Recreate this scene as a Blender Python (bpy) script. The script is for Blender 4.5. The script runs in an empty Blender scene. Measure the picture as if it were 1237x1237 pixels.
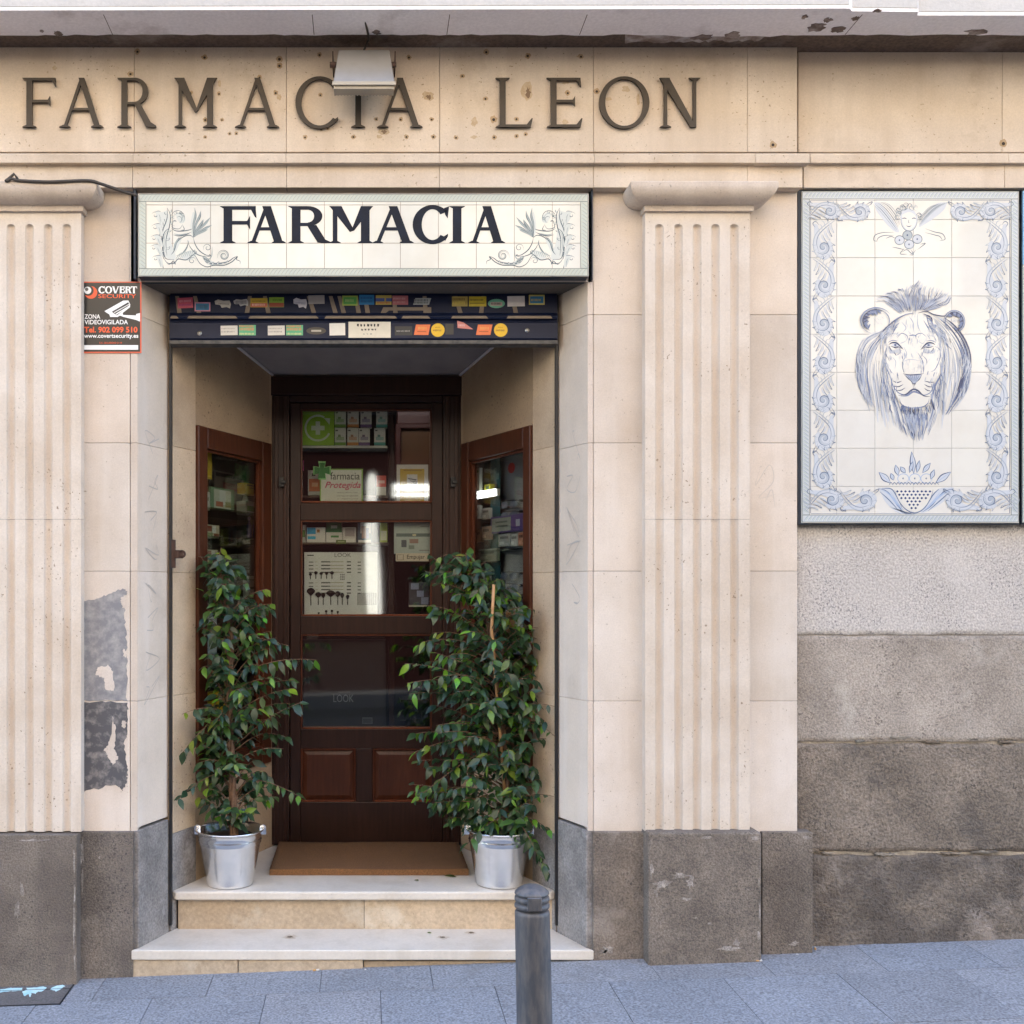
import bpy, bmesh, math, random
from math import sin, cos, pi, radians, sqrt, hypot
from mathutils import Vector, Matrix
random.seed(7)
S = bpy.context.scene
COL = S.collection

# ------------------------------------------------------------------ camera, sky, sun, exposure
EYE = 1.618                     # eye height above the doorstep pavement
DIST = 4.5                      # camera to wall plane (y = 0)
cd = bpy.data.cameras.new('camera')
cam = bpy.data.objects.new('camera', cd); COL.objects.link(cam); S.camera = cam
cam.location = (0, -DIST, EYE); cam.rotation_euler = (radians(90), 0, 0)
cd.sensor_width = 36; cd.lens = 36.0
cd.shift_x = 0.1427; cd.shift_y = 0.0780
cd.clip_start = .05; cd.clip_end = 800

SUN_EL, SUN_AZ = 56, 14         # the sun stands behind the pharmacy: this side of the street is in open shade
W = bpy.data.worlds.new("World"); S.world = W; W.use_nodes = True
wn = W.node_tree.nodes; wl = W.node_tree.links
bg = wn['Background']; sky = wn.new('ShaderNodeTexSky'); sky.sky_type = 'NISHITA'; sky.sun_disc = False
sky.sun_elevation = radians(SUN_EL); sky.sun_rotation = radians(SUN_AZ)
sky.air_density = 1.0; sky.dust_density = .6; sky.ozone_density = 1.0
wl.new(sky.outputs[0], bg.inputs[0]); bg.inputs[1].default_value = 0.15
sd = bpy.data.lights.new('sun', 'SUN'); sd.energy = 5.0; sd.angle = radians(.5); sd.color = (1, .93, .82)
sun = bpy.data.objects.new('sun', sd); COL.objects.link(sun)
sv = Vector((sin(radians(SUN_AZ))*cos(radians(SUN_EL)), cos(radians(SUN_AZ))*cos(radians(SUN_EL)), sin(radians(SUN_EL))))
sun.rotation_euler = sv.to_track_quat('Z', 'Y').to_euler(); sun.location = (0, 10, 20)
vs = S.view_settings; vs.view_transform = 'Standard'; vs.look = 'None'; vs.exposure = 2.92; vs.gamma = 1
S.cycles.max_bounces = 10; S.cycles.diffuse_bounces = 5; S.cycles.transparent_max_bounces = 16

# ------------------------------------------------------------------ helpers
PPM = 275.0                     # picture units per metre on the wall plane
def K(y): return (DIST + y)/DIST/PPM
def P(px, py, y=0.0):
    k = K(y); return Vector(((px-442)*k, y, EYE+(715-py)*k))
def PX(px, y=0.0): return (px-442)*K(y)
def PZ(py, y=0.0): return EYE+(715-py)*K(y)
def GZ(x, y=0.0): return -.029+.036*x+.012*y      # the pavement climbs to the right and falls a little to the kerb

class MB:
    def __init__(s): s.v = []; s.f = []; s.m = []; s.t = []; s.sm = []
    def add(s, vs, fs, m=0, t=(1, 1, 1), smooth=False):
        o = len(s.v); s.v += [tuple(v) for v in vs]
        for f in fs: s.f.append([i+o for i in f]); s.m.append(m); s.t.append(t); s.sm.append(smooth)
    def box(s, x0, x1, y0, y1, z0, z1, m=0, t=(1, 1, 1), M=None):
        vs = [Vector((x, y, z)) for x in (x0, x1) for y in (y0, y1) for z in (z0, z1)]
        if M: vs = [M @ v for v in vs]
        s.add(vs, [(0, 1, 3, 2), (4, 6, 7, 5), (0, 4, 5, 1), (2, 3, 7, 6), (0, 2, 6, 4), (1, 5, 7, 3)], m, t)
    def pbox(s, a, b, c, d, y0, y1, m=0, t=(1, 1, 1)):      # picture x a..b, picture y c..d measured on the plane y0
        s.box(PX(a, y0), PX(b, y0), y0, y1, PZ(d, y0), PZ(c, y0), m, t)
    def prism(s, poly, y0, y1, m=0, t=(1, 1, 1)):           # poly in x,z
        n = len(poly); vs = [(x, y0, z) for x, z in poly]+[(x, y1, z) for x, z in poly]
        s.add(vs, [list(range(n)), list(range(2*n-1, n-1, -1))]+[(i, (i+1) % n, n+(i+1) % n, n+i) for i in range(n)], m, t)
    def prismz(s, poly, z0, z1, m=0, t=(1, 1, 1)):          # poly in x,y
        n = len(poly); vs = [(x, y, z0) for x, y in poly]+[(x, y, z1) for x, y in poly]
        s.add(vs, [list(range(n)), list(range(2*n-1, n-1, -1))]+[(i, (i+1) % n, n+(i+1) % n, n+i) for i in range(n)], m, t)
    def prismx(s, poly, x0, x1, m=0, t=(1, 1, 1)):          # poly in y,z
        n = len(poly); vs = [(x0, y, z) for y, z in poly]+[(x1, y, z) for y, z in poly]
        s.add(vs, [list(range(n)), list(range(2*n-1, n-1, -1))]+[(i, (i+1) % n, n+(i+1) % n, n+i) for i in range(n)], m, t)
    def lathe(s, prof, c, n=32, m=0, t=(1, 1, 1), M=None, smooth=True):
        vs = []
        for r, z in prof:
            for i in range(n):
                a = 2*pi*i/n; v = Vector((r*cos(a), r*sin(a), z))
                if M: v = M @ v
                vs.append(v+Vector(c))
        fs = []
        for j in range(len(prof)-1):
            for i in range(n):
                k = (i+1) % n; fs.append((j*n+i, j*n+k, (j+1)*n+k, (j+1)*n+i))
        s.add(vs, fs, m, t, smooth)
    def tube(s, pts, r, n=8, m=0, t=(1, 1, 1), r1=None):
        pts = [Vector(p) for p in pts]; N = len(pts); vs = []
        if r1 is None: r1 = r
        for i, p in enumerate(pts):
            d = (pts[min(i+1, N-1)]-pts[max(i-1, 0)]).normalized()
            a = d.orthogonal().normalized() if abs(d.z) < .9 else d.cross(Vector((0, 1, 0))).normalized()
            if abs(d.z) < .9: a = d.cross(Vector((0, 0, 1))).normalized()
            b = d.cross(a); rr = r+(r1-r)*i/max(N-1, 1)
            for k in range(n): vs.append(p+a*rr*cos(2*pi*k/n)+b*rr*sin(2*pi*k/n))
        fs = [(j*n+i, j*n+(i+1) % n, (j+1)*n+(i+1) % n, (j+1)*n+i) for j in range(N-1) for i in range(n)]
        fs += [list(range(n)), list(range((N-1)*n, N*n))]
        s.add(vs, fs, m, t, True)
    def build(s, name, mats, parent=None, bevel=0, loc=None, seg=1, recalc=True):
        me = bpy.data.meshes.new(name)
        off = Vector((0, 0, 0))
        if parent is not None:
            r = parent
            while r.parent: r = r.parent
            off = r.location
        elif loc is not None: off = Vector(loc)
        me.from_pydata([(x-off[0], y-off[1], z-off[2]) for x, y, z in s.v], [], s.f)
        if not isinstance(mats, (list, tuple)): mats = [mats]
        for q in mats: me.materials.append(q)
        me.polygons.foreach_set('material_index', s.m)
        me.polygons.foreach_set('use_smooth', s.sm)
        at = me.color_attributes.new('tint', 'FLOAT_COLOR', 'CORNER')
        buf = []
        for p, t in zip(me.polygons, s.t): buf += [t[0], t[1], t[2], 1.0]*p.loop_total
        at.data.foreach_set('color', buf)
        if recalc:
            bm = bmesh.new(); bm.from_mesh(me); bmesh.ops.recalc_face_normals(bm, faces=bm.faces); bm.to_mesh(me); bm.free()
        me.update()
        o = bpy.data.objects.new(name, me); COL.objects.link(o)
        if parent is not None: o.parent = parent
        else: o.location = off
        if bevel:
            b = o.modifiers.new('bevel', 'BEVEL'); b.width = bevel; b.segments = seg; b.limit_method = 'ANGLE'; b.angle_limit = radians(40)
        return o

def tag(o, label=None, cat=None, group=None, kind=None):
    if label: o['label'] = label
    if cat: o['category'] = cat
    if group: o['group'] = group
    if kind: o['kind'] = kind
    return o
def thing(name, label, cat, loc=(0, 0, 0), group=None):
    o = bpy.data.objects.new(name, None); COL.objects.link(o); o.location = loc; o.empty_display_size = .1
    return tag(o, label, cat, group)

# ------------------------------------------------------------------ materials
def newmat(name):
    m = bpy.data.materials.new(name); m.use_nodes = True
    nt = m.node_tree; b = nt.nodes['Principled BSDF']; return m, nt, b
def N(nt, typ, **kw):
    n = nt.nodes.new(typ)
    for k, v in kw.items(): setattr(n, k, v)
    return n
def mixrgb(nt, mode, fac, a, b):
    n = N(nt, 'ShaderNodeMix', data_type='RGBA', blend_type=mode)
    for sock, v in ((n.inputs[0], fac), (n.inputs[6], a), (n.inputs[7], b)):
        if hasattr(v, 'is_linked') or isinstance(v, bpy.types.NodeSocket): nt.links.new(v, sock)
        elif isinstance(v, (int, float)): sock.default_value = v
        else: sock.default_value = (*v, 1)
    return n.outputs[2]
def ramp(nt, src, a, b, ca=0.0, cb=1.0):
    n = N(nt, 'ShaderNodeMapRange'); n.inputs[1].default_value = a; n.inputs[2].default_value = b
    n.inputs[3].default_value = ca; n.inputs[4].default_value = cb; nt.links.new(src, n.inputs[0]); return n.outputs[0]
def noise(nt, co, scale, detail=4, rough=.55, stretch=None):
    n = N(nt, 'ShaderNodeTexNoise'); n.inputs['Scale'].default_value = scale; n.inputs['Detail'].default_value = detail; n.inputs['Roughness'].default_value = rough
    if stretch:
        mp = N(nt, 'ShaderNodeMapping'); mp.inputs['Scale'].default_value = stretch; nt.links.new(co, mp.inputs[0]); co = mp.outputs[0]
    nt.links.new(co, n.inputs['Vector']); return n.outputs['Fac']
def base(nt, c):
    at = N(nt, 'ShaderNodeAttribute'); at.attribute_name = 'tint'
    return mixrgb(nt, 'MULTIPLY', 1.0, c, at.outputs['Color'])
def bump(nt, b, h, strength, dist):
    n = N(nt, 'ShaderNodeBump'); n.inputs['Strength'].default_value = strength; n.inputs['Distance'].default_value = dist
    nt.links.new(h, n.inputs['Height']); nt.links.new(n.outputs[0], b.inputs['Normal'])

def stone(name, col, col2=None, big=1.6, fine=70, var=.5, pits=.55, pitcol=None, bmp=.35, bd=.004, rough=.82, grain=.12, stain=None, stain_amt=.5, streak=None, ps=120, pt=.69):
    m, nt, b = newmat(name); tc = N(nt, 'ShaderNodeTexCoord').outputs['Object']
    col2 = col2 or tuple(c*.78 for c in col)
    n1 = noise(nt, tc, big, 6, .6); c = mixrgb(nt, 'MIX', ramp(nt, n1, .35, .68, 0, var*1.4), col, col2)
    n2 = noise(nt, tc, fine, 3, .6); g = ramp(nt, n2, .3, .7, 1-grain, 1+grain)
    gc = N(nt, 'ShaderNodeCombineColor'); [nt.links.new(g, gc.inputs[i]) for i in range(3)]
    c = mixrgb(nt, 'MULTIPLY', 1.0, c, gc.outputs[0])
    if streak:
        n4 = noise(nt, tc, 1.0, 4, .6, (9, 9, .9)); c = mixrgb(nt, 'MIX', ramp(nt, n4, .5, .72, 0, .55), c, streak)
    if stain:
        n3 = noise(nt, tc, 3.1, 8, .68); c = mixrgb(nt, 'MIX', ramp(nt, n3, .56, .68, 0, stain_amt), c, stain)
    if pits:
        pn = noise(nt, tc, ps, 2, .5); pk = ramp(nt, pn, pt, pt+.04, 0, pits); pm = noise(nt, tc, 5, 3, .6)
        mm = N(nt, 'ShaderNodeMath', operation='MULTIPLY'); nt.links.new(pk, mm.inputs[0]); nt.links.new(ramp(nt, pm, .42, .6), mm.inputs[1])
        c = mixrgb(nt, 'MIX', mm.outputs[0], c, pitcol or tuple(x*.3 for x in col))
    nt.links.new(base(nt, c), b.inputs['Base Color']); b.inputs['Roughness'].default_value = rough
    bump(nt, b, n2, bmp, bd); return m

def paint(name, col, rough=.5, metal=0, var=.0, scale=8, col2=None, bmp=0, spec=.5, emit=0, stretch=None, coat=0, thr=(.4, .65)):
    m, nt, b = newmat(name); b.inputs['Roughness'].default_value = rough; b.inputs['Metallic'].default_value = metal
    b.inputs['Specular IOR Level'].default_value = spec; b.inputs['Coat Weight'].default_value = coat
    tc = N(nt, 'ShaderNodeTexCoord').outputs['Object']
    if var or col2:
        n1 = noise(nt, tc, scale, 6, .6, stretch)
        c = mixrgb(nt, 'MIX', ramp(nt, n1, thr[0], thr[1], 0, var or 1), col, col2 or tuple(x*.5 for x in col))
        if bmp: bump(nt, b, n1, bmp, .003)
        nt.links.new(base(nt, c), b.inputs['Base Color'])
    else: nt.links.new(base(nt, col), b.inputs['Base Color'])
    if emit: b.inputs['Emission Color'].default_value = (*col, 1); b.inputs['Emission Strength'].default_value = emit
    return m
_flat = {}
def flat(r, g, b_, rough=.45):
    k = (round(r, 3), round(g, 3), round(b_, 3), rough)
    if k not in _flat: _flat[k] = paint('print_%d' % len(_flat), (r, g, b_), rough, var=.12, scale=40)
    return _flat[k]

L3 = dict(fine=150, grain=.07, bmp=.16, bd=.002, ps=75, pt=.665)
M_lime = stone('limestone', (.64, .56, .485), (.55, .465, .385), big=3.2, var=.8, stain=(.47, .385, .30), stain_amt=.32, streak=(.67, .60, .53), pits=.8, pitcol=(.27, .21, .15), **L3)
M_frieze = stone('limestone_frieze', (.63, .53, .425), (.54, .44, .335), big=2.8, var=.8, stain=(.40, .31, .22), stain_amt=.5, streak=(.48, .385, .29), pits=.85, pitcol=(.25, .18, .11), **L3)
M_pil = stone('limestone_pilaster', (.645, .56, .47), (.56, .465, .37), big=3.4, var=.8, pits=.9, pitcol=(.24, .17, .11), streak=(.69, .62, .545), stain=(.47, .375, .28), stain_amt=.3, **L3)
M_jamb = stone('pale_marble_jamb', (.66, .555, .455), (.56, .47, .38), big=3, var=.7, pits=.3, grain=.05, fine=120, bmp=.1, bd=.002, streak=(.69, .61, .54), stain=(.44, .36, .29), stain_amt=.45, rough=.5)
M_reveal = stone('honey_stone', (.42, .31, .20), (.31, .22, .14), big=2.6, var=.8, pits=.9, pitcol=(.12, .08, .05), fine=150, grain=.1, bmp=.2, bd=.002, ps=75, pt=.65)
M_cap = stone('capital_stone', (.62, .53, .44), (.50, .41, .33), big=6, var=.8, fine=130, grain=.08, bmp=.2, bd=.003, pits=.9, ps=75, pt=.66, stain=(.40, .32, .25), stain_amt=.4)
M_plinth = stone('dark_plinth_stone', (.215, .176, .140), (.125, .101, .080), big=4.5, fine=130, var=.9, pits=.85, pitcol=(.05, .042, .036), grain=.42, stain=(.33, .285, .24), stain_amt=.6, streak=(.145, .115, .097), bmp=1, bd=.007, ps=95, pt=.62)
M_plinth2 = stone('grey_jamb_stone', (.29, .265, .245), (.17, .155, .145), big=6, fine=100, var=.9, grain=.3, stain=(.52, .49, .47), stain_amt=.85, bmp=.8)
M_gr1 = stone('speckled_granite_pale', (.51, .47, .43), (.40, .36, .325), fine=110, grain=.34, pits=.85, pitcol=(.17, .16, .17), bmp=.8, bd=.004, ps=115, pt=.59, stain=(.58, .54, .50), stain_amt=.6)
M_gr2 = stone('granite_mid', (.40, .345, .29), (.265, .225, .185), big=2.4, var=.9, fine=115, grain=.34, pits=.8, pitcol=(.12, .1, .085), stain=(.50, .45, .39), stain_amt=.6, bmp=.8, bd=.006, ps=100, pt=.60)
M_gr3 = stone('granite_dark', (.25, .203, .158), (.15, .12, .092), big=3, var=1, fine=95, grain=.42, pits=.9, pitcol=(.06, .05, .04), stain=(.07, .06, .053), stain_amt=.8, bmp=1, bd=.010, ps=85, pt=.58)
M_gr4 = stone('granite_base', (.185, .15, .117), (.11, .089, .072), big=5, var=1, fine=75, grain=.42, pits=.9, stain=(.36, .30, .25), stain_amt=.65, bmp=1, bd=.014, ps=75, pt=.58)
M_mortar = stone('mortar', (.12, .10, .08), bmp=.5)
M_oldmort = stone('old_mortar', (.40, .34, .26), (.16, .13, .09), big=14, bmp=.8, bd=.01)
M_marble = stone('step_marble', (.66, .60, .52), (.56, .50, .42), big=3, pits=.35, grain=.05, streak=(.50, .44, .36), stain=(.47, .39, .30), stain_amt=.45, rough=.4, bmp=.1, bd=.002)
M_riser = stone('riser_stone', (.47, .37, .26), (.38, .29, .19), big=5, pits=.9, grain=.16, stain=(.62, .56, .46), stain_amt=.5)
M_soffit = stone('soffit_plaster', (.86, .82, .82), (.76, .71, .71), big=2, pits=.0, grain=.07, stain=(.46, .40, .38), stain_amt=.5, rough=.9)
M_soffit2 = stone('bare_soffit', (.135, .092, .065), (.085, .06, .045), big=5, pits=.4, grain=.3, stain=(.30, .25, .21), stain_amt=.5)
M_white = stone('white_render', (.55, .53, .50), (.46, .44, .41), pits=.2, grain=.05)
M_pave = stone('pavement_granite', (.255, .262, .28), (.20, .205, .218), big=2.2, fine=105, grain=.48, pits=.6, pitcol=(.11, .115, .12), stain=(.16, .158, .158), stain_amt=.5, bmp=.5)
M_joint = stone('pavement_joint', (.06, .06, .065))
M_road = stone('asphalt', (.03, .03, .032), (.022, .022, .024), fine=120, grain=.35, pits=.4, rough=1)
M_road.node_tree.nodes['Principled BSDF'].inputs['Specular IOR Level'].default_value = .1
M_ceil = paint('recess_ceiling', (.33, .30, .295), .7, var=.3, scale=6)
def woodmat(name, a, b2, rough=.38):
    m, nt, b = newmat(name); tc = N(nt, 'ShaderNodeTexCoord').outputs['Object']
    n1 = noise(nt, tc, 1, 6, .6, (60, 60, 5)); n2 = noise(nt, tc, 2.5, 4, .6)
    c = mixrgb(nt, 'MIX', ramp(nt, n1, .35, .7), a, b2); c = mixrgb(nt, 'MIX', ramp(nt, n2, .45, .7, 0, .5), c, tuple(x*.5 for x in a))
    nt.links.new(base(nt, c), b.inputs['Base Color']); b.inputs['Roughness'].default_value = rough; b.inputs['Specular IOR Level'].default_value = .3; bump(nt, b, n1, .12, .002); return m
M_wood = woodmat('dark_walnut', (.022, .0085, .0055), (.036, .014, .009))
M_wood2 = woodmat('mahogany', (.055, .015, .0065), (.085, .026, .011))
M_tile = paint('glazed_cream_tile', (.67, .65, .575), .16, var=.6, scale=6, col2=(.61, .575, .49), coat=.4, bmp=.06)
M_tile2 = paint('glazed_white_tile', (.64, .625, .575), .16, var=.6, scale=6, col2=(.59, .56, .50), coat=.4, bmp=.06)
M_grout = paint('tile_grout', (.33, .26, .20), .9)
M_rope = paint('rope_tile', (.47, .49, .42), .22, var=.4, scale=8, col2=(.38, .42, .38))
M_edge_shade = paint('dark_edge_and_shade', (.018, .028, .045), .5)
M_blue0 = paint('cobalt_wash', (.49, .52, .56), .25)
M_blue1 = paint('cobalt_light', (.33, .41, .55), .25)
M_blue2 = paint('cobalt_mid', (.13, .20, .37), .25)
M_blue3 = paint('cobalt_dark', (.028, .055, .15), .25)
BLUES = [M_blue0, M_blue1, M_blue2, M_blue3]
G0 = paint('slate_wash', (.52, .545, .51), .25); G1 = paint('slate_light', (.25, .30, .30), .25); G2 = paint('slate_mid', (.085, .12, .14), .25); G3 = paint('slate_dark', (.06, .09, .12), .25)
GREYS = [G0, G1, G2, G3]
M_ink = paint('sign_ink', (.006, .010, .020), .3, var=.5, scale=14, col2=(.010, .020, .042), spec=.12)
M_bronze = paint('bronze_letter', (.040, .026, .014), .55, metal=.1, var=.6, scale=30, col2=(.022, .016, .010))
M_navy = paint('navy_shutter', (.004, .009, .034), .5, metal=.0, var=.6, scale=9, col2=(.010, .016, .045), spec=.3)
M_tan = paint('tan_spray', (.235, .185, .14), .6, var=.4, scale=20)
M_black = paint('black_metal', (.012, .012, .014), .5)
M_rust = paint('rusty_iron', (.06, .025, .015), .7, var=.7, scale=40, col2=(.02, .012, .010))
M_steel = paint('galvanised_steel', (.86, .87, .88), .22, metal=1, var=.5, scale=14, col2=(.70, .72, .75), thr=(.42, .6), bmp=.05)
M_alu = paint('aluminium', (.62, .60, .56), .38, metal=.8, var=.4, scale=12, col2=(.5, .47, .41))
M_iron = paint('bollard_paint', (.055, .060, .072), .5, var=.9, scale=16, col2=(.125, .115, .112), stretch=(3, 3, .7), bmp=.15)
M_coir = stone('coir', (.20, .098, .040), (.15, .07, .028), fine=260, grain=.45, pits=0, bmp=1, bd=.006, rough=1)
M_soil = stone('potting_soil', (.035, .022, .014), bmp=1, bd=.01)
M_bark = stone('fig_bark', (.17, .095, .055), (.11, .06, .035), fine=60, grain=.3)
M_cane = paint('bamboo', (.42, .23, .10), .5)
M_cable = paint('cable_rubber', (.05, .04, .032), .6)
M_tube = paint('lit_tube', (.95, .97, 1), .5, emit=1.3)
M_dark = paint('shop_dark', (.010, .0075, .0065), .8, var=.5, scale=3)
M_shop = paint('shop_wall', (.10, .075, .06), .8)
M_shelfw = paint('white_shelf', (.55, .54, .50), .4)
def leafmat():
    m, nt, b = newmat('fig_leaf'); tc = N(nt, 'ShaderNodeTexCoord').outputs['Object']
    n1 = noise(nt, tc, 14, 3); c = mixrgb(nt, 'MIX', ramp(nt, n1, .35, .65), (.020, .043, .019), (.034, .068, .026))
    nt.links.new(base(nt, c), b.inputs['Base Color']); b.inputs['Roughness'].default_value = .34
    b.inputs['Specular IOR Level'].default_value = .5
    n2 = noise(nt, tc, 90, 2); bump(nt, b, n2, .2, .002)
    tr = N(nt, 'ShaderNodeBsdfTranslucent'); nt.links.new(mixrgb(nt, 'MULTIPLY', 1.0, base(nt, c), (2.6, 3.2, 1.0)), tr.inputs[0]); mx = N(nt, 'ShaderNodeMixShader'); mx.inputs[0].default_value = .22
    out = nt.nodes['Material Output']; nt.links.new(b.outputs[0], mx.inputs[1]); nt.links.new(tr.outputs[0], mx.inputs[2]); nt.links.new(mx.outputs[0], out.inputs[0]); return m
M_leaf = leafmat()
def glassmat(name, refl=.10, tintc=(.93, .95, .93)):
    m = bpy.data.materials.new(name); m.use_nodes = True; nt = m.node_tree; nt.nodes.clear()
    o = N(nt, 'ShaderNodeOutputMaterial'); mx = N(nt, 'ShaderNodeMixShader'); t = N(nt, 'ShaderNodeBsdfTransparent'); g = N(nt, 'ShaderNodeBsdfGlossy')
    t.inputs[0].default_value = (*tintc, 1); g.inputs['Roughness'].default_value = .035
    lw = N(nt, 'ShaderNodeLayerWeight'); lw.inputs[0].default_value = .5
    pw = N(nt, 'ShaderNodeMath', operation='POWER'); nt.links.new(lw.outputs['Facing'], pw.inputs[0]); pw.inputs[1].default_value = 5
    mr = N(nt, 'ShaderNodeMapRange'); mr.inputs[3].default_value = refl; mr.inputs[4].default_value = .8
    nt.links.new(pw.outputs[0], mr.inputs[0])
    nt.links.new(mr.outputs[0], mx.inputs[0]); nt.links.new(t.outputs[0], mx.inputs[1]); nt.links.new(g.outputs[0], mx.inputs[2]); nt.links.new(mx.outputs[0], o.inputs[0]); return m
M_glass = glassmat('shop_glass', .12)

# ------------------------------------------------------------------ letters (drawn, serif) and type (built-in font)
def cat(pts, n=6):
    pts = [Vector((*p, 0)) if len(p) == 2 else Vector(p) for p in pts]
    if len(pts) < 3: return [(p.x, p.y) for p in pts]
    out = []; q = [pts[0]*2-pts[1]]+pts+[pts[-1]*2-pts[-2]]
    for i in range(1, len(q)-2):
        for k in range(n):
            t = k/n; a, b, c, d = q[i-1], q[i], q[i+1], q[i+2]
            v = .5*((2*b)+(c-a)*t+(2*a-5*b+4*c-d)*t*t+(3*b-a-3*c+d)*t**3); out.append((v.x, v.y))
    out.append((pts[-1].x, pts[-1].y)); return out
def ringarc(cx, cy, rx, ry, tx, ty, a0, a1, n=28):     # arc band, side thickness tx, top thickness ty
    o = []; i_ = []
    for k in range(n+1):
        a = radians(a0+(a1-a0)*k/n); o.append((cx+rx*cos(a), cy+ry*sin(a))); i_.append((cx+(rx-tx)*cos(a), cy+(ry-ty)*sin(a)))
    return [[o[k], o[k+1], i_[k+1], i_[k]] for k in range(n)]
def serif(x, t, y, up, s, h):       # foot (up=1) or head (up=-1) serif of a stem x..x+t
    return [[(x-s, y), (x+t+s, y), (x+t+s*.9, y+up*h*.4), (x+t, y+up*h*1.6), (x, y+up*h*1.6), (x-s*.9, y+up*h*.4)]]
def glyph(ch, w, t, n, s, h):
    """polygons in a box 0..w by 0..1"""
    q = []
    def stem(x, tt, top=True, bot=True):
        q.append([(x, 0), (x+tt, 0), (x+tt, 1), (x, 1)])
        if bot: q.extend(serif(x, tt, 0, 1, s, h))
        if top: q.extend(serif(x, tt, 1, -1, s, h))
    def diag(x0, y0, x1, y1, tt): q.append([(x0, y0), (x0+tt, y0), (x1+tt, y1), (x1, y1)])
    if ch == 'I': stem((w-t)/2, t)
    elif ch in 'FELT' and ch != 'T':
        stem(s, t); x = s+t*.5
        if ch in 'FE':
            q.append([(x, 1-n), (w, 1-n), (w, 1), (x, 1)]); q.append([(w-n*1.3, 1-n), (w, 1-n), (w+n*.2, 1-n*3.2), (w-n*.2, 1-n*3)])
            q.append([(x, .5), (w*.82, .5), (w*.82, .5+n), (x, .5+n)]); q.append([(w*.82-n*.9, .5+n*.5), (w*.82+n*.2, .5-n*1.4), (w*.82+n*.2, .5+n*2.4)])
        if ch in 'EL':
            q.append([(x, 0), (w, 0), (w, n), (x, n)]); q.append([(w-n*1.6, n*.9), (w, 0), (w+n*.7, n*3.2), (w+n*.3, n*3.3)])
    elif ch == 'T':
        stem((w-t)/2, t, top=False); q.append([(0, 1-n), (w, 1-n), (w, 1), (0, 1)])
        q.append([(0, 1-n), (n, 1-n), (0, 1-n*3)]); q.append([(w-n, 1-n), (w, 1-n), (w, 1-n*3)])
    elif ch == 'A':
        m = w/2; diag(s, 0, m-n*.6, 1, n*1.1); diag(w-s-t, 0, m-t*.55, 1, t)
        q.append([(m-.24*w, .34), (m+.24*w, .34), (m+.22*w, .34+n*.9), (m-.22*w, .34+n*.9)])
        q += serif(s, n*1.1, 0, 1, s, h)+serif(w-s-t, t, 0, 1, s*.8, h)
    elif ch == 'V':
        m = w/2; diag(m-t*.6, 0, s, 1, t); diag(m-n*.4, 0, w-s-n*1.1, 1, n*1.1)
        q += serif(s, t, 1, -1, s*.8, h)+serif(w-s-n*1.1, n*1.1, 1, -1, s, h)
    elif ch == 'M':
        stem(s, n*1.25, top=False); stem(w-s-t, t, top=False); m = w*.5
        q.append([(s*.1, 1), (s+t*1.0, 1), (m+t*.35, .34), (m-t*.15, .30)]); q.append([(w-s-t*1.0, 1), (w-s*.1, 1), (m+t*.35, .34), (m-t*.02, .32)])
        q.append([(0, 1), (s+t, 1), (s+t, 1-h), (s*.4, 1-h)]); q.append([(w-s-t, 1), (w, 1), (w-s*.4, 1-h), (w-s-t, 1-h)])
    elif ch == 'N':
        stem(s, n*1.2, top=False); stem(w-s-n*1.2, n*1.2, bot=False); q.append([(0, 1), (s+t*.9, 1), (w-s, 0), (w-s-t*.95, 0)])
        q.append([(0, 1), (s+t, 1), (s+t, 1-h), (s*.4, 1-h)])
    elif ch == 'O': q.extend(ringarc(w/2, .5, w/2, .53, t*1.02, n*1.0, 0, 360, 44))
    elif ch == 'C':
        q.extend(ringarc(w*.54, .5, w*.54, .53, t*1.05, n*1.15, 42, 318, 36))
        c = w*.54; a = radians(42); ax = c+w*.54*cos(a); ay = .5+.53*sin(a)
        q.append([(ax-n*.9, ay+n*.9), (ax+n*.5, ay+n*1.4), (ax+n*.1, ay-n*1.9), (ax-n*.6, ay-n*.8)])
        ay = .5-.53*sin(a); q.append([(ax-n*1.2, ay+n*.2), (ax+n*.2, ay+n*1.1), (ax+n*.2, ay+n*.4), (ax-n*.6, ay-n*.9)])
    elif ch == 'R':
        stem(s, t); bx = s+t*.6; bw = w*.80-bx
        q.append([(bx, 1-n), (bx+bw*.45, 1-n), (bx+bw*.45, 1), (bx, 1)]); q.append([(bx, .46), (bx+bw*.45, .46), (bx+bw*.45, .46+n*.9), (bx, .46+n*.9)])
        q.extend(ringarc(bx+bw*.45, .73, bw*.60, .27, t*.95, n, -90, 90, 18))
        x0 = bx+bw*.42; q.append([(x0, .47), (x0+t*1.05, .49), (w*.90, .10), (w*.90-t*.9, .02)]); q.append([(w*.90-t*.9, .02), (w*.90, .10), (w+s*.4, .03), (w+s*.4, 0), (w*.90-t*.4, 0)])
    return q
def letter_mb(mb, ch, x0, x1, yb, yt, y, thick, t, n, s, h, m=0):
    """glyph stretched between picture x0..x1, baseline yb, cap line yt, on plane y"""
    H = (yb-yt); w = (x1-x0)/H
    for i, poly in enumerate(glyph(ch, w, t, n, s, h)):
        e = .00004*(i % 9)
        mb.prism([(PX(x0+a*H, y), PZ(yb-b*H, y)) for a, b in poly], y-thick-e, y, m)
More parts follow.
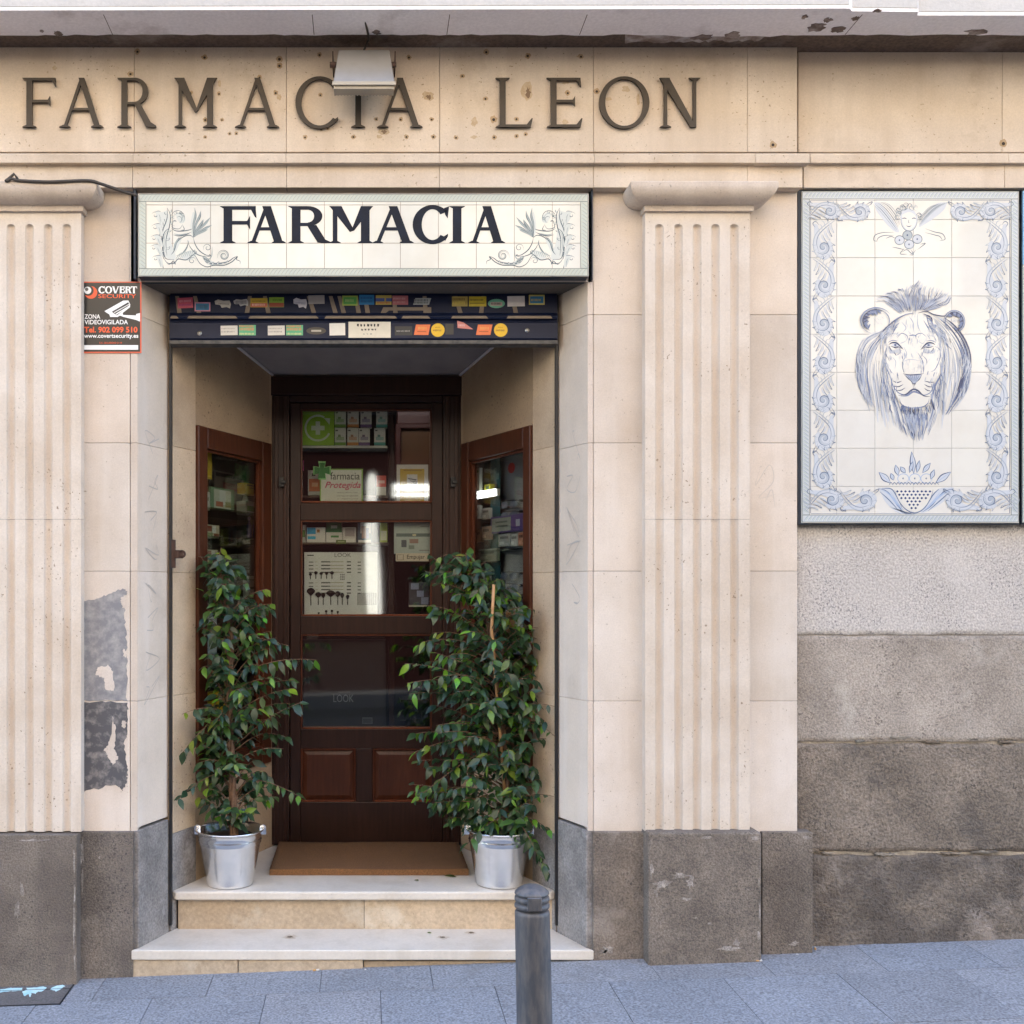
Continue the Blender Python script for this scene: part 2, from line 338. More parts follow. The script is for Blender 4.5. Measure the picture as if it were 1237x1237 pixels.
def type_text(txt, name, parent, mat, x0, x1, yt, yb, y, thick=.0006, shear=0, bold=0, aspect_keep=False, F=None):
    """built-in type fitted to a picture rectangle on plane y (or to local frame F with u,v metres)"""
    cu = bpy.data.curves.new(name, 'FONT'); cu.body = txt; cu.shear = shear; cu.offset = bold; cu.extrude = 0.0; cu.resolution_u = 3
    o = bpy.data.objects.new(name, cu); COL.objects.link(o); bpy.context.view_layer.update()
    dg = bpy.context.evaluated_depsgraph_get(); me = bpy.data.meshes.new_from_object(o.evaluated_get(dg))
    bpy.data.objects.remove(o); bpy.data.curves.remove(cu)
    xs = [v.co.x for v in me.vertices]; ys = [v.co.y for v in me.vertices]
    a, b, c, d = min(xs), max(xs), min(ys), max(ys); mb = MB()
    vs = []
    for v in me.vertices:
        u = (v.co.x-a)/(b-a); w = (v.co.y-c)/(d-c)
        if F: vs.append(F @ Vector((x0+(x1-x0)*u, -thick, yb+(yt-yb)*w)))
        else: vs.append(P(x0+(x1-x0)*u, yb+(yt-yb)*w, y-thick))
    mb.add(vs, [list(p.vertices) for p in me.polygons]); bpy.data.meshes.remove(me)
    return mb.build(name, mat, parent)

# brush strokes in glaze: thin ribbons lying on a tile face
class Brush:
    def __init__(s, y, fx, fy=None): s.mb = MB(); s.y = y; s.fx = fx; s.i = 0
    def stroke(s, pts, w=1.0, tone=2, taper=True, smooth=True, n=6, w1=None):
        pts = cat([s.fx(*p) for p in pts], n) if smooth else [s.fx(*p) for p in pts]
        L = []; R = []; k = len(pts); y = s.y-.0003-s.i*2.6e-6; s.i += 1
        for i, (x, z) in enumerate(pts):
            a = pts[max(i-1, 0)]; b = pts[min(i+1, k-1)]; dx, dz = b[0]-a[0], b[1]-a[1]; l = hypot(dx, dz) or 1
            t = i/(k-1); ww = (w*(sin(pi*min(max(t, .03), .97))**.6) if taper is True else (w+((w1 if w1 is not None else w)-w)*t))/2
            if taper == 'end': ww = w/2*max(1-t, .06)**.7
            nx, nz = -dz/l*ww, dx/l*ww; L.append((x+nx, z+nz)); R.append((x-nx, z-nz))
        vs = [P(q_[0], q_[1], y-j_*5e-7) for j_, q_ in enumerate(L)]+[P(q_[0], q_[1], y-j_*5e-7) for j_, q_ in enumerate(R)]
        s.mb.add(vs, [(i, i+1, k+i+1, k+i) for i in range(k-1)], tone)
    def fill(s, pts, tone=0, smooth=True):
        pts = cat([s.fx(*p) for p in pts+[pts[0]]], 5)[:-1] if smooth else [s.fx(*p) for p in pts]
        y = s.y-.0003-s.i*2.6e-6; s.i += 1; k = len(pts)
        s.mb.add([P(a, b, y) for a, b in pts], [list(range(k))], tone)
    def arc(s, cx, cy, rx, ry, a0, a1, w=1, tone=2, taper=True, rot=0):
        pts = []
        for k in range(13):
            a = radians(a0+(a1-a0)*k/12); x, y = rx*cos(a), ry*sin(a); c, q = cos(radians(rot)), sin(radians(rot))
            pts.append((cx+x*c-y*q, cy+x*q+y*c))
        s.stroke(pts, w, tone, taper, n=2)
    def spiral(s, cx, cy, R, a0, turns, d=1, w=1, tone=2, r1=.18):
        pts = []; n = int(16*turns)+2
        for k in range(n+1):
            u = k/n; r = R*(1-(1-r1)*u**.85); a = radians(a0)+d*turns*2*pi*u; pts.append((cx+r*cos(a), cy+r*sin(a)))
        s.stroke(pts, w, tone, True, n=2)
        return pts
    def acanthus(s, pts, side, size, w=.8, tones=(1, 2)):
        """leaf lobes hanging off a stem line"""
        q = cat(pts, 5); n = len(q)
        for i in range(2, n-1, 3):
            a, b = q[i-1], q[i+1]; dx, dy = b[0]-a[0], b[1]-a[1]; l = hypot(dx, dy) or 1; dx, dy = dx/l, dy/l
            nx, ny = -dy*side, dx*side; x, y = q[i]; z = size*random.uniform(.75, 1.15)*(1-.4*i/n)
            tip = (x+nx*z+dx*z*.5, y+ny*z+dy*z*.5)
            s.stroke([(x, y), (x+nx*z*.6-dx*z*.1, y+ny*z*.6-dy*z*.1), tip, (tip[0]-nx*z*.25+dx*z*.25, tip[1]-ny*z*.25+dy*z*.25)], w, tones[1])
            s.stroke([(x+dx*z*.3, y+dy*z*.3), (x+nx*z*.5+dx*z*.35, y+ny*z*.5+dy*z*.35), tip], w, tones[0])
            s.stroke([(x+dx*z*.15, y+dy*z*.15), (x+nx*z*.4+dx*z*.15, y+ny*z*.4+dy*z*.15), (x+nx*z*.8+dx*z*.3, y+ny*z*.8+dy*z*.3)], w*2.2, 0)

# ================================================================== SETTING: pavement, road
g = MB(); g.box(-120, 120, -120, 120, -.6, -.42); tag(g.build('ground', M_road), kind='structure')
def sheet(mb, x0, x1, y0, y1, dz, th, m=0, t=(1, 1, 1)):
    vs = [(x, y, GZ(x, y)+dz-q) for q in (0, th) for x, y in ((x0, y0), (x1, y0), (x1, y1), (x0, y1))]
    mb.add(vs, [(0, 1, 2, 3), (7, 6, 5, 4), (0, 4, 5, 1), (1, 5, 6, 2), (2, 6, 7, 3), (3, 7, 4, 0)], m, t)
g = MB(); sheet(g, -7, 9, -1.98, .6, -.004, .3, 1)
rows = [(-.262, .30), (-.262-.47, -.262), (-.262-.94, -.262-.47), (-.262-1.41, -.262-.94), (-1.98, -.262-1.41)]
for r, (ya, yb) in enumerate(rows):
    x = -7.02+[.22, .0, .3, .1, .25][r]; i = 0
    while x < 9:
        w = .472; c = random.uniform(.90, 1.08); q = random.uniform(.98, 1.02)
        if not (r == 0 and -1.9 < x+.2 < -1.3): sheet(g, x+.0014, x+w-.0014, ya+.0014, yb-.0014, random.uniform(-.0006, .0006), .03, 0, (c*q, c, c/q))
        else: sheet(g, x+.0014, x+w-.0014, ya+.0014, yb-.0014, 0, .03, 0, (c, c, c))
        x += w
tag(g.build('pavement', [M_pave, M_joint]), kind='structure')
g = MB(); sheet(g, -7, 9, -2.13, -1.983, .0, .3); tag(g.build('kerb', M_pave), kind='structure')
g = MB(); sheet(g, -14, 16, -8.6, -2.13, -.10, .3); tag(g.build('road', M_road), kind='structure')
g = MB(); sheet(g, -14, 16, -13, -8.6, .02, .3); tag(g.build('far_pavement', M_road), kind='structure')

# ================================================================== BUILDING across the street (reflected in the glass, lit by the sun)
FB = -11.0
ob = thing('street_building', 'sunlit cream house across the street seen mirrored in the door glass', 'building', (0, FB, 0))
M_op = stone('sunlit_render', (.63, .53, .41), (.57, .47, .36), pits=0)
g = MB(); g.box(-14, 16, FB-1, FB, 4.9, 12.5); g.build('wall', M_op, ob)
g = MB(); g.box(-3.2, 3.4, FB-1, FB-.55, -.5, 4.9); g.build('shopfront', paint('maroon_shopfront', (.010, .004, .004), .9, spec=0), ob)
for a_, b_ in ((-14, -3.2), (3.4, 16)): g = MB(); g.box(a_, b_, FB-1, FB-.02, -.5, 4.9); g.build('ground_floor', paint('brown_ground_floor', (.09, .07, .055), .9, spec=.1), ob)  # unseen ground floor kept dark to send less light into the doorway
g = MB(); k_ = 17.1/1237; g.prism([((x_-442)*k_, EYE+(715-y_)*k_) for x_, y_ in ((444, 744), (442, 700), (441.5, 640), (443, 600), (443.5, 575), (446, 565), (450, 562.5), (455, 567), (458, 578), (456, 600), (457, 640), (461, 690), (463, 744))], FB-.52, FB-.40); g.build('mirrored_streak', paint('mirrored_streak_white', (.62, .61, .58), .8), ob)  # white shape added to mirror as the pale streak in the door glass
for i in range(9):
    for j in range(2):
        x = -12+i*3.0; g = MB(); g.box(x, x+1.1, FB+.003, FB+.03, 6+j*3.3, 8+j*3.3); g.build('window', paint('far_window', (.05, .055, .06), .3) if i+j == 0 else bpy.data.materials['far_window'], ob)

# ================================================================== THE PHARMACY FRONT
B = thing('pharmacy_building', 'cream stone pharmacy front with fluted pilasters, dark plinths and a deep doorway', 'building', (0, 0, 0))
def rt(a=.05):
    c = 1+random.uniform(-a, a); q = random.uniform(-a, a)*.25; return (c+q, c, c-q)
YF = -.055
# mass of the house behind the stone
g = MB(); g.box(-7, 9, .26, 6, PZ(57, YF)+.1, 16.5); g.box(-7, -1.5, .26, 6, -.5, PZ(57, YF)+.099); g.box(1.5, 9, .26, 6, -.5, PZ(57, YF)+.099); g.box(-1.499, 1.499, 4.0, 6, -.5, PZ(57, YF)+.099)
g.build('house_block', M_shop, B)
g = MB(); g.box(-7, 9, -.0, .255, PZ(57, YF)+.36, 16.5); g.build('upper_wall', M_white, B)
# frieze
g = MB()
seams = [-1500, -940, -560, -210, 20-42, 162, 346, 531, 717, 903, 963.5]
for a, b in zip(seams[:-1], seams[1:]):
    g.box(PX(a, YF)+.0008, PX(b, YF)-.0008, YF, .02, PZ(183.3, YF), PZ(40, YF), 0, rt(.035))
YR = -.015
seams = [963.5, 1211, 1480, 1900, 2500]
for a, b in zip(seams[:-1], seams[1:]):
    g.box(PX(a, YR)+(.004 if a < 1000 else .0008), PX(b, YR)-.0008, YR, .02, PZ(183.6, YR), PZ(40, YR), 0, rt(.03))
g.box(-7, 9, .021, .255, PZ(340, 0), PZ(57, YF)+.355, 1)
g.build('frieze', [M_frieze, M_mortar], B, bevel=.0015)
# band moulding under the frieze and the architrave
g = MB()
def band(a, b, yb, t):
    z0, z1 = PZ(196.5, yb-.022), PZ(183.4, yb-.022)
    g.prismx([(yb+.02, z0), (yb-.022, z0), (yb-.022, z1-.012), (yb-.017, z1-.004), (yb-.006, z1), (yb+.02, z1)], PX(a, yb)+.0006, PX(b, yb)-.0006, 0, t)
for a, b in ((-1500, -560), (-560, -22), (-22, 162), (162, 346), (346, 531), (531, 717), (717, 911)): band(a, b, YF, rt(.04))
band(911, 976, YF-.006, rt(.03))
for a, b in ((976.5, 1215), (1215, 1900), (1900, 2500)): band(a, b, YR, rt(.03))
g.build('band_moulding', M_frieze, B, bevel=.001)
g = MB(); YA = -.05
for a, b in ((-1500, -560), (-560, -22), (-22, 160), (160, 346), (346, 531), (531, 717), (717, 903), (903, 970)):
    g.box(PX(a, YA)+.0008, PX(b, YA)-.0008, YA, .02, PZ(226.3, YA), PZ(197, YA), 0, rt(.05))
for a, b in ((971, 1214), (1214, 1900), (1900, 2500)):
    g.box(PX(a, YR)+.0008, PX(b, YR)-.0008, YR, .02, PZ(226.6, YR), PZ(197.3, YR), 0, rt(.05))
g.build('architrave', M_frieze, B, bevel=.0015)
# soffit of the balcony above
ZS = PZ(57, YF)
g = MB(); g.box(-7, 9, -.20, .0, ZS, ZS+.10); g.build('soffit_recess', M_soffit2, B)
edge = []; x = 9.0
while x > -7: edge.append((x, -.175+random.uniform(-.006, .006)+(.012 if 1.3 < x < 1.75 else 0))); x -= random.uniform(.03, .09)
edge.append((-7, -.175))
g = MB(); g.prismz([(-7, -.335), (1.95, -.372), (1.97, -.352), (2.24, -.347), (2.25, -.322), (9, -.322)]+edge, ZS-.012, ZS+.06)

pt_ = [(PX(755+i*5, -.1), -.105+random.uniform(-.012, .012)-.02*(i/32)) for i in range(33)]
g.prismz(pt_+[(PX(920, -.1), -.178), (PX(750, -.1), -.178)], ZS-.008, ZS-.001, 2)
for xx in (-1.07, .34, -.22, .9, 2.02): g.box(xx, xx+.003, -.33, -.18, ZS-.0135, ZS-.0121, 1)
g.build('soffit', [M_soffit, M_soffit2, stone('flaking_soffit', (.50, .46, .44), (.22, .16, .13), big=9, var=1.2, pits=0)], B, bevel=.003)
g = MB(); g.prismz([(-7, -.337), (1.95, -.374), (1.952, -.20), (-7, -.20)], ZS+.0005, ZS+.36); g.prismz([(1.955, -.354), (2.24, -.349), (2.25, -.324), (9, -.324), (9, -.20), (1.955, -.20)], ZS+.0005, ZS+.358)
g.box(-7, 9, -.2, -.001, ZS+.101, ZS+.357); g.build('balcony_fascia', M_white, B, bevel=.004)
M_scab = stone('fallen_plaster', (.36, .30, .27), (.17, .12, .095), big=16, var=1.2, bmp=1, bd=.01)      # scabs of fallen plaster
for cx, cy, r, el in ((985, 33, 7, 2.0), (1000, 24, 4, 1.6), (972, 20, 3.5, 1.2), (1034, 22, 3.5, 1.5), (1012, 35, 5, 2.2), (1060, 12.5, 3, 2), (70, 40, 4, 1.8), (50, 37, 2.6, 1.2), (455, 39, 4, 1.4), (850, 45, 6, 2.6), (886, 42, 6, 2), (1180, 38, 5, 3)):
    y = -4.5+(ZS-.0125-EYE)/((715-cy)/275/4.5); n = 17; ph = random.random()*6; g = MB()
    g.prismz([(PX(cx, y)+r*K(y)*el*random.uniform(.5, 1.15)*cos(2*pi*i/n), y+.045*r/9*random.uniform(.4, 1.15)*sin(2*pi*i/n)) for i in range(n)], ZS-.0142, ZS-.0122); g.build('bare_patch', M_scab, B)
# piers beside the doorway
zj = [PZ(q) for q in (226.5, 380, 535, 690, 847, 1006)]
def ashlar(g, a, b, yb=.2, tin=.05, off=0, y0=0.0):
    for i in range(5):
        z1, z0 = zj[i], zj[i+1]; t_ = rt(tin); w_ = ((1, .97, .92), (1, .975, .94), (1.01, 1.0, .98), (1.02, 1.02, 1.01), (1.04, 1.04, 1.04))[i]; g.box(PX(a, y0)+.0007, PX(b, y0)-.0007, y0, yb, z0+.0007, z1-.0007, 0, tuple(p*q for p, q in zip(t_, w_)))
g = MB(); ashlar(g, 60, 157, .19); 
for i in range(5): g.box(PX(157.6), PX(166), .0, .19, zj[i+1]+.0006, zj[i]-.0006, 0, (.93, .90, .87))
ashlar(g, -230, -28, .2); ashlar(g, -600, -231); ashlar(g, -1500, -601)
g.build('pier', M_lime, B, bevel=.0015)
g = MB(); ashlar(g, 880, 963.5, .19); g.build('pier', M_lime, B, bevel=.0015)
g = MB(); ashlar(g, 717, 800, .19)
for i in range(5): g.box(PX(710), PX(716.6), .0, .19, zj[i+1]+.0006, zj[i]-.0006, 0, (.97, .93, .90))
tag(g.build('pier', M_lime, B, bevel=.0015))
g = MB(); g.box(PX(-1500), PX(963), .192, .255, -.3, PZ(342)); g2 = g
# hole for the doorway: leave only the side strips
g = MB(); g.box(-7, -1.03, .195, .255, -.4, zj[0]); g.box(.99, PX(963), .195, .255, -.4, zj[0]); g.build('backing', M_mortar, B)
# splayed marble jambs
Jl = [(PX(166), .001), (-.912, .22), (-1.04, .22), (-1.04, .03)]; Jr = [(PX(710), .001), (.885, .22), (1.0, .22), (1.0, .03)]
for J, s in ((Jl, 1), (Jr, -1)):
    g = MB()
    zz = [EYE+1.400]+zj[1:5]+[PZ(1000)]
    for i in range(5): g.prismz(J, zz[i+1]+.0006, zz[i]-.0006, 0, rt(.05) if i < 3 else (1.12, 1.12, 1.13))
    jm = g.build('jamb', M_jamb, B, bevel=.001)
    g = MB(); Jp = [(J[0][0]+.006*s, -.003), (J[1][0]+.006*s, .216), (J[2][0], .22), (J[3][0], .0)]
    g.prismz(Jp, -.4, PZ(1003)+.0); g.build('jamb_plinth', M_plinth2, jm, bevel=.004)
    # faint grey scrawls scratched on the marble
    A = Vector((J[0][0], 0)); Bq = Vector(J[1]); d = Bq-A; nrm = Vector((d.y, -d.x)).normalized()*.0016*(1 if s > 0 else -1)
    if s < 0: nrm = Vector((-abs(d.y), -abs(d.x))).normalized()*.0016
    for k in range(8):
        z = 2.25-k*.155+random.uniform(-.03, .03)
        if s < 0 and z < 1.5: break
        pts = cat([(.2+.5*random.random(), z+random.uniform(-.07, .07)) for _ in range(5)], 6); g = MB()
        for (u0, z0), (u1, z1) in zip(pts[:-1], pts[1:]):
            p0 = A+d*u0+nrm; p1 = A+d*u1+nrm; w = .0022
            g.add([(p0.x, p0.y, z0-w), (p1.x, p1.y, z1-w), (p1.x, p1.y, z1+w), (p0.x, p0.y, z0+w)], [(0, 1, 2, 3)])
        g.build('scrawl', bpy.data.materials.get('faint_marker') or paint('faint_marker', (.47, .42, .38), .6), jm)
# lintel over the door behind the sign
g = MB(); g.prismx([(.0, PZ(340.5)), (.0, zj[0]), (.21, zj[0]), (.21, EYE+1.412)], -1.04, 1.0); g.build('lintel', M_lime, B)
g = MB(); g.prismx([(.003, PZ(340.5)-.001), (.20, EYE+1.408), (.20, EYE+1.402), (.003, PZ(340.5)-.006)], PX(170), PX(706)); g.build('lintel_shade', M_edge_shade, B)  # dark sheet under the lintel, standing in for the shade there
# fluted pilasters
def pilaster(x0, x1, centres, skip_left=False):
    y = -.05; g = MB(); X0, X1 = PX(x0, y), PX(x1, y); r = 5.15*K(y); dep = .017
    zt, zb, zs = PZ(255, y), PZ(1005, y), PZ(627.3, y); zf = PZ(270.5, y)-0
    xs = [X0]
    for c in centres:
        cx = PX(c, y)
        for k in range(13): xs.append(cx+r*cos(pi*(12-k)/12)*1.0)
        xs[-13] -= .0004; xs[-1] += .0004
    xs += [X1]; xs = sorted(xs)
    zr = [zt]+[zf-r+r*sin(pi/2*k/7) for k in range(7, -1, -1)]+[zs+.0008]
    zr2 = [zs-.0008, zb]
    def d(x, z):
        for c in centres:
            u = (x-PX(c, y))/r
            if abs(u) < 1.0:
                if z <= zf-r: return dep*sqrt(1-u*u)**1.0
                v = (z-(zf-r))/r; q = u*u+v*v
                return dep*sqrt(1-q) if q < 1 else 0
        return 0
    for rowz in (zr, zr2):
        vs = []; 
        for z in rowz:
            for x in xs: vs.append((x, y+d(x, z), z))
        n = len(xs); fs = [(j*n+i, (j+1)*n+i, (j+1)*n+i+1, j*n+i+1) for j in range(len(rowz)-1) for i in range(n-1)]
        g.add(vs, fs, 0, rt(.02))
    for za, zc in ((zt, zs+.0008), (zs-.0008, zb)):
        g.add([(X0, y, za), (X0, .0, za), (X0, .0, zc), (X0, y, zc)], [(0, 1, 2, 3)]); g.add([(X1, y, za), (X1, .0, za), (X1, .0, zc), (X1, y, zc)], [(3, 2, 1, 0)])
    g.add([(X0, y+.004, zs-.001), (X1, y+.004, zs-.001), (X1, y+.004, zs+.001), (X0, y+.004, zs+.001)], [(0, 1, 2, 3)], 0, (.4, .4, .4))
    sh = g.build('pilaster', M_pil, B, recalc=False)
    # capital: necking fillet and a fat ovolo
    g = MB(); a, b = PX(x0-2, y), PX(x1+3.5, y)
    g.box(a, b, -.066, .0, PZ(254.6, -.066), PZ(246.8, -.066))
    prof = []
    zt_, zb_ = PZ(218.8, -.13), PZ(247, -.072)
    for k in range(15):
        a_ = pi/2*k/14; prof.append((.008+.070*sin(a_), zb_+(zt_-zb_)*.80*(1-cos(a_))))
    prof.append((.078, zb_+(zt_-zb_)*.93)); prof.append((.074, zt_))
    vs = []
    for o, z in prof: vs += [(a-o, .0, z), (a-o, -.06-o, z), (b+o, -.06-o, z), (b+o, .0, z)]
    fs = []
    for j in range(len(prof)-1):
        for i in range(3): fs.append((j*4+i, j*4+i+1, (j+1)*4+i+1, (j+1)*4+i))
    fs += [(0, 3, 2, 1), tuple(4*(len(prof)-1)+i for i in range(4))]
    g.add(vs, fs); g.build('capital', M_cap, sh, bevel=.002, seg=2)
    return sh
pR = pilaster(779.5, 906, [796.8, 819.7, 842.2, 864.6, 887.2])
pL = pilaster(-28, 97.8, [-9.4, 13, 35.4, 58, 80.6])
# plinths
for (a, b, side, par, yy, zt) in ((-33, 92.5, ((-240, -33.5), (93, 160.5)), pL, -.085, 1009), (783.5, 920.5, ((717, 783), (921, 982)), pR, -.105, 1006)):
    g = MB(); y = yy; z0 = -.4; g.box(PX(a, y), PX(b, y), y, .18, z0, PZ(zt, y))
    g.build('plinth', M_plinth, par, bevel=.010 if a > 0 else .004, seg=3)
    for (c, d) in side: g = MB(); g.box(PX(c, -.025), PX(d, -.025), -.025, .18, z0, PZ(1005.5, -.025), 0, rt(.08)); g.build('plinth', M_plinth, B, bevel=.003, seg=2)
g = MB(); g.box(-7, PX(-240.5, -.025), -.025, .18, -.4, PZ(1006, -.025)); g.build('plinth', M_plinth, B, bevel=.004)
M_scr = stone('scraped_stone', (.36, .32, .285), (.22, .19, .16), big=18, var=1.2, fine=120, grain=.4, bmp=1, bd=.006)
def scrape(par, px, py, rx, ry, y, n=15):
    g = MB(); vs = []
    for i in range(n):
        q = random.uniform(.35, 1.15); vs.append((PX(px, y)+rx*K(y)*cos(2*pi*i/n)*q, PZ(py, y)+ry*K(y)*sin(2*pi*i/n)*q))
    g.prism(vs, y-.0008, y+.0002); g.build('scrape', M_scr, par)
for px, py, rx, ry in ((800, 1068, 14, 7), (822, 1058, 12, 5), (834, 1066, 6, 8), (793, 1078, 5, 6), (830, 1086, 10, 2.5), (840, 1109, 4, 1.5), (858, 1116, 3, 2.5), (787, 1050, 3, 14), (917, 1068, 1.6, 9), (918, 1100, 1.2, 14), (917, 1130, 1.8, 8), (912, 1012, 8, 3), (880, 1146, 14, 4), (890, 1140, 6, 5), (855, 1012, 10, 2)): scrape(pR, px, py, rx, ry, -.105)
for px, py, rx, ry in ((89.5, 1040, 1.6, 24), (90, 1080, 1.4, 18), (89.5, 1120, 1.6, 30), (90, 1165, 1.2, 14), (20, 1100, 5, 12), (40, 1015, 20, 1.6), (26, 1075, 3, 10)): scrape(pL, px, py, rx, ry, -.085)
for px, py, rx, ry in ((99, 1030, 2.5, 16), (99, 1065, 1.5, 20), (120, 1036, 1.5, 2.5), (730, 1150, 4, 4), (960, 1140, 7, 4), (735, 1147, 7, 6), (975, 1012, 6, 3)): scrape(B, px, py, rx, ry, -.025)
# granite courses right of the pharmacy
YG = .045
def course(a, b, c, d, mat, y, rough, lab):
    """one big rough block, its face a displaced grid"""
    X0, X1, Z0, Z1 = PX(a, y), PX(b, y), PZ(d, y), PZ(c, y); st_ = .008 if a == 960 else .02; nx = int((X1-X0)/st_)+1; nz = max(6, int((Z1-Z0)/st_)); g = MB(); vs = []
    sd_ = random.random()*50
    from mathutils import noise as mn
    for j in range(nz+1):
        for i in range(nx+1):
            x = X0+(X1-X0)*i/nx; z = Z0+(Z1-Z0)*j/nz; e = min((x-X0), (X1-x), (z-Z0), (Z1-z)); h = mn.fractal(Vector((x*5+sd_, z*5, 0)), 1, 2, 6)*rough+mn.noise(Vector((x*22, z*22, sd_)))*rough*.3
            ed = max(0, 1-e/(.018+.010*mn.noise(Vector((x*9, z*9, sd_)))))**1.5*(.004+rough*2.2)*(1.0+1.2*mn.noise(Vector((x*11, z*11, sd_+9)))); vs.append((x, y-h+ed, z))
    n = nx+1; fs = [(j*n+i, j*n+i+1, (j+1)*n+i+1, (j+1)*n+i) for j in range(nz) for i in range(nx)]
    g.add(vs, fs, 0, (1, 1, 1), True); o = g.build('granite_block', mat, B, recalc=False)
    if lab: o['label'] = lab
    return o
rowsG = [(633.5, 766.8, M_gr1, .0015, 'pale speckled granite block under the lion tiles'), (767.6, 896, M_gr2, .0022, 'smooth grey brown granite block'), (897.5, 1030, M_gr3, .0045, 'dark stained granite block'), (1031.5, 1185, M_gr4, .010, 'rough dark granite base block')]
for c, d, mt, rg, lab in rowsG:
    for a, b in (((960, 1460), (1461, 2000), (2001, 2500)) if c < 1000 else ((960, 1390), (1391, 2100), (2101, 2500))): course(a, b, c, d, mt, YG, rg, lab if a == 960 else None)
g = MB(); g.box(PX(955), 9, YG+.014, .255, -.4, PZ(200), 0); g.build('backing', M_oldmort, B)
g = MB(); g.box(PX(964), 9, YG-.002, YG+.013, PZ(633.2, YG), PZ(226, YG)); g.build('upper_course', M_gr2, B)
M_pm = stone('pale_mortar', (.36, .30, .225), (.17, .135, .10), big=20, var=1.2, bmp=1, bd=.008)
for (x, y, w, h) in ((980, 1027, 14, 2.6), (1000, 1030.5, 9, 1.5), (1070, 1032.5, 16, 2.2), (1150, 1031, 16, 1.5), (1190, 1029, 22, 1.6), (1060, 892.5, 10, 1.5), (1088, 891, 18, 1.8), (1128, 896, 14, 1.6), (1176, 893, 10, 1.4), (1040, 895, 8, 1.6), (1216, 896, 12, 1.2)):
    n = 23; Y = YG-.003; g = MB()
    g.prism([(PX(x+w*.75*cos(2*pi*i/n)*random.uniform(.8, 1.1), Y), PZ(y+h*(1 if sin(2*pi*i/n) > 0 else -1)*abs(sin(2*pi*i/n))**.5*random.uniform(.25, 1.3), Y)) for i in range(n)], Y, Y+.02, 0, rt(.3)); g.build('mortar', M_pm, B, bevel=.002)
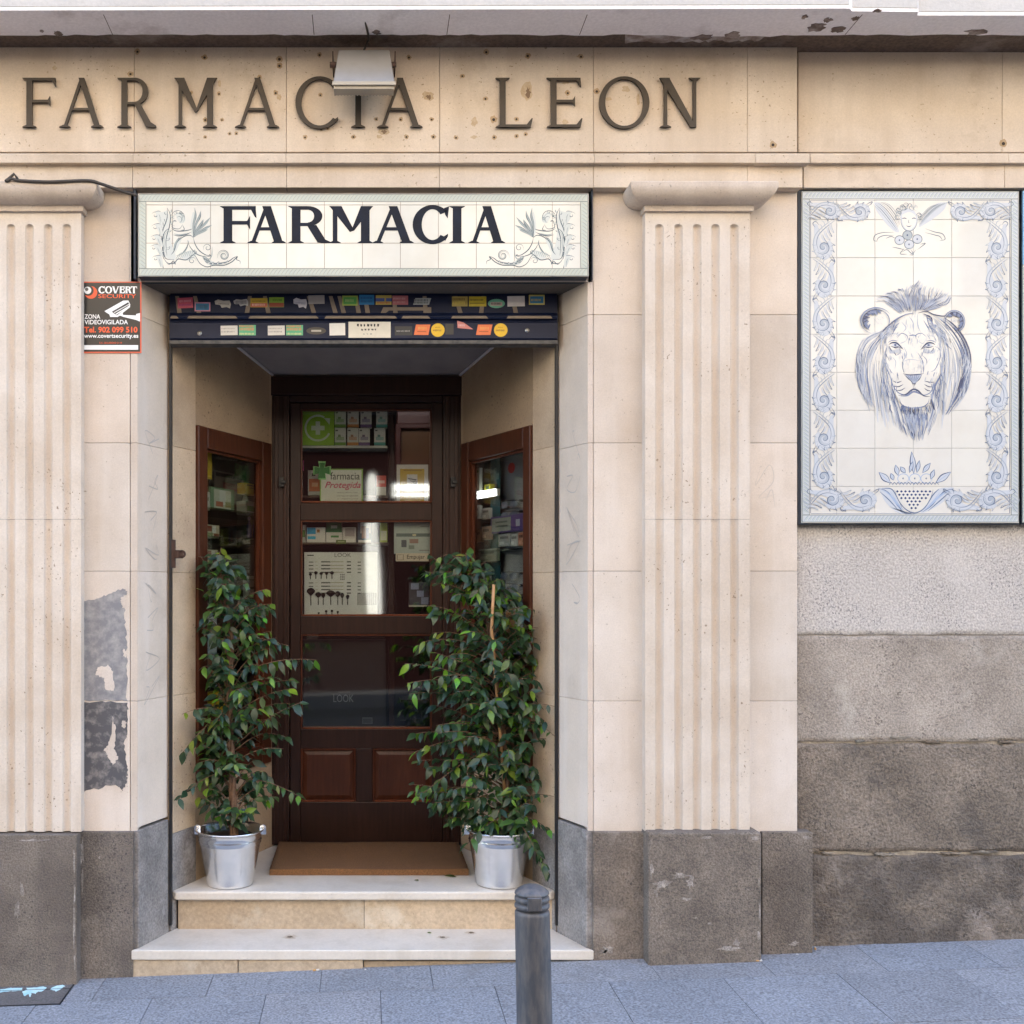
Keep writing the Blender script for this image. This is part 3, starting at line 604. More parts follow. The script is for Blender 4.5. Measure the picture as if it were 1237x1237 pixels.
# recess: splayed stone side walls with show windows, sloping ceiling, floor
def frame_M(o, d, n): return Matrix(((d[0], n[0], 0, o[0]), (d[1], n[1], 0, o[1]), (0, 0, 1, 0), (0, 0, 0, 1)))
LL = hypot(.389, .83); LR = hypot(.362, .83)
ML = frame_M((-.90, .22), (.389/LL, .83/LL), (-.83/LL, .389/LL)); MR = frame_M((.878, .22), (-.362/LR, .83/LR), (.83/LR, .362/LR))
def wu(px, side):
    r = (px-442)/1237
    if side < 0: t = (r*4.72+.90)/(.389-r*.83); return t*LL
    t = (.878-r*4.72)/(.362+r*.83); return t*LR
ZH = 2.418; ZB = .70; ZC = 3.05
FLO = .237
DC = .42     # depth of the show cases
for s, M, L, p0, p1 in ((-1, ML, LL, 236.5, 325.5), (1, MR, LR, 643.5, 559.5)):
    u0, u1 = wu(p0, s), wu(p1, s); g = MB()
    zz = [ZC, zj[2]+.02, zj[3]+.0, zj[4]-.0, .50]
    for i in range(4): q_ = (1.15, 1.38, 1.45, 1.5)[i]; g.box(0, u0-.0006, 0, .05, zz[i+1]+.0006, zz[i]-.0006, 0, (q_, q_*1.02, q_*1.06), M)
    g.box(u0+.0006, u1, 0, .05, ZH, ZC, 0, (.82, .80, .78), M); g.box(u0+.0006, u1, 0, .05, FLO-.1, ZB, 0, (1.05, 1.05, 1.05), M); g.box(u1, L+.06, 0, .05, FLO-.1, ZC, 0, (1, 1, 1), M)  # paler strip stone; tints darker towards the top paint in the recess shade
    g.box(0, u0-.0006, -.002, .05, -.1, .4988, 1, (1, 1, 1), M)
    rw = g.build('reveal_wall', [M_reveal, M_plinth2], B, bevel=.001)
    # show window: wooden frame, glass, case behind it
    g = MB(); fw = .075; y0, y1 = -.016, .045
    us = wu(248, s) if s < 0 else wu(634.5, s); ue = wu(315, s) if s < 0 else wu(568, s)
    g.box(u0+.001, us, y0, y1, ZB, ZH-.001, 0, (1, 1, 1), M); g.box(ue, u1-.001, y0, y1, ZB, ZH-.001, 0, (1, 1, 1), M)
    g.box(us+.0005, ue-.0005, y0+.002, y1, ZH-.105, ZH-.001, 0, (.9, .9, .9), M); g.box(us+.0005, ue-.0005, y0+.002, y1, ZB, ZB+.1, 0, (.9, .9, .9), M)
    fr = g.build('show_window', M_wood2, B, bevel=.006, seg=2)
    g = MB()
    for a, b, c, d in ((us, us+.012, ZB+.1, ZH-.105), (ue-.012, ue, ZB+.1, ZH-.105), (us+.0125, ue-.0125, ZH-.117, ZH-.1055), (us+.0125, ue-.0125, ZB+.1005, ZB+.112)): g.box(a, b, .004, .022, c, d, 0, (1.3, 1.2, 1.1), M)
    g.build('glazing_bead', M_wood2, fr)
    g = MB(); g.box(us-.01, ue+.01, .024, .028, ZB+.09, ZH-.095, 0, (1, 1, 1), M); g.build('pane', M_glass, fr)
    g = MB(); cw = DC
    g.box(u0, u0+.01, .05, cw, ZB-.02, ZH+.02, 0, (1, 1, 1), M); g.box(u1+.34, u1+.35, .05, cw, ZB-.02, ZH+.02, 0, (1, 1, 1), M); g.box(u1, u1+.35, .05, .06, ZB-.02, ZH+.02, 0, (1, 1, 1), M)
    g.box(u0, u1+.35, cw, cw+.02, ZB-.02, ZH+.02, 0, (1.6, 1.6, 1.6) if s > 0 else (.9, .9, .9), M); g.box(u0+.01, u1+.34, .05, cw, ZH, ZH+.02, 0, (1, 1, 1), M); g.box(u0+.01, u1+.34, .05, cw, ZB-.02, ZB, 0, (1, 1, 1), M)
    g.build('case', M_shop, fr)
    g = MB()
    for zs_ in ((2.035, 1.89, 1.68, 1.30) if s < 0 else (1.83, 1.60, 1.25)): g.box(u0+.03, u1+.30, .065, cw-.03, zs_, zs_+.008, 0, (1, 1, 1), M)
    g.build('shelf', glassmat('glass_shelf', .25, (.75, .85, .78)) if s < 0 else bpy.data.materials['glass_shelf'], fr)
g = MB()
zc0, zc1 = EYE+1.385, EYE+1.163
vs = [(-1.02, .21, zc0), (.99, .21, zc0), (.62, 1.13, zc1), (-.62, 1.13, zc1)]
g.add(vs+[(x, y, z+.04) for x, y, z in vs], [(0, 1, 2, 3), (7, 6, 5, 4), (0, 4, 5, 1), (1, 5, 6, 2), (2, 6, 7, 3), (3, 7, 4, 0)])
g.box(-1.5, 1.5, .26, 4, 3.1, 3.12, 0); g.build('recess_ceiling', M_ceil, B)
for A_, B_ in (((-.894, .225), (-.505, 1.05)), ((.872, .225), (.51, 1.05))):
    g = MB(); g.tube([(A_[0], A_[1], zc0-.012), (B_[0], B_[1], zc1+.012)], .007, 6); g.build('ceiling_bead', M_soffit, B)
# shop interior
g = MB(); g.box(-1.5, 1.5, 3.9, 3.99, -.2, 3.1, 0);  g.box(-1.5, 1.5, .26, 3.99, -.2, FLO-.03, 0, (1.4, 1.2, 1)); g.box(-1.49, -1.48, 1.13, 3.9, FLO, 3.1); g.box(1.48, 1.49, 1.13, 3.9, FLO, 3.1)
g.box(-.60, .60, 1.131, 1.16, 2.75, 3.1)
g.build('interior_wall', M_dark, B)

# door
YD = 1.05
g = MB(); y1 = YD+.11
g.pbox(328, 349.5, 478, 1021, YD, y1); g.pbox(535.5, 557, 478, 1021, YD, y1); g.pbox(326, 559, 454.5, 477.5, YD-.006, y1)
g.pbox(350, 535, 478, 486, YD+.014, y1, 0, (.8, .8, .8))
for a, b in ((331, 336), (342, 346), (539, 543), (549, 554)): g.pbox(a, b, 478.5, 1020, YD-.008, YD-.0005, 0, (1.15, 1.1, 1.1))
dfr = g.build('door_frame', M_wood, B, bevel=.004, seg=2)
YL = YD+.022; g = MB(); yl = YL+.045
g.pbox(350.5, 363, 487, 1020, YL, yl); g.pbox(522, 534.7, 487, 1020, YL, yl)
for c, d in ((487, 494), (607.5, 628.5), (744.5, 766), (881, 904), (969, 1020)): g.pbox(363.2, 521.8, c, d, YL+.001, yl)
g.pbox(430, 450, 904.2, 968.8, YL+.001, yl)
dl = g.build('door', M_wood, B, bevel=.003, seg=2)
g = MB()
for c, d in ((494.3, 607.2), (628.8, 744.2), (766.3, 880.7)): g.pbox(363.2, 521.8, c, d, YL+.024, YL+.029); g.build('pane', M_glass, dl); g = MB()
for a, b in ((363.2, 429.8), (450.2, 521.8)):
    X0, X1, Z0, Z1 = PX(a, YL), PX(b, YL), PZ(968.8, YL), PZ(904.2, YL); g = MB(); yy = YL+.018; q = .035
    g.add([(X0, yy, Z0), (X1, yy, Z0), (X1, yy, Z1), (X0, yy, Z1), (X0+q, yy-.012, Z0+q), (X1-q, yy-.012, Z0+q), (X1-q, yy-.012, Z1-q), (X0+q, yy-.012, Z1-q)],
          [(0, 1, 5, 4), (1, 2, 6, 5), (2, 3, 7, 6), (3, 0, 4, 7), (4, 5, 6, 7)]); g.build('raised_panel', M_wood2, dl)
g = MB()
for c, d in ((494.3, 607.2), (628.8, 744.2), (766.3, 880.7), (904.3, 968.7)):
    for a, b in (((363.3, 521.7),) if c < 900 else ((363.3, 429.7), (450.3, 521.7))):
        X0, X1, Z0, Z1 = PX(a, YL), PX(b, YL), PZ(d, YL), PZ(c, YL); w = .009
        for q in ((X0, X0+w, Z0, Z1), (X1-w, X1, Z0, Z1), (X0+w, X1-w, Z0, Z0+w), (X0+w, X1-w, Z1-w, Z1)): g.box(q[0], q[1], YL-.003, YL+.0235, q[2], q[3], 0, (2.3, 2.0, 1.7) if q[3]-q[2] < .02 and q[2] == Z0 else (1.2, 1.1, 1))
g.build('glazing_bead', M_wood2, dl, bevel=.002)
for x in (340, 547.5):
    g = MB(); g.pbox(x-3, x+3, 576, 588, YD-.03, YD-.009); g.pbox(x-1, x+5, 580, 584, YD-.038, YD-.0305); g.build('bolt', M_black, dfr, bevel=.002)

# steps
st = thing('doorstep', 'two pale marble steps rising from the pavement into the doorway', 'steps', (0, 0, GZ(0)))
ZT = .054
g = MB(); n = 24; front = [(PX(158, -.03)+(PX(718, -.03)-PX(158, -.03))*i/n, -.03+(random.uniform(0, .0012))) for i in range(n+1)]
g.prismz(front+[(.975, .0), (.876, .222), (.872, .27), (-.90, .27), (-.905, .222), (-1.0, .0)], ZT-.045, ZT); g.build('tread', M_marble, st, bevel=.006, seg=3)
g = MB(); poly = [(PX(212, .215), .215), (PX(666, .215), .215), (.876, .235), (.50, 1.10), (-.50, 1.10), (-.895, .235)]
g.prismz(poly, FLO-.040, FLO); g.build('tread', M_marble, st, bevel=.008, seg=3)
g = MB(); g.box(PX(215, .25), PX(440, .25)-.001, .25, .30, ZT-.02, FLO-.0405, 0, rt()); g.box(PX(440, .25)+.001, PX(668, .25), .25, .30, ZT-.02, FLO-.0405, 0, (1.12, 1.12, 1.12))
g.box(-.95, .95, .301, 1.1, -.2, FLO-.041); g.build('riser', M_riser, st, bevel=.002)
g = MB()
for a, b in ((154.5, 287), (288, 438.5)): g.box(PX(a, -.02), PX(b, -.02), -.02, .24, -.3, ZT-.0455, 0, rt())
g.box(PX(439.5, -.008), PX(718, -.008), -.008, .24, -.3, ZT-.0560, 0, (.8, .78, .76)); g.build('riser', M_riser, st, bevel=.003)

# ================================================================== bronze letters on the frieze
fl = thing('bronze_lettering', 'dark bronze serif letters spelling FARMACIA LEON on the upper stone band', 'lettering', (PX(0, YF), YF, PZ(154, YF)))
for ch, a, b in (('F', 27.5, 67.5), ('A', 72, 126.5), ('R', 142, 187), ('M', 211, 262.5), ('A', 284, 338.5), ('C', 357, 411), ('I', 424.5, 441), ('A', 455.5, 511.5), ('L', 598.5, 641), ('E', 660, 701), ('O', 723.5, 784), ('N', 796.5, 845.5)):
    g = MB(); letter_mb(g, ch, a, b, 154.5, 95, YF-.006, .010, .118, .055, .085, .030)
    g.build('letter', M_bronze, fl)
# rust stained drill holes and stone scars in the frieze
def disc(g, px, py, r, y, m=0, t=(1, 1, 1), sx=1, sy=1, n=14, jag=.0):
    k = K(y); c = P(px, py, y); vs = [c]+[c+Vector((r*k*sx*cos(2*pi*i/n)*random.uniform(1-jag, 1+jag), 0, r*k*sy*sin(2*pi*i/n)*random.uniform(1-jag, 1+jag))) for i in range(n)]
    g.add(vs, [(0, i+1, (i+1) % n+1) for i in range(n)], m, t)
MH = [paint('hole_dark', (.035, .025, .02), .9), paint('hole_rust', (.36, .24, .13), .9, var=.6, scale=60, col2=(.46, .35, .23))]
for x, y, r in ((166, 62, 1.6), (157.5, 89, 1.6), (247, 69, 1.7), (337.5, 71, 2), (337.5, 79, 1.7), (313.5, 93, 1.3), (230, 112, 1.4), (264.5, 113, 1.3), (247.8, 144.5, 1.3), (268, 144.5, 1.2), (277.5, 161, 1.1), (285.5, 161, 1.1), (247.8, 165.3, 1.1), (386, 66, 1.4), (387, 114.5, 1.2), (368.5, 165.5, 1.3), (333, 112, 1.5), (494, 69, 1.4), (587.5, 62.5, 1.6), (637.5, 67, 1.7), (558.5, 91.5, 1.3), (586.5, 119, 1.4), (454.5, 143.5, 1.3), (484, 144, 1.3), (521.5, 144, 1.3), (596.5, 144, 2), (624, 143.5, 1.4), (427, 165, 1.4), (491, 165, 1.3), (523.5, 165, 1.5), (551, 166, 1.3), (597, 165.5, 1.4), (624, 164, 1.2), (635, 162, 1.2), (721, 110, 1.7), (686, 112, 1.5), (396, 155, 1), (388, 156, 1), (934, 174.5, 2), (1212.5, 173, 2.3), (702, 68, 1.5)):
    g = MB(); disc(g, x, y, r*2.1, YF-.0004 if x < 963 else YR-.0004, 1, jag=.25); disc(g, x, y+.3, r*.9, YF-.0009 if x < 963 else YR-.0009, 0); g.build('drill_hole', MH, B)
MS = [paint('scar_ochre', (.43, .31, .19), .9, var=.8, scale=70, col2=(.52, .42, .30)), paint('scar_deep', (.20, .13, .08), .9)]
for x, y, r, sx, sy in ((517, 116, 7, 1, .9), (637, 110, 7, .9, 1.7), (463, 158, 7, 1, .7), (573, 147, 4.5, .8, 1.2), (683, 147, 4, 1, .8), (756, 107, 4.5, 1, 1), (735, 119, 3.5, 1.2, .7), (771, 120, 4, .5, 2), (458, 165, 3, 1.2, .8), (683, 99, 4, 1, .6), (573, 165, 3, 1.3, .7), (337, 117, 3.5, .9, 1.1), (265, 101, 3, .6, 1.6), (700, 68, 3, 1.4, .5), (66, 82, 2.3, 1.2, 1.2)):
    g = MB(); disc(g, x, y, r, YF-.0002, 0, sx=sx, sy=sy, jag=.35)
    if r > 5: disc(g, x+1, y+1, r*.45, YF-.0006, 1, sx=sx, sy=sy, jag=.5)
    g.build('stone_scar', MS, B)

# ================================================================== tile sign FARMACIA
YS = -.062
ts = thing('farmacia_tile_sign', 'long cream glazed tile sign reading FARMACIA between two seated cherubs above the door', 'sign', (PX(438), YS, PZ(338)))
g = MB(); g.box(PX(166.5, YS), PX(711.5, YS), YS+.006, -.0005, PZ(334, YS), PZ(233.5, YS)); g.box(PX(163.5, 0), PX(166.4, 0), -.035, -.0006, PZ(340), PZ(232)); g.box(PX(712.2, 0)+.003, PX(713.8, 0)+.003, -.03, -.0006, PZ(340), PZ(231)); g.box(PX(163.5), PX(714), -.03, -.0004, PZ(231.5), PZ(227.6))  # dark strip along the top stands in for the architrave's shadow line
g.build('backing_board', M_edge_shade, ts, bevel=.002)
def tilegrid(xs, ys, y, th, mat, parent, a, b, c, d, name='tile_field', gap=.62, grout=M_grout):
    g = MB()
    for i in range(len(xs)-1):
        for j in range(len(ys)-1):
            t = random.uniform(.965, 1.02); e = random.uniform(-.0001, .0001)
            g.box(PX(xs[i]+gap/2, y), PX(xs[i+1]-gap/2, y), y+e, y+th, PZ(ys[j+1]-gap/2, y), PZ(ys[j]+gap/2, y), 0, (t, t, t*random.uniform(.985, 1.01)))
    g.box(PX(a+.3, y), PX(b-.3, y), y+.0014, y+th-.0002, PZ(d-.3, y), PZ(c+.3, y), 1)
    return g.build(name, [mat, grout], parent, bevel=.0004)
xs = [166.5, 208.3, 254.2, 300.1, 346, 391.9, 437.8, 483.7, 529.6, 575.5, 621.4, 667.3, 711.5]
tf = tilegrid(xs, [233.5, 247.4, 293.6, 334], YS, .0055, M_tile, ts, 166.5, 711.5, 233.5, 334)
def rope(par, x0, x1, y0, y1, w, Y, base_m, line_m, step=4.6):
    """painted twisted-rope border: slanting strokes between two rules"""
    br = Brush(Y, lambda a, b: (a, b)); m = br
    for (a, b, c, d) in ((x0, x1, y0, y0+w), (x0, x1, y1-w, y1), (x0, x0+w, y0+w+.3, y1-w-.3), (x1-w, x1, y0+w+.3, y1-w-.3)):
        br.fill([(a, c), (b, c), (b, d), (a, d)], 0, smooth=False)
        if b-a > d-c:
            n = int((b-a)/step)
            for i in range(n):
                q = a+2+i*step; br.stroke([(q, d-.9), (q+1.2, (c+d)/2+.8), (q+4, c+1.6), (q+5.4, c+1.0)], .75, 1, True, n=3); br.stroke([(q+1.8, d-.9), (q+3.0, (c+d)/2+.8), (q+5.4, c+1.6)], 1.3, 2, True, n=3)
        else:
            n = int((d-c)/step)
            for i in range(n):
                q = c+1+i*step; br.stroke([(a+1, q), (a+w*.4, q+1.4), (b-1.6, q+4.4), (b-1, q+5.4)], .75, 1, True, n=3); br.stroke([(a+1, q+1.8), (a+w*.4, q+3.2), (b-1.6, q+5.6)], 1.3, 2, True, n=3)
        for (p, q) in (((a, c), (b, c)), ((a, d), (b, d)), ((a, c), (a, d)), ((b, c), (b, d))):
            br.stroke([p, q], .7, 3, False, smooth=False, w1=.7)
    return br.mb.build('rope_border', [base_m, line_m, paint('rope_shade', (.42, .48, .44), .25), paint('rope_rule', (.16, .19, .18), .3)], par)
rope(tf, 167.6, 710.2, 234.6, 332.8, 8.6, YS, M_rope, paint('rope_line', (.27, .31, .28), .3))
g = MB(); YT = YS-.0006
for ch, a, b in (('F', 265.5, 309), ('A', 298.5, 346.5), ('R', 348, 398), ('M', 397.5, 451), ('A', 449.5, 501), ('C', 498.5, 543), ('I', 544.5, 560), ('A', 565.5, 611.5)):
    g = MB(); letter_mb(g, ch, a, b, 293.6, 248.8, YT, .0004, .235, .10, .10, .04); g.build('painted_letter', M_ink, tf)
# cherubs among acanthus
def cherub(fx):
    br = Brush(YS+.0001, fx); s = lambda p_, w_, t_, *a_, **k_: br.stroke(p_, w_*1.5, min(3, t_+(1 if w_ >= .8 and t_ == 2 and random.random() < .5 else 0)), *a_, **k_)
    W1, W2 = 1.0, 1.5
    for f in ([(330, 380), (270, 440), (250, 560), (270, 700), (380, 760), (400, 690), (350, 560)], [(300, 180), (330, 260), (310, 400), (250, 520), (240, 380), (170, 240)],
              [(600, 500), (570, 380), (600, 200), (640, 260), (680, 240), (640, 400)], [(380, 560), (470, 500), (430, 600), (380, 680)], [(450, 720), (560, 640), (640, 680), (560, 760)],
              [(720, 700), (860, 780), (1000, 770), (900, 800), (760, 800)], [(400, 230), (440, 200), (500, 240), (510, 300), (470, 330), (430, 300)]): br.fill(f, 0)
    br.arc(425, 265, 78, 82, -200, 40, .7, 2); br.arc(430, 275, 50, 60, -170, 60, .55, 1); br.arc(440, 285, 30, 35, -150, 90, .6, 2)
    for k in range(16):
        a = random.uniform(-200, 30); x = 430+60*cos(radians(a)); y = 265+62*sin(radians(a)); br.spiral(x, y, 17, random.uniform(0, 360), .8, 1, .5, random.choice((1, 2)))
    s([(350, 300), (345, 325), (360, 345), (362, 375), (400, 392), (450, 388), (480, 340)], .6, 2); s([(365, 308), (390, 300), (410, 308)], .8, 3); s([(372, 352), (390, 358)], .6, 3)
    s([(335, 378), (275, 430), (250, 530), (255, 650), (290, 735), (380, 745)], .8, 2); s([(320, 400), (275, 470), (270, 600), (300, 690)], .5, 1)
    s([(350, 385), (400, 415), (480, 418), (560, 405), (590, 392)], .8, 2); s([(372, 462), (440, 475), (520, 458), (580, 430)], .8, 2); s([(380, 450), (450, 462), (540, 442)], .9, 1)
    s([(480, 350), (500, 400), (460, 410)], .6, 2); s([(470, 480), (420, 530), (385, 640), (350, 690)], .8, 2); s([(440, 490), (400, 560), (375, 640)], 1.4, 1)
    s([(400, 580), (440, 520), (510, 475), (570, 468), (610, 500)], .8, 2); s([(410, 700), (470, 680), (520, 620), (545, 560), (540, 520)], .8, 2); s([(430, 700), (500, 660), (540, 600)], .7, 1)
    s([(605, 500), (625, 570), (670, 640), (740, 690), (790, 700)], .8, 2); s([(550, 565), (580, 620), (640, 680), (700, 705), (760, 712)], .8, 2); s([(760, 712), (800, 700), (785, 685)], .8, 3)
    s([(250, 700), (300, 780), (380, 790), (430, 740), (520, 750), (590, 700), (640, 660), (600, 640)], .8, 2)
    for k in range(9): s([(400+k*26, 745-k*6), (430+k*24, 700-k*8), (470+k*18, 660-k*2)], .55, 1)
    s([(370, 740), (400, 800), (370, 770), (330, 800), (300, 790)], .7, 3)
    for pts, sd in (([(280, 720), (245, 560), (250, 420), (300, 280), (305, 150)], -1), ([(300, 700), (290, 520), (330, 360), (340, 240), (310, 160)], 1)): s(pts, .8, 2); br.acanthus(pts, sd, 46, .55)
    for cx, cy, r, d in ((165, 235, 42, 1), (160, 375, 38, 1), (148, 500, 34, 1), (145, 610, 34, 1), (165, 735, 34, 1)):
        br.spiral(cx, cy, r, 200, 1.1, d, .7, 2); s([(cx-5, cy-r), (cx+60, cy-r+5), (250, cy+70), (262, cy+130)], .8, 2); s([(cx+5, cy-r+18), (cx+50, cy-r+26), (235, cy+80)], .6, 1); s([(cx+15, cy-r+32), (cx+50, cy-r+44), (225, cy+100)], .5, 1)
        br.fill([(cx, cy-r), (cx+70, cy-r+10), (255, cy+90), (225, cy+90), (cx+20, cy-r+40)], 0)
    for a, b, c in (((600, 350), (620, 150), 1), ((625, 350), (690, 185), 1), ((640, 400), (720, 285), 1), ((650, 420), (800, 260), 0), ((650, 440), (815, 350), 0), ((640, 460), (770, 400), 0)):
        m = ((a[0]+b[0])/2+12, (a[1]+b[1])/2-18); s([(605, 490), a, m, b], .8, 2); s([(615, 490), (a[0]+12, a[1]), (m[0]+14, m[1]+12), b], .7, 2 if c else 1); s([(612, 480), (a[0]+6, a[1]), (m[0]+4, m[1]+6), b], 1.1, 1)
    br.spiral(955, 700, 76, 160, 1.7, 1, .8, 2); br.spiral(955, 700, 60, 180, 1.4, 1, .9, 1); br.spiral(768, 610, 52, 150, 1.4, 1, .7, 2); br.spiral(590, 760, 48, 0, 1.3, -1, .7, 2)
    s([(820, 600), (815, 700), (780, 740), (730, 700)], .8, 1); s([(560, 700), (620, 700), (680, 790), (760, 830), (840, 812), (960, 810), (1050, 770), (1110, 712), (1100, 745), (1140, 765), (1142, 800)], .8, 2)
    s([(700, 700), (760, 780), (880, 790), (1000, 770), (1060, 730), (1110, 705)], .8, 2); s([(720, 730), (800, 800), (900, 800), (1010, 785)], .7, 1)
    br.acanthus([(700, 730), (770, 800), (860, 805), (960, 800), (1040, 770)], -1, 40, .55)
    for k in range(7): s([(700+k*14, 700+k*6), (740+k*10, 750+k*4), (790+k*6, 780)], .6, 2 if k % 2 else 1)
    return br.mb.build('painted_cherub', GREYS, tf)
cherub(lambda a, b: (170+a*.1051, 235+b*.1051)); cherub(lambda a, b: (708-a*.1051, 235+b*.1051))

# ================================================================== lion tile panel
YL2 = -.004
lp = thing('lion_tile_panel', 'tall blue and white tile panel with a painted lion head inside a scroll border', 'tile panel', (PX(1100), YL2, PZ(633)))
g = MB(); g.box(PX(965.5, YL2), PX(1233, YL2), YL2+.010, YG-.003, PZ(633.5, YL2), PZ(228.5, YL2)); g.build('backing_board', M_edge_shade, lp, bevel=.001)
xs = [968.5, 1011, 1057.2, 1103.6, 1150.0, 1196.4, 1231.5]; ys = [230.5, 265, 311.2, 357.5, 403.6, 449.7, 495.6, 541.5, 587.6, 632]
lf = tilegrid(xs, ys, YL2, .0095, M_tile2, lp, 968.5, 1231.5, 230.5, 632, grout=paint('grout_bluish', (.40, .385, .36), .9))
rope(lf, 969.6, 1230.4, 231.6, 630.6, 8.4, YL2, paint('rope_tile_blue', (.50, .53, .54), .22), paint('rope_line_blue', (.24, .30, .38), .3))
YB = YL2-.0006
br = Brush(YL2, lambda a, b: (a, b))
br.stroke([(979.5, 242), (979.5, 620)], .7, 2, False, smooth=False, w1=.7); br.stroke([(1220, 242), (1220, 620)], .7, 2, False, smooth=False, w1=.7); br.stroke([(980, 241.6), (1220, 241.6)], .6, 2, False, smooth=False, w1=.6); br.stroke([(980, 620.6), (1220, 620.6)], .6, 2, False, smooth=False, w1=.6)
def scroll(cx, cy, ux, uy, L, Wd, flip):
    """one curl of the border; u = run direction, v = across"""
    vx, vy = -uy*flip, ux*flip
    T = lambda u, v: (cx+ux*u*L+vx*v*Wd, cy+uy*u*L+vy*v*Wd)
    s = lambda pts, w, t: br.stroke([T(*p) for p in pts], w, t, n=4)
    R = .30
    def sp(c, r, a0, turns, w, t, d=1):
        pts = []; n = int(14*turns)+2
        for k in range(n+1):
            u = k/n; rr = r*(1-.86*u**.9); a = radians(a0)+d*turns*2*pi*u; pts.append((c[0]+rr*cos(a)*Wd/L, c[1]+rr*sin(a)))
        br.stroke([T(*p) for p in pts], w, t, n=2)
    br.fill([T(*p) for p in ((-.5, -.42), (-.2, -.40), (.1, -.42), (.38, -.2), (.44, .1), (.3, .34), (.05, .36), (-.05, .2), (.1, .0), (-.15, -.2), (-.45, -.25))], 0)
    s([(-.62, .40), (-.45, .02), (-.22, -.34), (.05, -.44), (.30, -.34), (.44, -.05)], 1.3, 1); s([(-.60, .44), (-.40, .08), (-.18, -.26), (.06, -.36), (.26, -.28), (.38, -.02)], 1.6, 0)
    s([(-.58, .46), (-.42, .12), (-.20, -.22), (.02, -.30), (.22, -.22)], .8, 2)
    sp((.12, -.02), .34, -80, 1.45, 1.2, 2); sp((.12, -.02), .27, -60, 1.25, 1.6, 1); sp((.12, -.02), .20, -20, 1.0, 1.1, 1); br.fill([T(.12+.07*cos(a)*Wd/L, -.02+.07*sin(a)) for a in (0, 1.2, 2.4, 3.6, 4.9)], 1)
    for k in range(7):
        a = radians(-110+k*34); c, q = cos(a), sin(a); r0 = .33; r1 = .47+.05*random.random()
        s([(.12+r0*c*Wd/L, -.02+r0*q), (.12+(r0+r1)/2*cos(a+.16)*Wd/L, -.02+(r0+r1)/2*sin(a+.16)), (.12+r1*cos(a+.08)*Wd/L, -.02+r1*sin(a+.08)), (.12+r0*1.12*cos(a+.5)*Wd/L, -.02+r0*1.12*sin(a+.5))], .75, random.choice((1, 2, 2)))
        s([(.12+r0*.9*c*Wd/L, -.02+r0*.9*q), (.12+r0*1.1*cos(a+.2)*Wd/L, -.02+r0*1.1*sin(a+.2))], .9, 1)
    for k in range(4):
        u = -.52+k*.1; s([(u, .30-k*.12), (u+.14, .34-k*.10), (u+.26, .42-k*.08), (u+.2, .3-k*.1)], .8, 2 if k % 2 else 1); s([(u+.02, .18-k*.12), (u-.12, .1-k*.1), (u-.16, -.06-k*.06)], .8, 1)
        s([(u, .24-k*.12), (u+.12, .26-k*.10), (u+.2, .32-k*.08)], 2.0, 0)
    s([(.30, .30), (.42, .42), (.50, .46), (.46, .34), (.38, .26)], .9, 2); s([(-.46, -.2), (-.56, -.34), (-.50, -.46), (-.40, -.36)], .9, 2)
for k in range(7):
    cy = 289+k*46.2
    scroll(995.5, cy+4, 0, 1, 46, 29, 1 if k % 2 else -1); scroll(1204.5, cy+4, 0, 1, 46, 29, -1 if k % 2 else 1)
for cx, f in ((998, 1), (1034, -1)): scroll(cx, 255, 1, 0, 40, 25, f); scroll(2200-cx, 255, -1, 0, 40, 25, -f)
for cx, f in ((1000, 1), (1040, -1)): scroll(cx, 604, 1, 0, 44, 29, f); scroll(2202-cx, 604, -1, 0, 44, 29, -f)
br.mb.build('painted_scrolls', [paint('scroll_wash', (.48, .51, .55), .25), paint('scroll_mid', (.34, .385, .44), .25), paint('scroll_line', (.14, .18, .255), .25), M_blue3], lf)
# cherub mask with fruit swag at the top
fx = lambda a, b: (1040+a*.1593, 225+b*.1593)
br = Brush(YL2, fx); s = br.stroke
br.fill([(100, 120), (160, 140), (290, 330), (240, 330), (130, 200)], 0); br.fill([(660, 120), (560, 140), (440, 300), (500, 280), (620, 190)], 0)
br.fill([(300, 220), (330, 170), (400, 180), (430, 240), (420, 300), (365, 340), (315, 300)], 0)
br.fill([(315, 215), (370, 195), (415, 225), (412, 290), (366, 330), (322, 290)], 4)
for k in range(7):
    s([(95+k*12, 135-k*3), (150+k*12, 190-k*8), (215+k*10, 270-k*10), (270+k*5, 340-k*10)], .8, 2 if k % 2 else 1); s([(665-k*14, 120+k*2), (590-k*12, 160), (520-k*10, 220), (450-k*3, 300-k*6)], .8, 2 if k % 3 else 1)
br.arc(367, 255, 62, 84, 0, 180, .9, 2); s([(308, 240), (306, 280)], .8, 2); s([(428, 240), (428, 280)], .8, 2)
for k in range(26):
    a = radians(random.uniform(-200, 20)); br.spiral(367+random.uniform(66, 100)*cos(a), 215+random.uniform(50, 75)*sin(a), 26, random.uniform(0, 360), .9, 1, .7, random.choice((1, 2)))
s([(312, 246), (332, 240), (350, 247)], 1.0, 3); s([(386, 247), (404, 240), (420, 246)], 1.0, 3); s([(366, 250), (362, 272), (372, 276)], .7, 2); s([(345, 298), (366, 304), (386, 297)], 1.0, 3)
for cx, cy in ((295, 408), (368, 440), (430, 400), (355, 370)):
    br.fill([(cx+34*cos(a), cy+32*sin(a)) for a in [i*.78 for i in range(8)]], 0 if cy != 370 else 1); br.arc(cx, cy, 36, 34, 0, 360, .9, 2, taper=False); br.arc(cx+5, cy+6, 26, 24, 0, 120, 1.3, 1); br.arc(cx, cy, 4, 4, 0, 360, 1.0, 3)
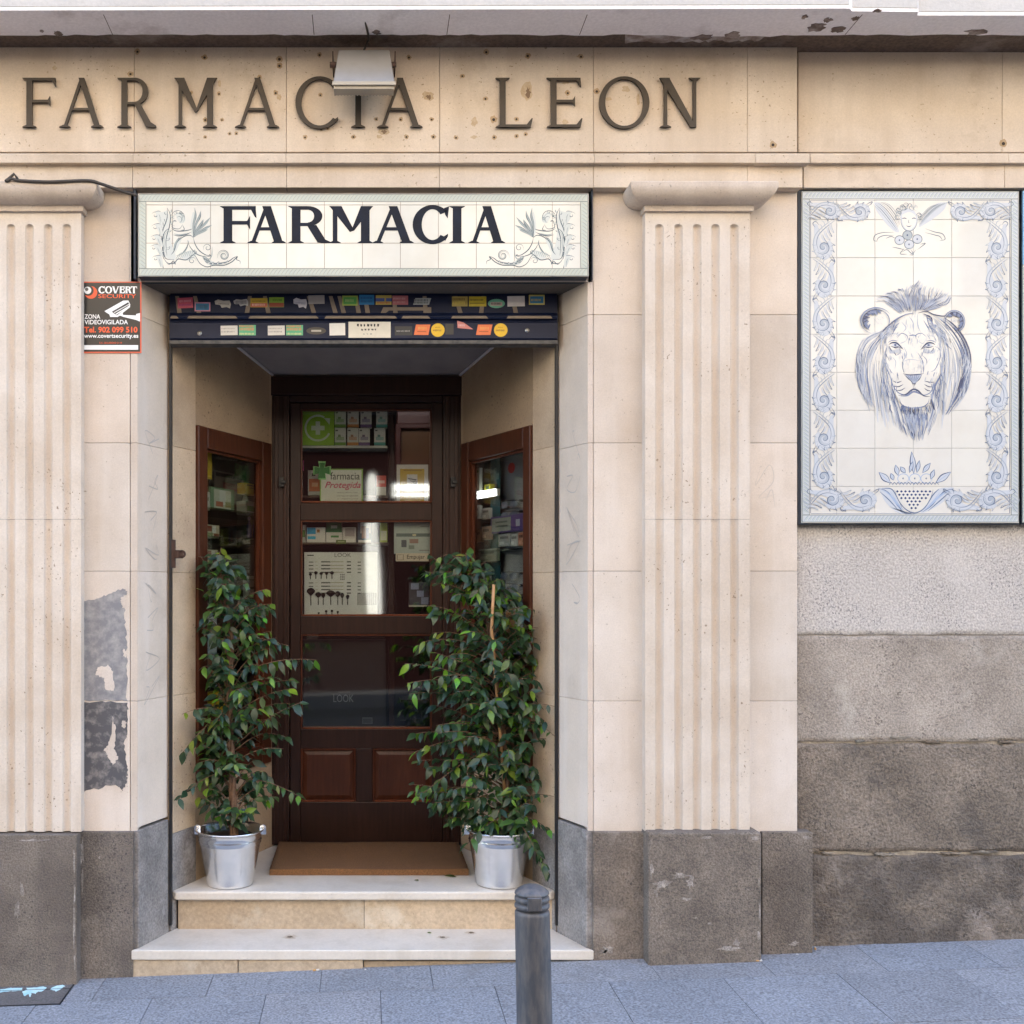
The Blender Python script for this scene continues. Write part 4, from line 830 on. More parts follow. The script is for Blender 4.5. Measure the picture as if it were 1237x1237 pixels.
for pts in ([(250, 350), (170, 350), (110, 370), (100, 410), (130, 415)], [(250, 372), (180, 372), (135, 390), (120, 420)], [(490, 320), (560, 345), (620, 360), (640, 400), (600, 412)], [(490, 350), (560, 368), (600, 380), (620, 408)], [(190, 395), (230, 380), (265, 395)], [(240, 460), (290, 470), (330, 480)], [(430, 480), (470, 450), (490, 430), (450, 440)], [(310, 500), (350, 480), (390, 510), (420, 480)], [(330, 470), (300, 510), (350, 515)], [(380, 480), (400, 515), (370, 520)]): s(pts, 1.0, 2)
br.mb.build('painted_mask', [M_blue0, paint('mask_mid', (.32, .37, .40), .25), paint('mask_line', (.14, .175, .215), .25), M_blue3, M_tile2], lf)
# fruit basket at the bottom
fx = lambda a, b: (960+a*.2239, 530+b*.2239)
br = Brush(YL2, fx); s = br.stroke
br.fill([(455, 265), (530, 275), (590, 400), (640, 405), (560, 400), (490, 340)], 0); br.fill([(860, 262), (780, 270), (730, 330), (680, 400), (760, 370), (850, 300)], 0)
br.fill([(540, 275), (745, 275), (720, 350), (650, 398), (590, 360)], 4, smooth=False)
for i in range(10):
    for j in range(7):
        x = 555+i*22+(j % 2)*11; y = 284+j*18
        if abs(x-645) < 100-(j*17 if j > 2 else j*9) and y < 392: br.fill([(x-8, y), (x, y-7), (x+8, y), (x, y+7)], 3, smooth=False)
for pts in ([(455, 268), (500, 285), (550, 350), (590, 395), (640, 400)], [(460, 285), (510, 330), (560, 385)], [(540, 275), (560, 330), (600, 380), (650, 400), (700, 375), (735, 320), (748, 275)], [(860, 268), (800, 290), (740, 360), (690, 395)], [(840, 285), (790, 330), (720, 390)], [(470, 268), (520, 270), (545, 300), (580, 370)], [(780, 270), (750, 300), (720, 350)]): s(pts, 1.3, 2)
for k in range(5): s([(470+k*12, 275+k*3), (510+k*12, 300+k*12), (560+k*8, 370+k*4)], 1.0, 1); s([(850-k*16, 272+k*4), (790-k*10, 310+k*6), (720-k*5, 375+k*3)], 1.0, 1)
for cx in (587, 650, 712):
    br.fill([(cx+28*cos(a), 215+25*sin(a)) for a in [i*.78 for i in range(8)]], 4); br.arc(cx, 215, 30, 26, 0, 360, 1.0, 1, taper=False); br.arc(cx+3, 220, 24, 19, -10, 130, 1.8, 0); br.arc(cx, 214, 3, 3, 0, 360, 1, 2)
for b_, tip, wd in (((645, 190), (632, 68), 14), ((560, 200), (545, 140), 12), ((600, 185), (570, 150), 11), ((690, 185), (735, 130), 12), ((520, 240), (455, 180), 16), ((760, 240), (845, 178), 16), ((735, 220), (755, 165), 11), ((535, 225), (520, 185), 10), ((660, 185), (675, 115), 10), ((620, 185), (640, 120), 9)):
    dx, dy = tip[0]-b_[0], tip[1]-b_[1]; l = hypot(dx, dy); nx, ny = -dy/l*wd, dx/l*wd; m = ((b_[0]+tip[0])/2, (b_[1]+tip[1])/2)
    br.fill([b_, (m[0]+nx, m[1]+ny), tip, (m[0]-nx, m[1]-ny)], 0); s([b_, (m[0]+nx, m[1]+ny), tip], .9, 2); s([b_, (m[0]-nx, m[1]-ny), tip], 1.2, 3 if wd > 13 else 2); s([b_, m, tip], .9, 1)
for k in range(14): s([(510+k*19, 250), (520+k*19, 236), (532+k*19, 248)], 1.0, 2)
br.mb.build('painted_basket', [M_blue0, M_blue1, paint('basket_line', (.11, .155, .25), .25), M_blue3, M_tile2], lf)
# the lion
fx = lambda a, b: (1020+a*.17782, 330+b*.17785)
br = Brush(YL2, fx); s = br.stroke
def lerp_guides(G, n, wr, tones, jit=8, cut=(0, .25)):
    for gi in range(len(G)-1):
        A = cat(G[gi], 4); C = cat(G[gi+1], 4)
        def at(L, u):
            f = u*(len(L)-1); i = min(int(f), len(L)-2); q = f-i; return (L[i][0]*(1-q)+L[i+1][0]*q, L[i][1]*(1-q)+L[i+1][1]*q)
        for k in range(n):
            v = (k+random.random())/n; u0 = random.uniform(*cut) if random.random() < .5 else random.uniform(0, .75); u1 = u0+random.uniform(.22, .6); u1 = u1 if u1 < .85 else random.uniform(.78, 1.06); pts = []
            jx, jy = random.uniform(-jit, jit), random.uniform(-jit, jit)
            for q in range(6):
                u = u0+(u1-u0)*q/5; a = at(A, u); c = at(C, u); pts.append((a[0]*(1-v)+c[0]*v+jx*(1+.3*sin(q*2)), a[1]*(1-v)+c[1]*v+jy))
            s(pts, random.uniform(*wr), random.choice(tones), n=3)
L = [[(330, 330), (240, 395), (150, 430), (92, 520), (78, 640), (95, 760), (140, 860)], [(335, 345), (260, 430), (185, 540), (165, 680), (185, 820), (190, 940)], [(270, 410), (235, 520), (225, 660), (245, 820), (265, 960), (285, 1070)],
     [(258, 460), (255, 600), (275, 740), (310, 870), (345, 990), (360, 1060)], [(262, 560), (300, 680), (340, 820), (390, 940), (420, 1040), (450, 1110)]]
Rr = [[(600, 270), (700, 310), (790, 400), (850, 520), (862, 660), (830, 800), (750, 920)], [(600, 290), (690, 390), (770, 520), (800, 660), (770, 800), (700, 930)], [(610, 320), (690, 450), (715, 600), (700, 760), (680, 900), (665, 1050)],
      [(640, 400), (690, 560), (650, 700), (640, 850), (630, 960), (600, 1060)], [(680, 580), (640, 690), (610, 800), (605, 920), (575, 1020), (540, 1100)]]
Cn = [[(400, 920), (420, 1000), (445, 1080), (475, 1130)], [(450, 930), (460, 1020), (480, 1130)], [(500, 930), (510, 1020), (520, 1130)], [(560, 920), (565, 1010), (535, 1120)]]
Tt = [[(390, 275), (330, 230), (270, 195), (200, 200)], [(410, 265), (370, 200), (300, 150), (240, 150)], [(440, 265), (420, 180), (390, 120), (365, 110)], [(465, 262), (445, 170), (470, 100), (520, 40)], [(495, 262), (510, 180), (500, 120), (520, 60)], [(520, 255), (560, 190), (560, 140), (575, 95)], [(530, 255), (610, 190), (660, 150), (690, 108)], [(545, 258), (640, 235), (700, 210), (730, 165)]]
for G in (L, Rr): lerp_guides(G, 15, (1.6, 3.4), (0, 0, 0), 5)
lerp_guides(Cn, 12, (2, 3.2), (0, 0), 5); lerp_guides(Tt, 9, (1.2, 2.4), (0, 0), 3)
for G in (L, Rr): lerp_guides(G, 30, (.4, .85), (1, 1, 0, 1, 2), 6)
for G in (L[:2], L[3:], Rr[:2], Rr[3:]): lerp_guides(G, 9, (.6, 1.4), (2, 1, 2), 5, (.1, .6))
for G in (L, Rr): lerp_guides(G, 9, (.8, 1.9), (4,), 6)
lerp_guides(Tt, 5, (.6, 1.2), (4,), 3, (0, .2)); lerp_guides(Cn, 5, (.6, 1.3), (4,), 5)
lerp_guides(Tt, 8, (.5, 1.0), (2, 3), 3, (0, .1)); lerp_guides(Cn, 9, (.8, 1.4), (2, 3), 5, (0, .2))
lerp_guides(Rr[:2], 16, (1.0, 2.0), (2, 3, 2), 3, (.5, .7)); lerp_guides(L[:2], 10, (1.0, 1.8), (2, 1), 3, (.4, .5))
lerp_guides(Cn, 26, (.5, 1.1), (1, 2, 1), 5); lerp_guides(Tt, 22, (.4, .8), (1, 1, 2), 3, (0, .15))
face = [(285, 440), (330, 370), (400, 305), (480, 280), (560, 300), (630, 370), (660, 460), (675, 560), (650, 670), (600, 760), (590, 870), (480, 925), (385, 880), (320, 760), (280, 640), (265, 540)]
br.fill(face, 4)
for pts, w, t in (([(230, 430), (290, 370), (350, 315), (420, 280), (470, 272)], 1.6, 2), ([(215, 450), (300, 355), (400, 290)], 1.0, 3), ([(500, 270), (560, 258), (610, 280), (680, 290), (700, 270)], 1.3, 3), ([(540, 275), (590, 300), (600, 350)], 1.8, 3), ([(560, 280), (570, 330), (590, 380)], 1.4, 2),
    ([(440, 290), (470, 340), (470, 400)], 1.2, 1), ([(500, 290), (500, 350), (520, 400)], 1.2, 1), ([(390, 330), (420, 370), (400, 400)], 1.2, 1), ([(540, 320), (570, 370), (585, 400)], 1.4, 2), ([(460, 300), (465, 260)], 1.4, 2), ([(480, 300), (485, 250)], 1.3, 2),
    ([(290, 475), (285, 430), (330, 410), (375, 415)], .9, 1), ([(360, 440), (390, 408), (428, 425), (425, 455)], 1.0, 2), ([(490, 450), (488, 420), (525, 408), (560, 432)], 1.0, 2), ([(425, 455), (400, 470), (380, 476)], .8, 1), ([(500, 460), (530, 476), (545, 470)], .8, 1), ([(440, 425), (470, 420), (495, 428)], 1.6, 2), ([(400, 410), (420, 440)], .8, 1),
    ([(570, 425), (610, 430), (622, 470)], .9, 1), ([(305, 492), (320, 525), (345, 545), (352, 560)], 1.5, 3), ([(330, 500), (350, 508), (375, 500)], .8, 3), ([(540, 535), (575, 540), (600, 525), (608, 505)], 1.5, 3), ([(545, 498), (570, 505), (595, 498)], .8, 3),
    ([(350, 560), (375, 545), (390, 520)], .8, 2), ([(535, 560), (560, 590), (560, 620)], .9, 2), ([(615, 495), (650, 520), (650, 580), (620, 650), (590, 670)], 1.0, 2), ([(290, 500), (275, 560), (300, 640), (340, 690)], 1.0, 1), ([(330, 570), (350, 600), (345, 650)], .9, 1),
    ([(405, 500), (425, 550), (400, 600), (402, 670)], 1.2, 1), ([(395, 600), (398, 640), (408, 680)], 1.2, 3), ([(500, 540), (530, 590), (540, 640), (538, 680)], 1.4, 2), ([(400, 600), (450, 585), (520, 595)], .8, 1),
    ([(400, 682), (440, 690), (500, 688), (540, 682)], 1.6, 3), ([(410, 690), (435, 715), (458, 735), (470, 765)], 1.3, 3), ([(528, 690), (510, 720), (488, 740), (478, 765)], 1.3, 3), ([(468, 745), (476, 752), (486, 745)], 1.4, 3), ([(474, 752), (474, 785)], .9, 3),
    ([(472, 765), (460, 800), (420, 825), (375, 815), (345, 785), (325, 740), (330, 710)], 1.1, 2), ([(480, 770), (495, 805), (540, 828), (585, 810), (605, 770), (610, 735)], 1.1, 2), ([(330, 730), (360, 742), (392, 732)], 1.2, 3), ([(335, 768), (370, 770), (402, 755)], 1.2, 3), ([(350, 795), (385, 795), (415, 778)], 1.1, 3), ([(610, 740), (580, 740), (548, 732)], 1.2, 3), ([(602, 772), (575, 770), (545, 755)], 1.2, 3), ([(590, 800), (565, 795), (545, 780)], 1.1, 3),
    ([(370, 830), (420, 822), (455, 795), (478, 788), (505, 800), (540, 832), (582, 838)], 2.0, 3), ([(385, 835), (430, 830), (470, 805), (510, 815), (560, 838)], 2.2, 2), ([(375, 850), (390, 890), (430, 910), (480, 915), (540, 905), (570, 880), (578, 850)], 1.2, 2), ([(265, 560), (290, 650), (320, 720), (330, 800), (370, 880)], 1.4, 2), ([(675, 570), (660, 680), (620, 760), (600, 840), (605, 900)], 2.2, 2), ([(590, 820), (600, 880), (615, 930)], 2.6, 3), ([(385, 420), (350, 470)], .6, 1)): s(pts, w, t)
for k in range(40):
    x = 385+random.random()*200; y = 895+18*sin((x-385)/200*pi)+random.uniform(-8, 6); s([(x, y), (x+random.uniform(-6, 6), y+18), (x+random.uniform(-8, 8), y+random.uniform(28, 60))], random.uniform(.6, 1.3), random.choice((2, 2, 3, 1)), n=3)
for k in range(26):
    x = random.choice((random.uniform(290, 360), random.uniform(590, 640))); y = random.uniform(740, 900); s([(x, y), (x+random.uniform(-8, 8), y+25), (x+random.uniform(-10, 14), y+55)], random.uniform(.6, 1.2), random.choice((1, 2, 2)), n=3)
for k in range(50):
    x = random.gauss(470, 55); y = random.uniform(300, 640); l = random.uniform(12, 30); s([(x, y), (x+(x-470)*.08, y-l*.5), (x+(x-470)*.16, y-l)], random.uniform(.4, .8), random.choice((0, 1, 0)), n=2)
br.fill([(415, 690), (470, 696), (525, 690), (500, 728), (477, 748), (452, 728)], 1)
for k in range(6): s([(430+k*16, 692), (445+k*11, 712), (462+k*5, 735)], .8, 2)
for ex, ey, sd in ((348, 488, 1), (574, 489, -1)):
    br.fill([(ex-30*sd, ey), (ex-10*sd, ey-12), (ex+16*sd, ey-6), (ex+34*sd, ey+12), (ex+8*sd, ey+10), (ex-12*sd, ey+9)], 0); br.fill([(ex+10*cos(a), ey-1+8*sin(a)) for a in [i for i in range(6)]], 2); br.fill([(ex+4*cos(a), ey-1+4*sin(a)) for a in [i for i in range(6)]], 3)
    s([(ex-44*sd, ey-4), (ex-22*sd, ey-16), (ex+6*sd, ey-15), (ex+28*sd, ey+2), (ex+54*sd, ey+30)], 2.0, 3); s([(ex-34*sd, ey+6), (ex-8*sd, ey+14), (ex+22*sd, ey+12), (ex+44*sd, ey+26)], 1.1, 3); s([(ex-50*sd, ey-18), (ex-20*sd, ey-32), (ex+16*sd, ey-28)], 1.0, 2)
    for k in range(16): s([(ex+(-46+k*5)*sd, ey+22+8*sin(k*.3)), (ex+(-42+k*5)*sd, ey+40+10*sin(k*.3)), (ex+(-34+k*5)*sd, ey+58)], random.uniform(.5, .9), random.choice((0, 1, 1)), n=2)
for k in range(120):      # hatching that models brow, nose bridge, cheeks and muzzle
    c_ = random.choice(((405, 560, 14, 70, .1), (525, 590, 14, 70, -.1), (300, 580, 22, 80, .35), (650, 560, 22, 90, -.35), (345, 690, 26, 40, .3), (600, 680, 26, 40, -.3), (470, 440, 40, 30, 0), (330, 400, 30, 30, -.8), (610, 390, 25, 40, .6), (470, 340, 50, 30, 0)))
    x = random.gauss(c_[0], c_[2]); y = random.gauss(c_[1], c_[3]*.5); l = random.uniform(14, 40); s([(x, y), (x+l*c_[4]*.5+random.uniform(-3, 3), y+l*.5), (x+l*c_[4], y+l)], random.uniform(.5, 1.1), random.choice((0, 0, 1, 1, 2)), n=2)
for k in range(60):
    x = random.uniform(405, 535); y = random.uniform(585, 672); s([(x, y), (x+random.uniform(-2, 2), y+random.uniform(8, 16))], random.uniform(.5, .9), random.choice((0, 0, 1)), n=2)
for k in range(150):      # loose hair round the ears, temples and outer mane
    sd = random.choice((-1, 1)); z_ = random.random()
    if z_ < .45: x = 470+sd*random.uniform(90, 215); y = 470-(215-abs(x-470))*.9-random.uniform(0, 60); s([(x, y), (x+sd*random.uniform(10, 30), y+random.uniform(5, 25)), (x+sd*random.uniform(25, 60), y+random.uniform(30, 80))], random.uniform(.5, 1.2), random.choice((0, 1, 1, 2)), n=3)
    else:
        a = random.uniform(-.5, .75); x = 468+sd*390*cos(a)*random.uniform(.90, 1.03); y = 640+300*sin(a); s([(x, y), (x+sd*random.uniform(-6, 6), y+35), (x-sd*random.uniform(0, 25), y+random.uniform(60, 110))], random.uniform(.4, .9), random.choice((0, 0, 1)), n=3)
for k in range(70):       # hair crossing from cheek to mane
    sd = random.choice((-1, 1)); x = 470+sd*random.uniform(170, 215); y = random.uniform(400, 860); s([(x, y), (x+sd*random.uniform(2, 12), y+30), (x+sd*random.uniform(-4, 14), y+random.uniform(60, 110))], random.uniform(.5, 1.1), random.choice((0, 1, 1, 2)), n=3)
for cx, cy, rx, ry, sd in ((218, 322, 100, 85, -1), (748, 328, 68, 72, 1)):      # ears
    br.arc(cx, cy, rx*1.06, ry*1.06, 110 if sd < 0 else -170, 330 if sd < 0 else 90, 1.1, 2); br.arc(cx-sd*rx*.1, cy, rx*.80, ry*.84, 290 if sd < 0 else 100, 400 if sd < 0 else 255, 1.0, 2)
    br.arc(cx, cy, rx, ry, 150 if sd < 0 else -150, 300 if sd < 0 else 60, 1.0, 1); br.arc(cx, cy, rx*.90, ry*.88, 120 if sd < 0 else -165, 310 if sd < 0 else 75, 1.5, 3)
    for k in range(20):
        a = radians((130+k*8) if sd < 0 else (-140+k*11)); r0 = .88; r1 = random.uniform(.45, .7); s([(cx+rx*r0*cos(a), cy+ry*r0*sin(a)), (cx+rx*(r0+r1)/2*cos(a+.12), cy+ry*(r0+r1)/2*sin(a+.12)), (cx+rx*r1*cos(a+.3), cy+ry*r1*sin(a+.3))], random.uniform(1.4, 2.6), random.choice((2, 3, 2)), n=3)
    for k in range(18):
        a = radians(random.uniform(0, 360)); r = random.uniform(.1, .55); s([(cx+rx*r*cos(a), cy+ry*r*sin(a)), (cx+rx*r*cos(a)+14*sd, cy+ry*r*sin(a)-14)], random.uniform(.6, 1.1), random.choice((0, 1, 1)), n=2)
br.mb.build('painted_lion', [paint('lion_wash', (.50, .525, .565), .25), paint('lion_light', (.32, .36, .44), .25), paint('lion_mid', (.13, .17, .28), .25), paint('lion_dark', (.028, .045, .11), .25), M_tile2], lf)
# neighbouring tile panel, only its edge in view
np_ = thing('green_tile_panel', 'edge of a blue and grey green tile panel at the far right', 'tile panel', (PX(1300), YL2, PZ(633)))
g = MB(); g.box(PX(1236, YL2), PX(1500, YL2), YL2+.01, YG-.003, PZ(633, YL2), PZ(229, YL2)); g.build('backing_board', M_edge_shade, np_)
g = MB()
for i in range(6):
    for j in range(9):
        c = (.35, .62, .80) if j < 2 else (.62, .66, .58); g.box(PX(1236.6+i*44, YL2), PX(1280.1+i*44, YL2), YL2, YL2+.0095, PZ(230+(j+1)*44.6-.4, YL2), PZ(230+j*44.6, YL2), 0, c)
g.build('tile_field', paint('tile_plain', (.9, .9, .9), .2), np_)

# ================================================================== security plate
sp_ = thing('security_plate', 'black and orange video surveillance plate fixed to the left pier', 'sign', (PX(134), -.004, PZ(425)))
Y0 = -.0035
g = MB(); g.pbox(98.3, 170.8, 340, 426.5, Y0, -.0004); pl = g.build('plate', paint('plate_orange', (.62, .10, .045), .35), sp_, bevel=.0006)
Y1 = Y0-.0003; g = MB(); g.pbox(99.6, 169.2, 341.4, 424.8, Y1, Y0-.0001); g.build('black_field', paint('plate_black', (.014, .013, .013), .3, var=.3, scale=30), pl)
WH = paint('plate_white', (.82, .82, .80), .4); OR = paint('plate_orange_ink', (.75, .10, .03), .4)
Y2 = Y1-.0003
g = MB(); g.pbox(101.5, 166.8, 416.8, 422.3, Y2, Y2+.0002); g.build('white_strip', WH, pl)
g = MB(); letter_w = ((('C', 118.8, 126.5), ('O', 126.8, 135.4), ('V', 135, 144), ('E', 144, 150.5), ('R', 151, 159), ('T', 157.8, 165.5)))
for ch, a, b in letter_w: letter_mb(g, ch, a, b, 354.2, 345.8, Y2+.0002, .0002, .26, .13, .07, .04)
g.build('lettering', WH, pl)
type_text('SECURITY', 'lettering', pl, OR, 118.5, 164.5, 355.2, 360, Y2, bold=.012)
type_text('ZONA', 'lettering', pl, WH, 102, 121, 379.5, 385, Y2, bold=.016); type_text('VIDEOVIGILADA', 'lettering', pl, WH, 102, 154.5, 386.2, 391.7, Y2, bold=.016)
type_text('Tel. 902 099 510', 'lettering', pl, OR, 101.5, 166, 394.6, 401.8, Y2, bold=.035); type_text('www.covertsecurity.es', 'lettering', pl, WH, 101.2, 167, 403.2, 409.6, Y2, bold=.02); type_text('S.G. SEGURIDAD 2118', 'lettering', pl, OR, 120, 147, 413, 415, Y2)
g = MB(); disc(g, 109.8, 353.2, 7.6, Y2-.0001, 0, n=28); disc(g, 106.6, 350.9, 6.4, Y2-.0003, 2, n=28); disc(g, 105.8, 350.6, 4.4, Y2-.0005, 1, n=28); disc(g, 104.6, 349.3, 2.1, Y2-.0007, 3, n=20)
g.build('emblem', [OR, WH, bpy.data.materials['plate_black'], paint('plate_grey', (.12, .11, .10), .4)], pl)
def Z5(x, y): return (95+x*.07678, 335+y*.07682)
g = MB()
for poly, m, e in (([(405, 530), (700, 365), (780, 362), (810, 425), (805, 470), (690, 560), (700, 590), (900, 598), (905, 575), (965, 560), (965, 695), (900, 668), (700, 620), (650, 600), (610, 622), (495, 622), (480, 580), (430, 550)], 0, 0), ([(520, 540), (780, 388), (800, 432), (600, 600)], 1, .0002), ([(555, 548), (795, 415), (798, 424), (562, 558)], 0, .0003), ([(575, 575), (800, 440), (800, 450), (590, 590)], 0, .0003)):
    vs = [P(*Z5(a, b), Y2-.0001-e) for a, b in poly]; g.add(vs, [list(range(len(vs)))], m)
g.build('camera_drawing', [WH, bpy.data.materials['plate_black']], pl)

# ================================================================== roller shutter with stickers
sh = thing('roller_shutter', 'rolled up navy shutter edge covered in small stickers over the doorway', 'shutter', (0, .2, PZ(415, .2)))
Yb = .165
g = MB()
XL, XR = PX(206.5, .2), PX(672, .2)
z = lambda p: PZ(p, .18)
prof = [(.215, z(326)), (.19, z(326)), (.19, z(353)), (.182, z(354)), (.178, z(358)), (.178, z(378)), (.166, z(381)), (.160, z(383.5)), (.166, z(386)), (.178, z(387)), (.176, z(389)), (.166, z(390.5)), (.166, z(409.5)), (.172, z(411)), (.172, z(413)), (.215, z(413))]
g.prismx(prof, XL, XR); cur = g.build('slat_curtain', M_navy, sh, bevel=.001)
g = MB(); g.prismx([(.160, z(412.2)), (.16, z(416.5)), (.235, z(416.5)), (.235, z(412.2))], XL, XR); g.build('bottom_rail', paint('worn_rail', (.10, .095, .09), .6, var=.8, scale=30, col2=(.03, .03, .035)), sh, bevel=.001)
for x0, x1 in ((203.8, 206.8), (671.5, 674.8)):
    g = MB(); g.box(PX(x0, .2), PX(x1, .2), .205, .232, ZT+.004 if False else PZ(1117, .22), PZ(341, .2)); g.build('guide_rail', M_black, sh)
g = MB()   # beige overspray shapes left of an old painting
def sheetq(g, x0, x1, y0, y1, y, m=0): g.add([P(x0, y1, y), P(x1, y1, y), P(x1, y0, y), P(x0, y0, y)], [(0, 1, 2, 3)], m)
yk = .1775
for x0, x1, w in ((211, 213.5, 0), (232.5, 237, 0), (299, 295, 0), (317, 321, 0), (370, 376, 0), (396.5, 402, 0), (407, 412, 0), (427, 430, 0), (438, 441, 0), (473, 474.5, 0), (510, 511, 0), (547.5, 553, 0), (581, 578, 0), (616, 620, 0)):
    g.add([P(x0, 346, yk+.0119), P(x0+5.2, 346, yk+.0119), P(x1+5.2, 352.6, yk+.0119), P(x1, 352.6, yk+.0119)], [(0, 1, 2, 3)])
    g.add([P(x0+.5, 357.5, yk), P(x0+5.2, 357.5, yk), P(x1+6, 378, yk), P(x1+.6, 378, yk)], [(0, 1, 2, 3)])
for x0, x1 in ((205, 216), (226, 287), (300, 385), (392, 480), (485, 520), (545, 590), (612, 668)):
    g.add([P(x0+2, 381.4, .1595), P(x1-3, 381.4, .1595), P(x1, 384.6, .159), P(x0, 384.6, .159)], [(0, 1, 2, 3)])
g.add([P(463, 371, yk-.0002), P(521, 371, yk-.0002), P(521, 378, yk-.0002), P(516, 378, yk-.0002), P(516, 375, yk-.0002), P(470, 375, yk-.0002), P(466, 378, yk-.0002), P(460, 378, yk-.0002)], [(0, 1, 2, 3, 4, 5, 6, 7)])
g.build('overspray', M_tan, cur)
for x, y in ((241, 402.5), (637, 399)):
    g = MB(); Mx = Matrix.Rotation(radians(90), 4, 'X'); g.lathe([(.0, .006), (.005, .006), (.005, .004), (.0095, .003), (.0105, .0)], P(x, y, .1655), 20, M=Mx); g.build('bolt', M_alu, cur)
def sticker(x0, x1, y0, y1, y, col, marks=(), tilt=0, shape='rect', lab=None):
    g = MB(); cx, cy = (x0+x1)/2, (y0+y1)/2; ca, sa = cos(radians(tilt)), sin(radians(tilt)); hw, hh = (x1-x0)/2, (y1-y0)/2
    def q(u, v, e): X, Y = u*hw, v*hh; return P(cx+X*ca-Y*sa, cy+X*sa+Y*ca, y-e)
    if shape == 'rect': o = [(-1, -1), (1, -1), (1, 1), (-1, 1)]
    elif shape == 'round': o = [(cos(a*pi/12), sin(a*pi/12)) for a in range(24)]
    elif shape == 'slant': o = [(-.75, -1), (1, -1), (.75, 1), (-1, 1)]
    elif shape == 'torn': o = [(-1, -.6), (-.6, -1), (.1, -.75), (.8, -.9), (1, -.1), (.9, 1), (.5, .7), (-.1, .95), (-.3, .3), (-.9, .2)]
    elif shape == 'tri': o = [(-1, -1), (-.2, -.6), (.3, .0), (1, .9), (-.9, .7)]
    g.add([q(u, v, 0) for u, v in o], [list(range(len(o)))], 0)
    mats = [flat(*col)]
    for i, (kind, a, b, c, d, mc) in enumerate(marks):
        mats.append(flat(*mc)); mi = len(mats)-1
        if kind == 'b': g.add([q(a, c, .0002+i*.0001), q(b, c, .0002+i*.0001), q(b, d, .0002+i*.0001), q(a, d, .0002+i*.0001)], [(0, 1, 2, 3)], mi)
        else:
            n = int((b-a)/.16)
            for k in range(n):
                w = random.uniform(.07, .12); u = a+k*.16; g.add([q(u, c, .0003+i*.0001), q(u+w, c+random.uniform(0, .1), .0003+i*.0001), q(u+w*.8, d, .0003+i*.0001), q(u, d-random.uniform(0, .1), .0003+i*.0001)], [(0, 1, 2, 3)], mi)
    o = g.build('sticker', mats, cur, recalc=False)
    if lab: o['label'] = lab
yu, ylw = .1772, .1655
wht, ylo, red, grn, blu, org, pnk = (.62, .60, .56), (.62, .42, .05), (.45, .06, .06), (.12, .35, .13), (.02, .18, .35), (.75, .18, .06), (.55, .09, .15)
sticker(214.5, 233, 359.5, 372, yu, pnk, (('s', -.8, .8, -.6, -.1, (.7, .3, .35)), ('s', -.8, .8, .2, .6, (.3, .04, .2))), -3, lab='pink red sticker')
sticker(235, 254, 365, 376, yu, (.55, .25, .35), (('b', -.85, .85, -.75, .75, blu), ('s', -.6, .7, -.4, .4, (.01, .06, .12))), lab='blue sticker with a pink rim')
sticker(259, 279, 362, 372, yu, (.5, .47, .42), (('s', -.5, .8, -.2, .2, (.2, .18, .16)),), 3, 'torn'); sticker(282, 300, 361, 370, yu, (.42, .42, .42), (('s', -.8, .8, -.6, .5, (.15, .15, .17)),), -4, 'torn')
sticker(302.5, 323, 360, 371, yu, ylo, (('b', -.95, .95, .1, .9, (.55, .12, .08)), ('s', -.8, .8, .2, .7, (.75, .5, .4)), ('s', -.8, .8, -.5, -.15, (.3, .2, .02))), lab='yellow and red sticker')
sticker(325, 343, 359, 371, yu, (.25, .42, .05), (('b', -.98, .98, .1, .95, (.28, .06, .03)), ('s', -.5, .8, -.7, -.2, (.08, .2, .02))), lab='green and brown sticker')
sticker(354, 371, 360, 372, yu, (.55, .54, .60), (('s', -.8, .8, -.2, .3, (.3, .3, .4)),), 5, 'torn'); sticker(372.5, 392, 356.5, 367, yu, (.36, .33, .32), (), -1)
sticker(413.5, 432, 357, 369, yu, (.35, .45, .08), (('b', -.85, .85, -.7, .75, (.10, .36, .08)), ('s', -.6, .6, -.3, .3, (.4, .55, .2))), lab='bright green sticker')
sticker(434, 452, 356, 368, yu, (.02, .20, .45), (('s', -.8, .8, -.6, -.1, (.01, .06, .2)), ('s', -.8, .8, .1, .6, (.02, .08, .2))), lab='plain blue sticker')
sticker(454, 473, 356.5, 368, yu, (.55, .42, .10), (('b', -1, .1, -.4, .3, (.08, .12, .35)), ('b', .3, 1, -.4, .3, (.08, .12, .35)), ('s', -.8, .8, .4, .8, (.5, .08, .05))))
sticker(474, 493, 357, 368, yu, (.45, .14, .16), (('s', -.9, .8, -.6, -.1, (.6, .35, .35)), ('s', -.9, .8, .2, .7, (.6, .3, .3)))); sticker(499, 521, 360, 368, yu, (.38, .40, .40), (('s', -.9, .8, -.7, 0, (.12, .14, .14)), ('s', -.9, .8, .1, .7, (.12, .14, .14))), 0, 'slant')
sticker(546, 565, 358, 370, yu, (.42, .32, .08), (('s', -.9, .8, -.7, -.2, (.15, .08, .02)), ('s', -.9, .8, .0, .6, (.65, .5, .1)))); sticker(566.5, 587.5, 358, 370, yu, (.55, .43, .03), (('s', -.9, .8, -.5, -.1, (.15, .12, .02)), ('b', -.9, .8, .3, .45, (.2, .15, .02))), lab='yellow sticker')
sticker(589.5, 610, 361, 372, yu, (.15, .42, .28), (('b', -.7, .7, -.3, .5, (.45, .35, .32)), ('s', -.6, .6, -.2, .3, (.1, .1, .1))), 0, 'round', lab='green oval sticker'); sticker(613, 634, 357.5, 370, yu, (.66, .62, .60), (), -1, lab='blank white sticker')
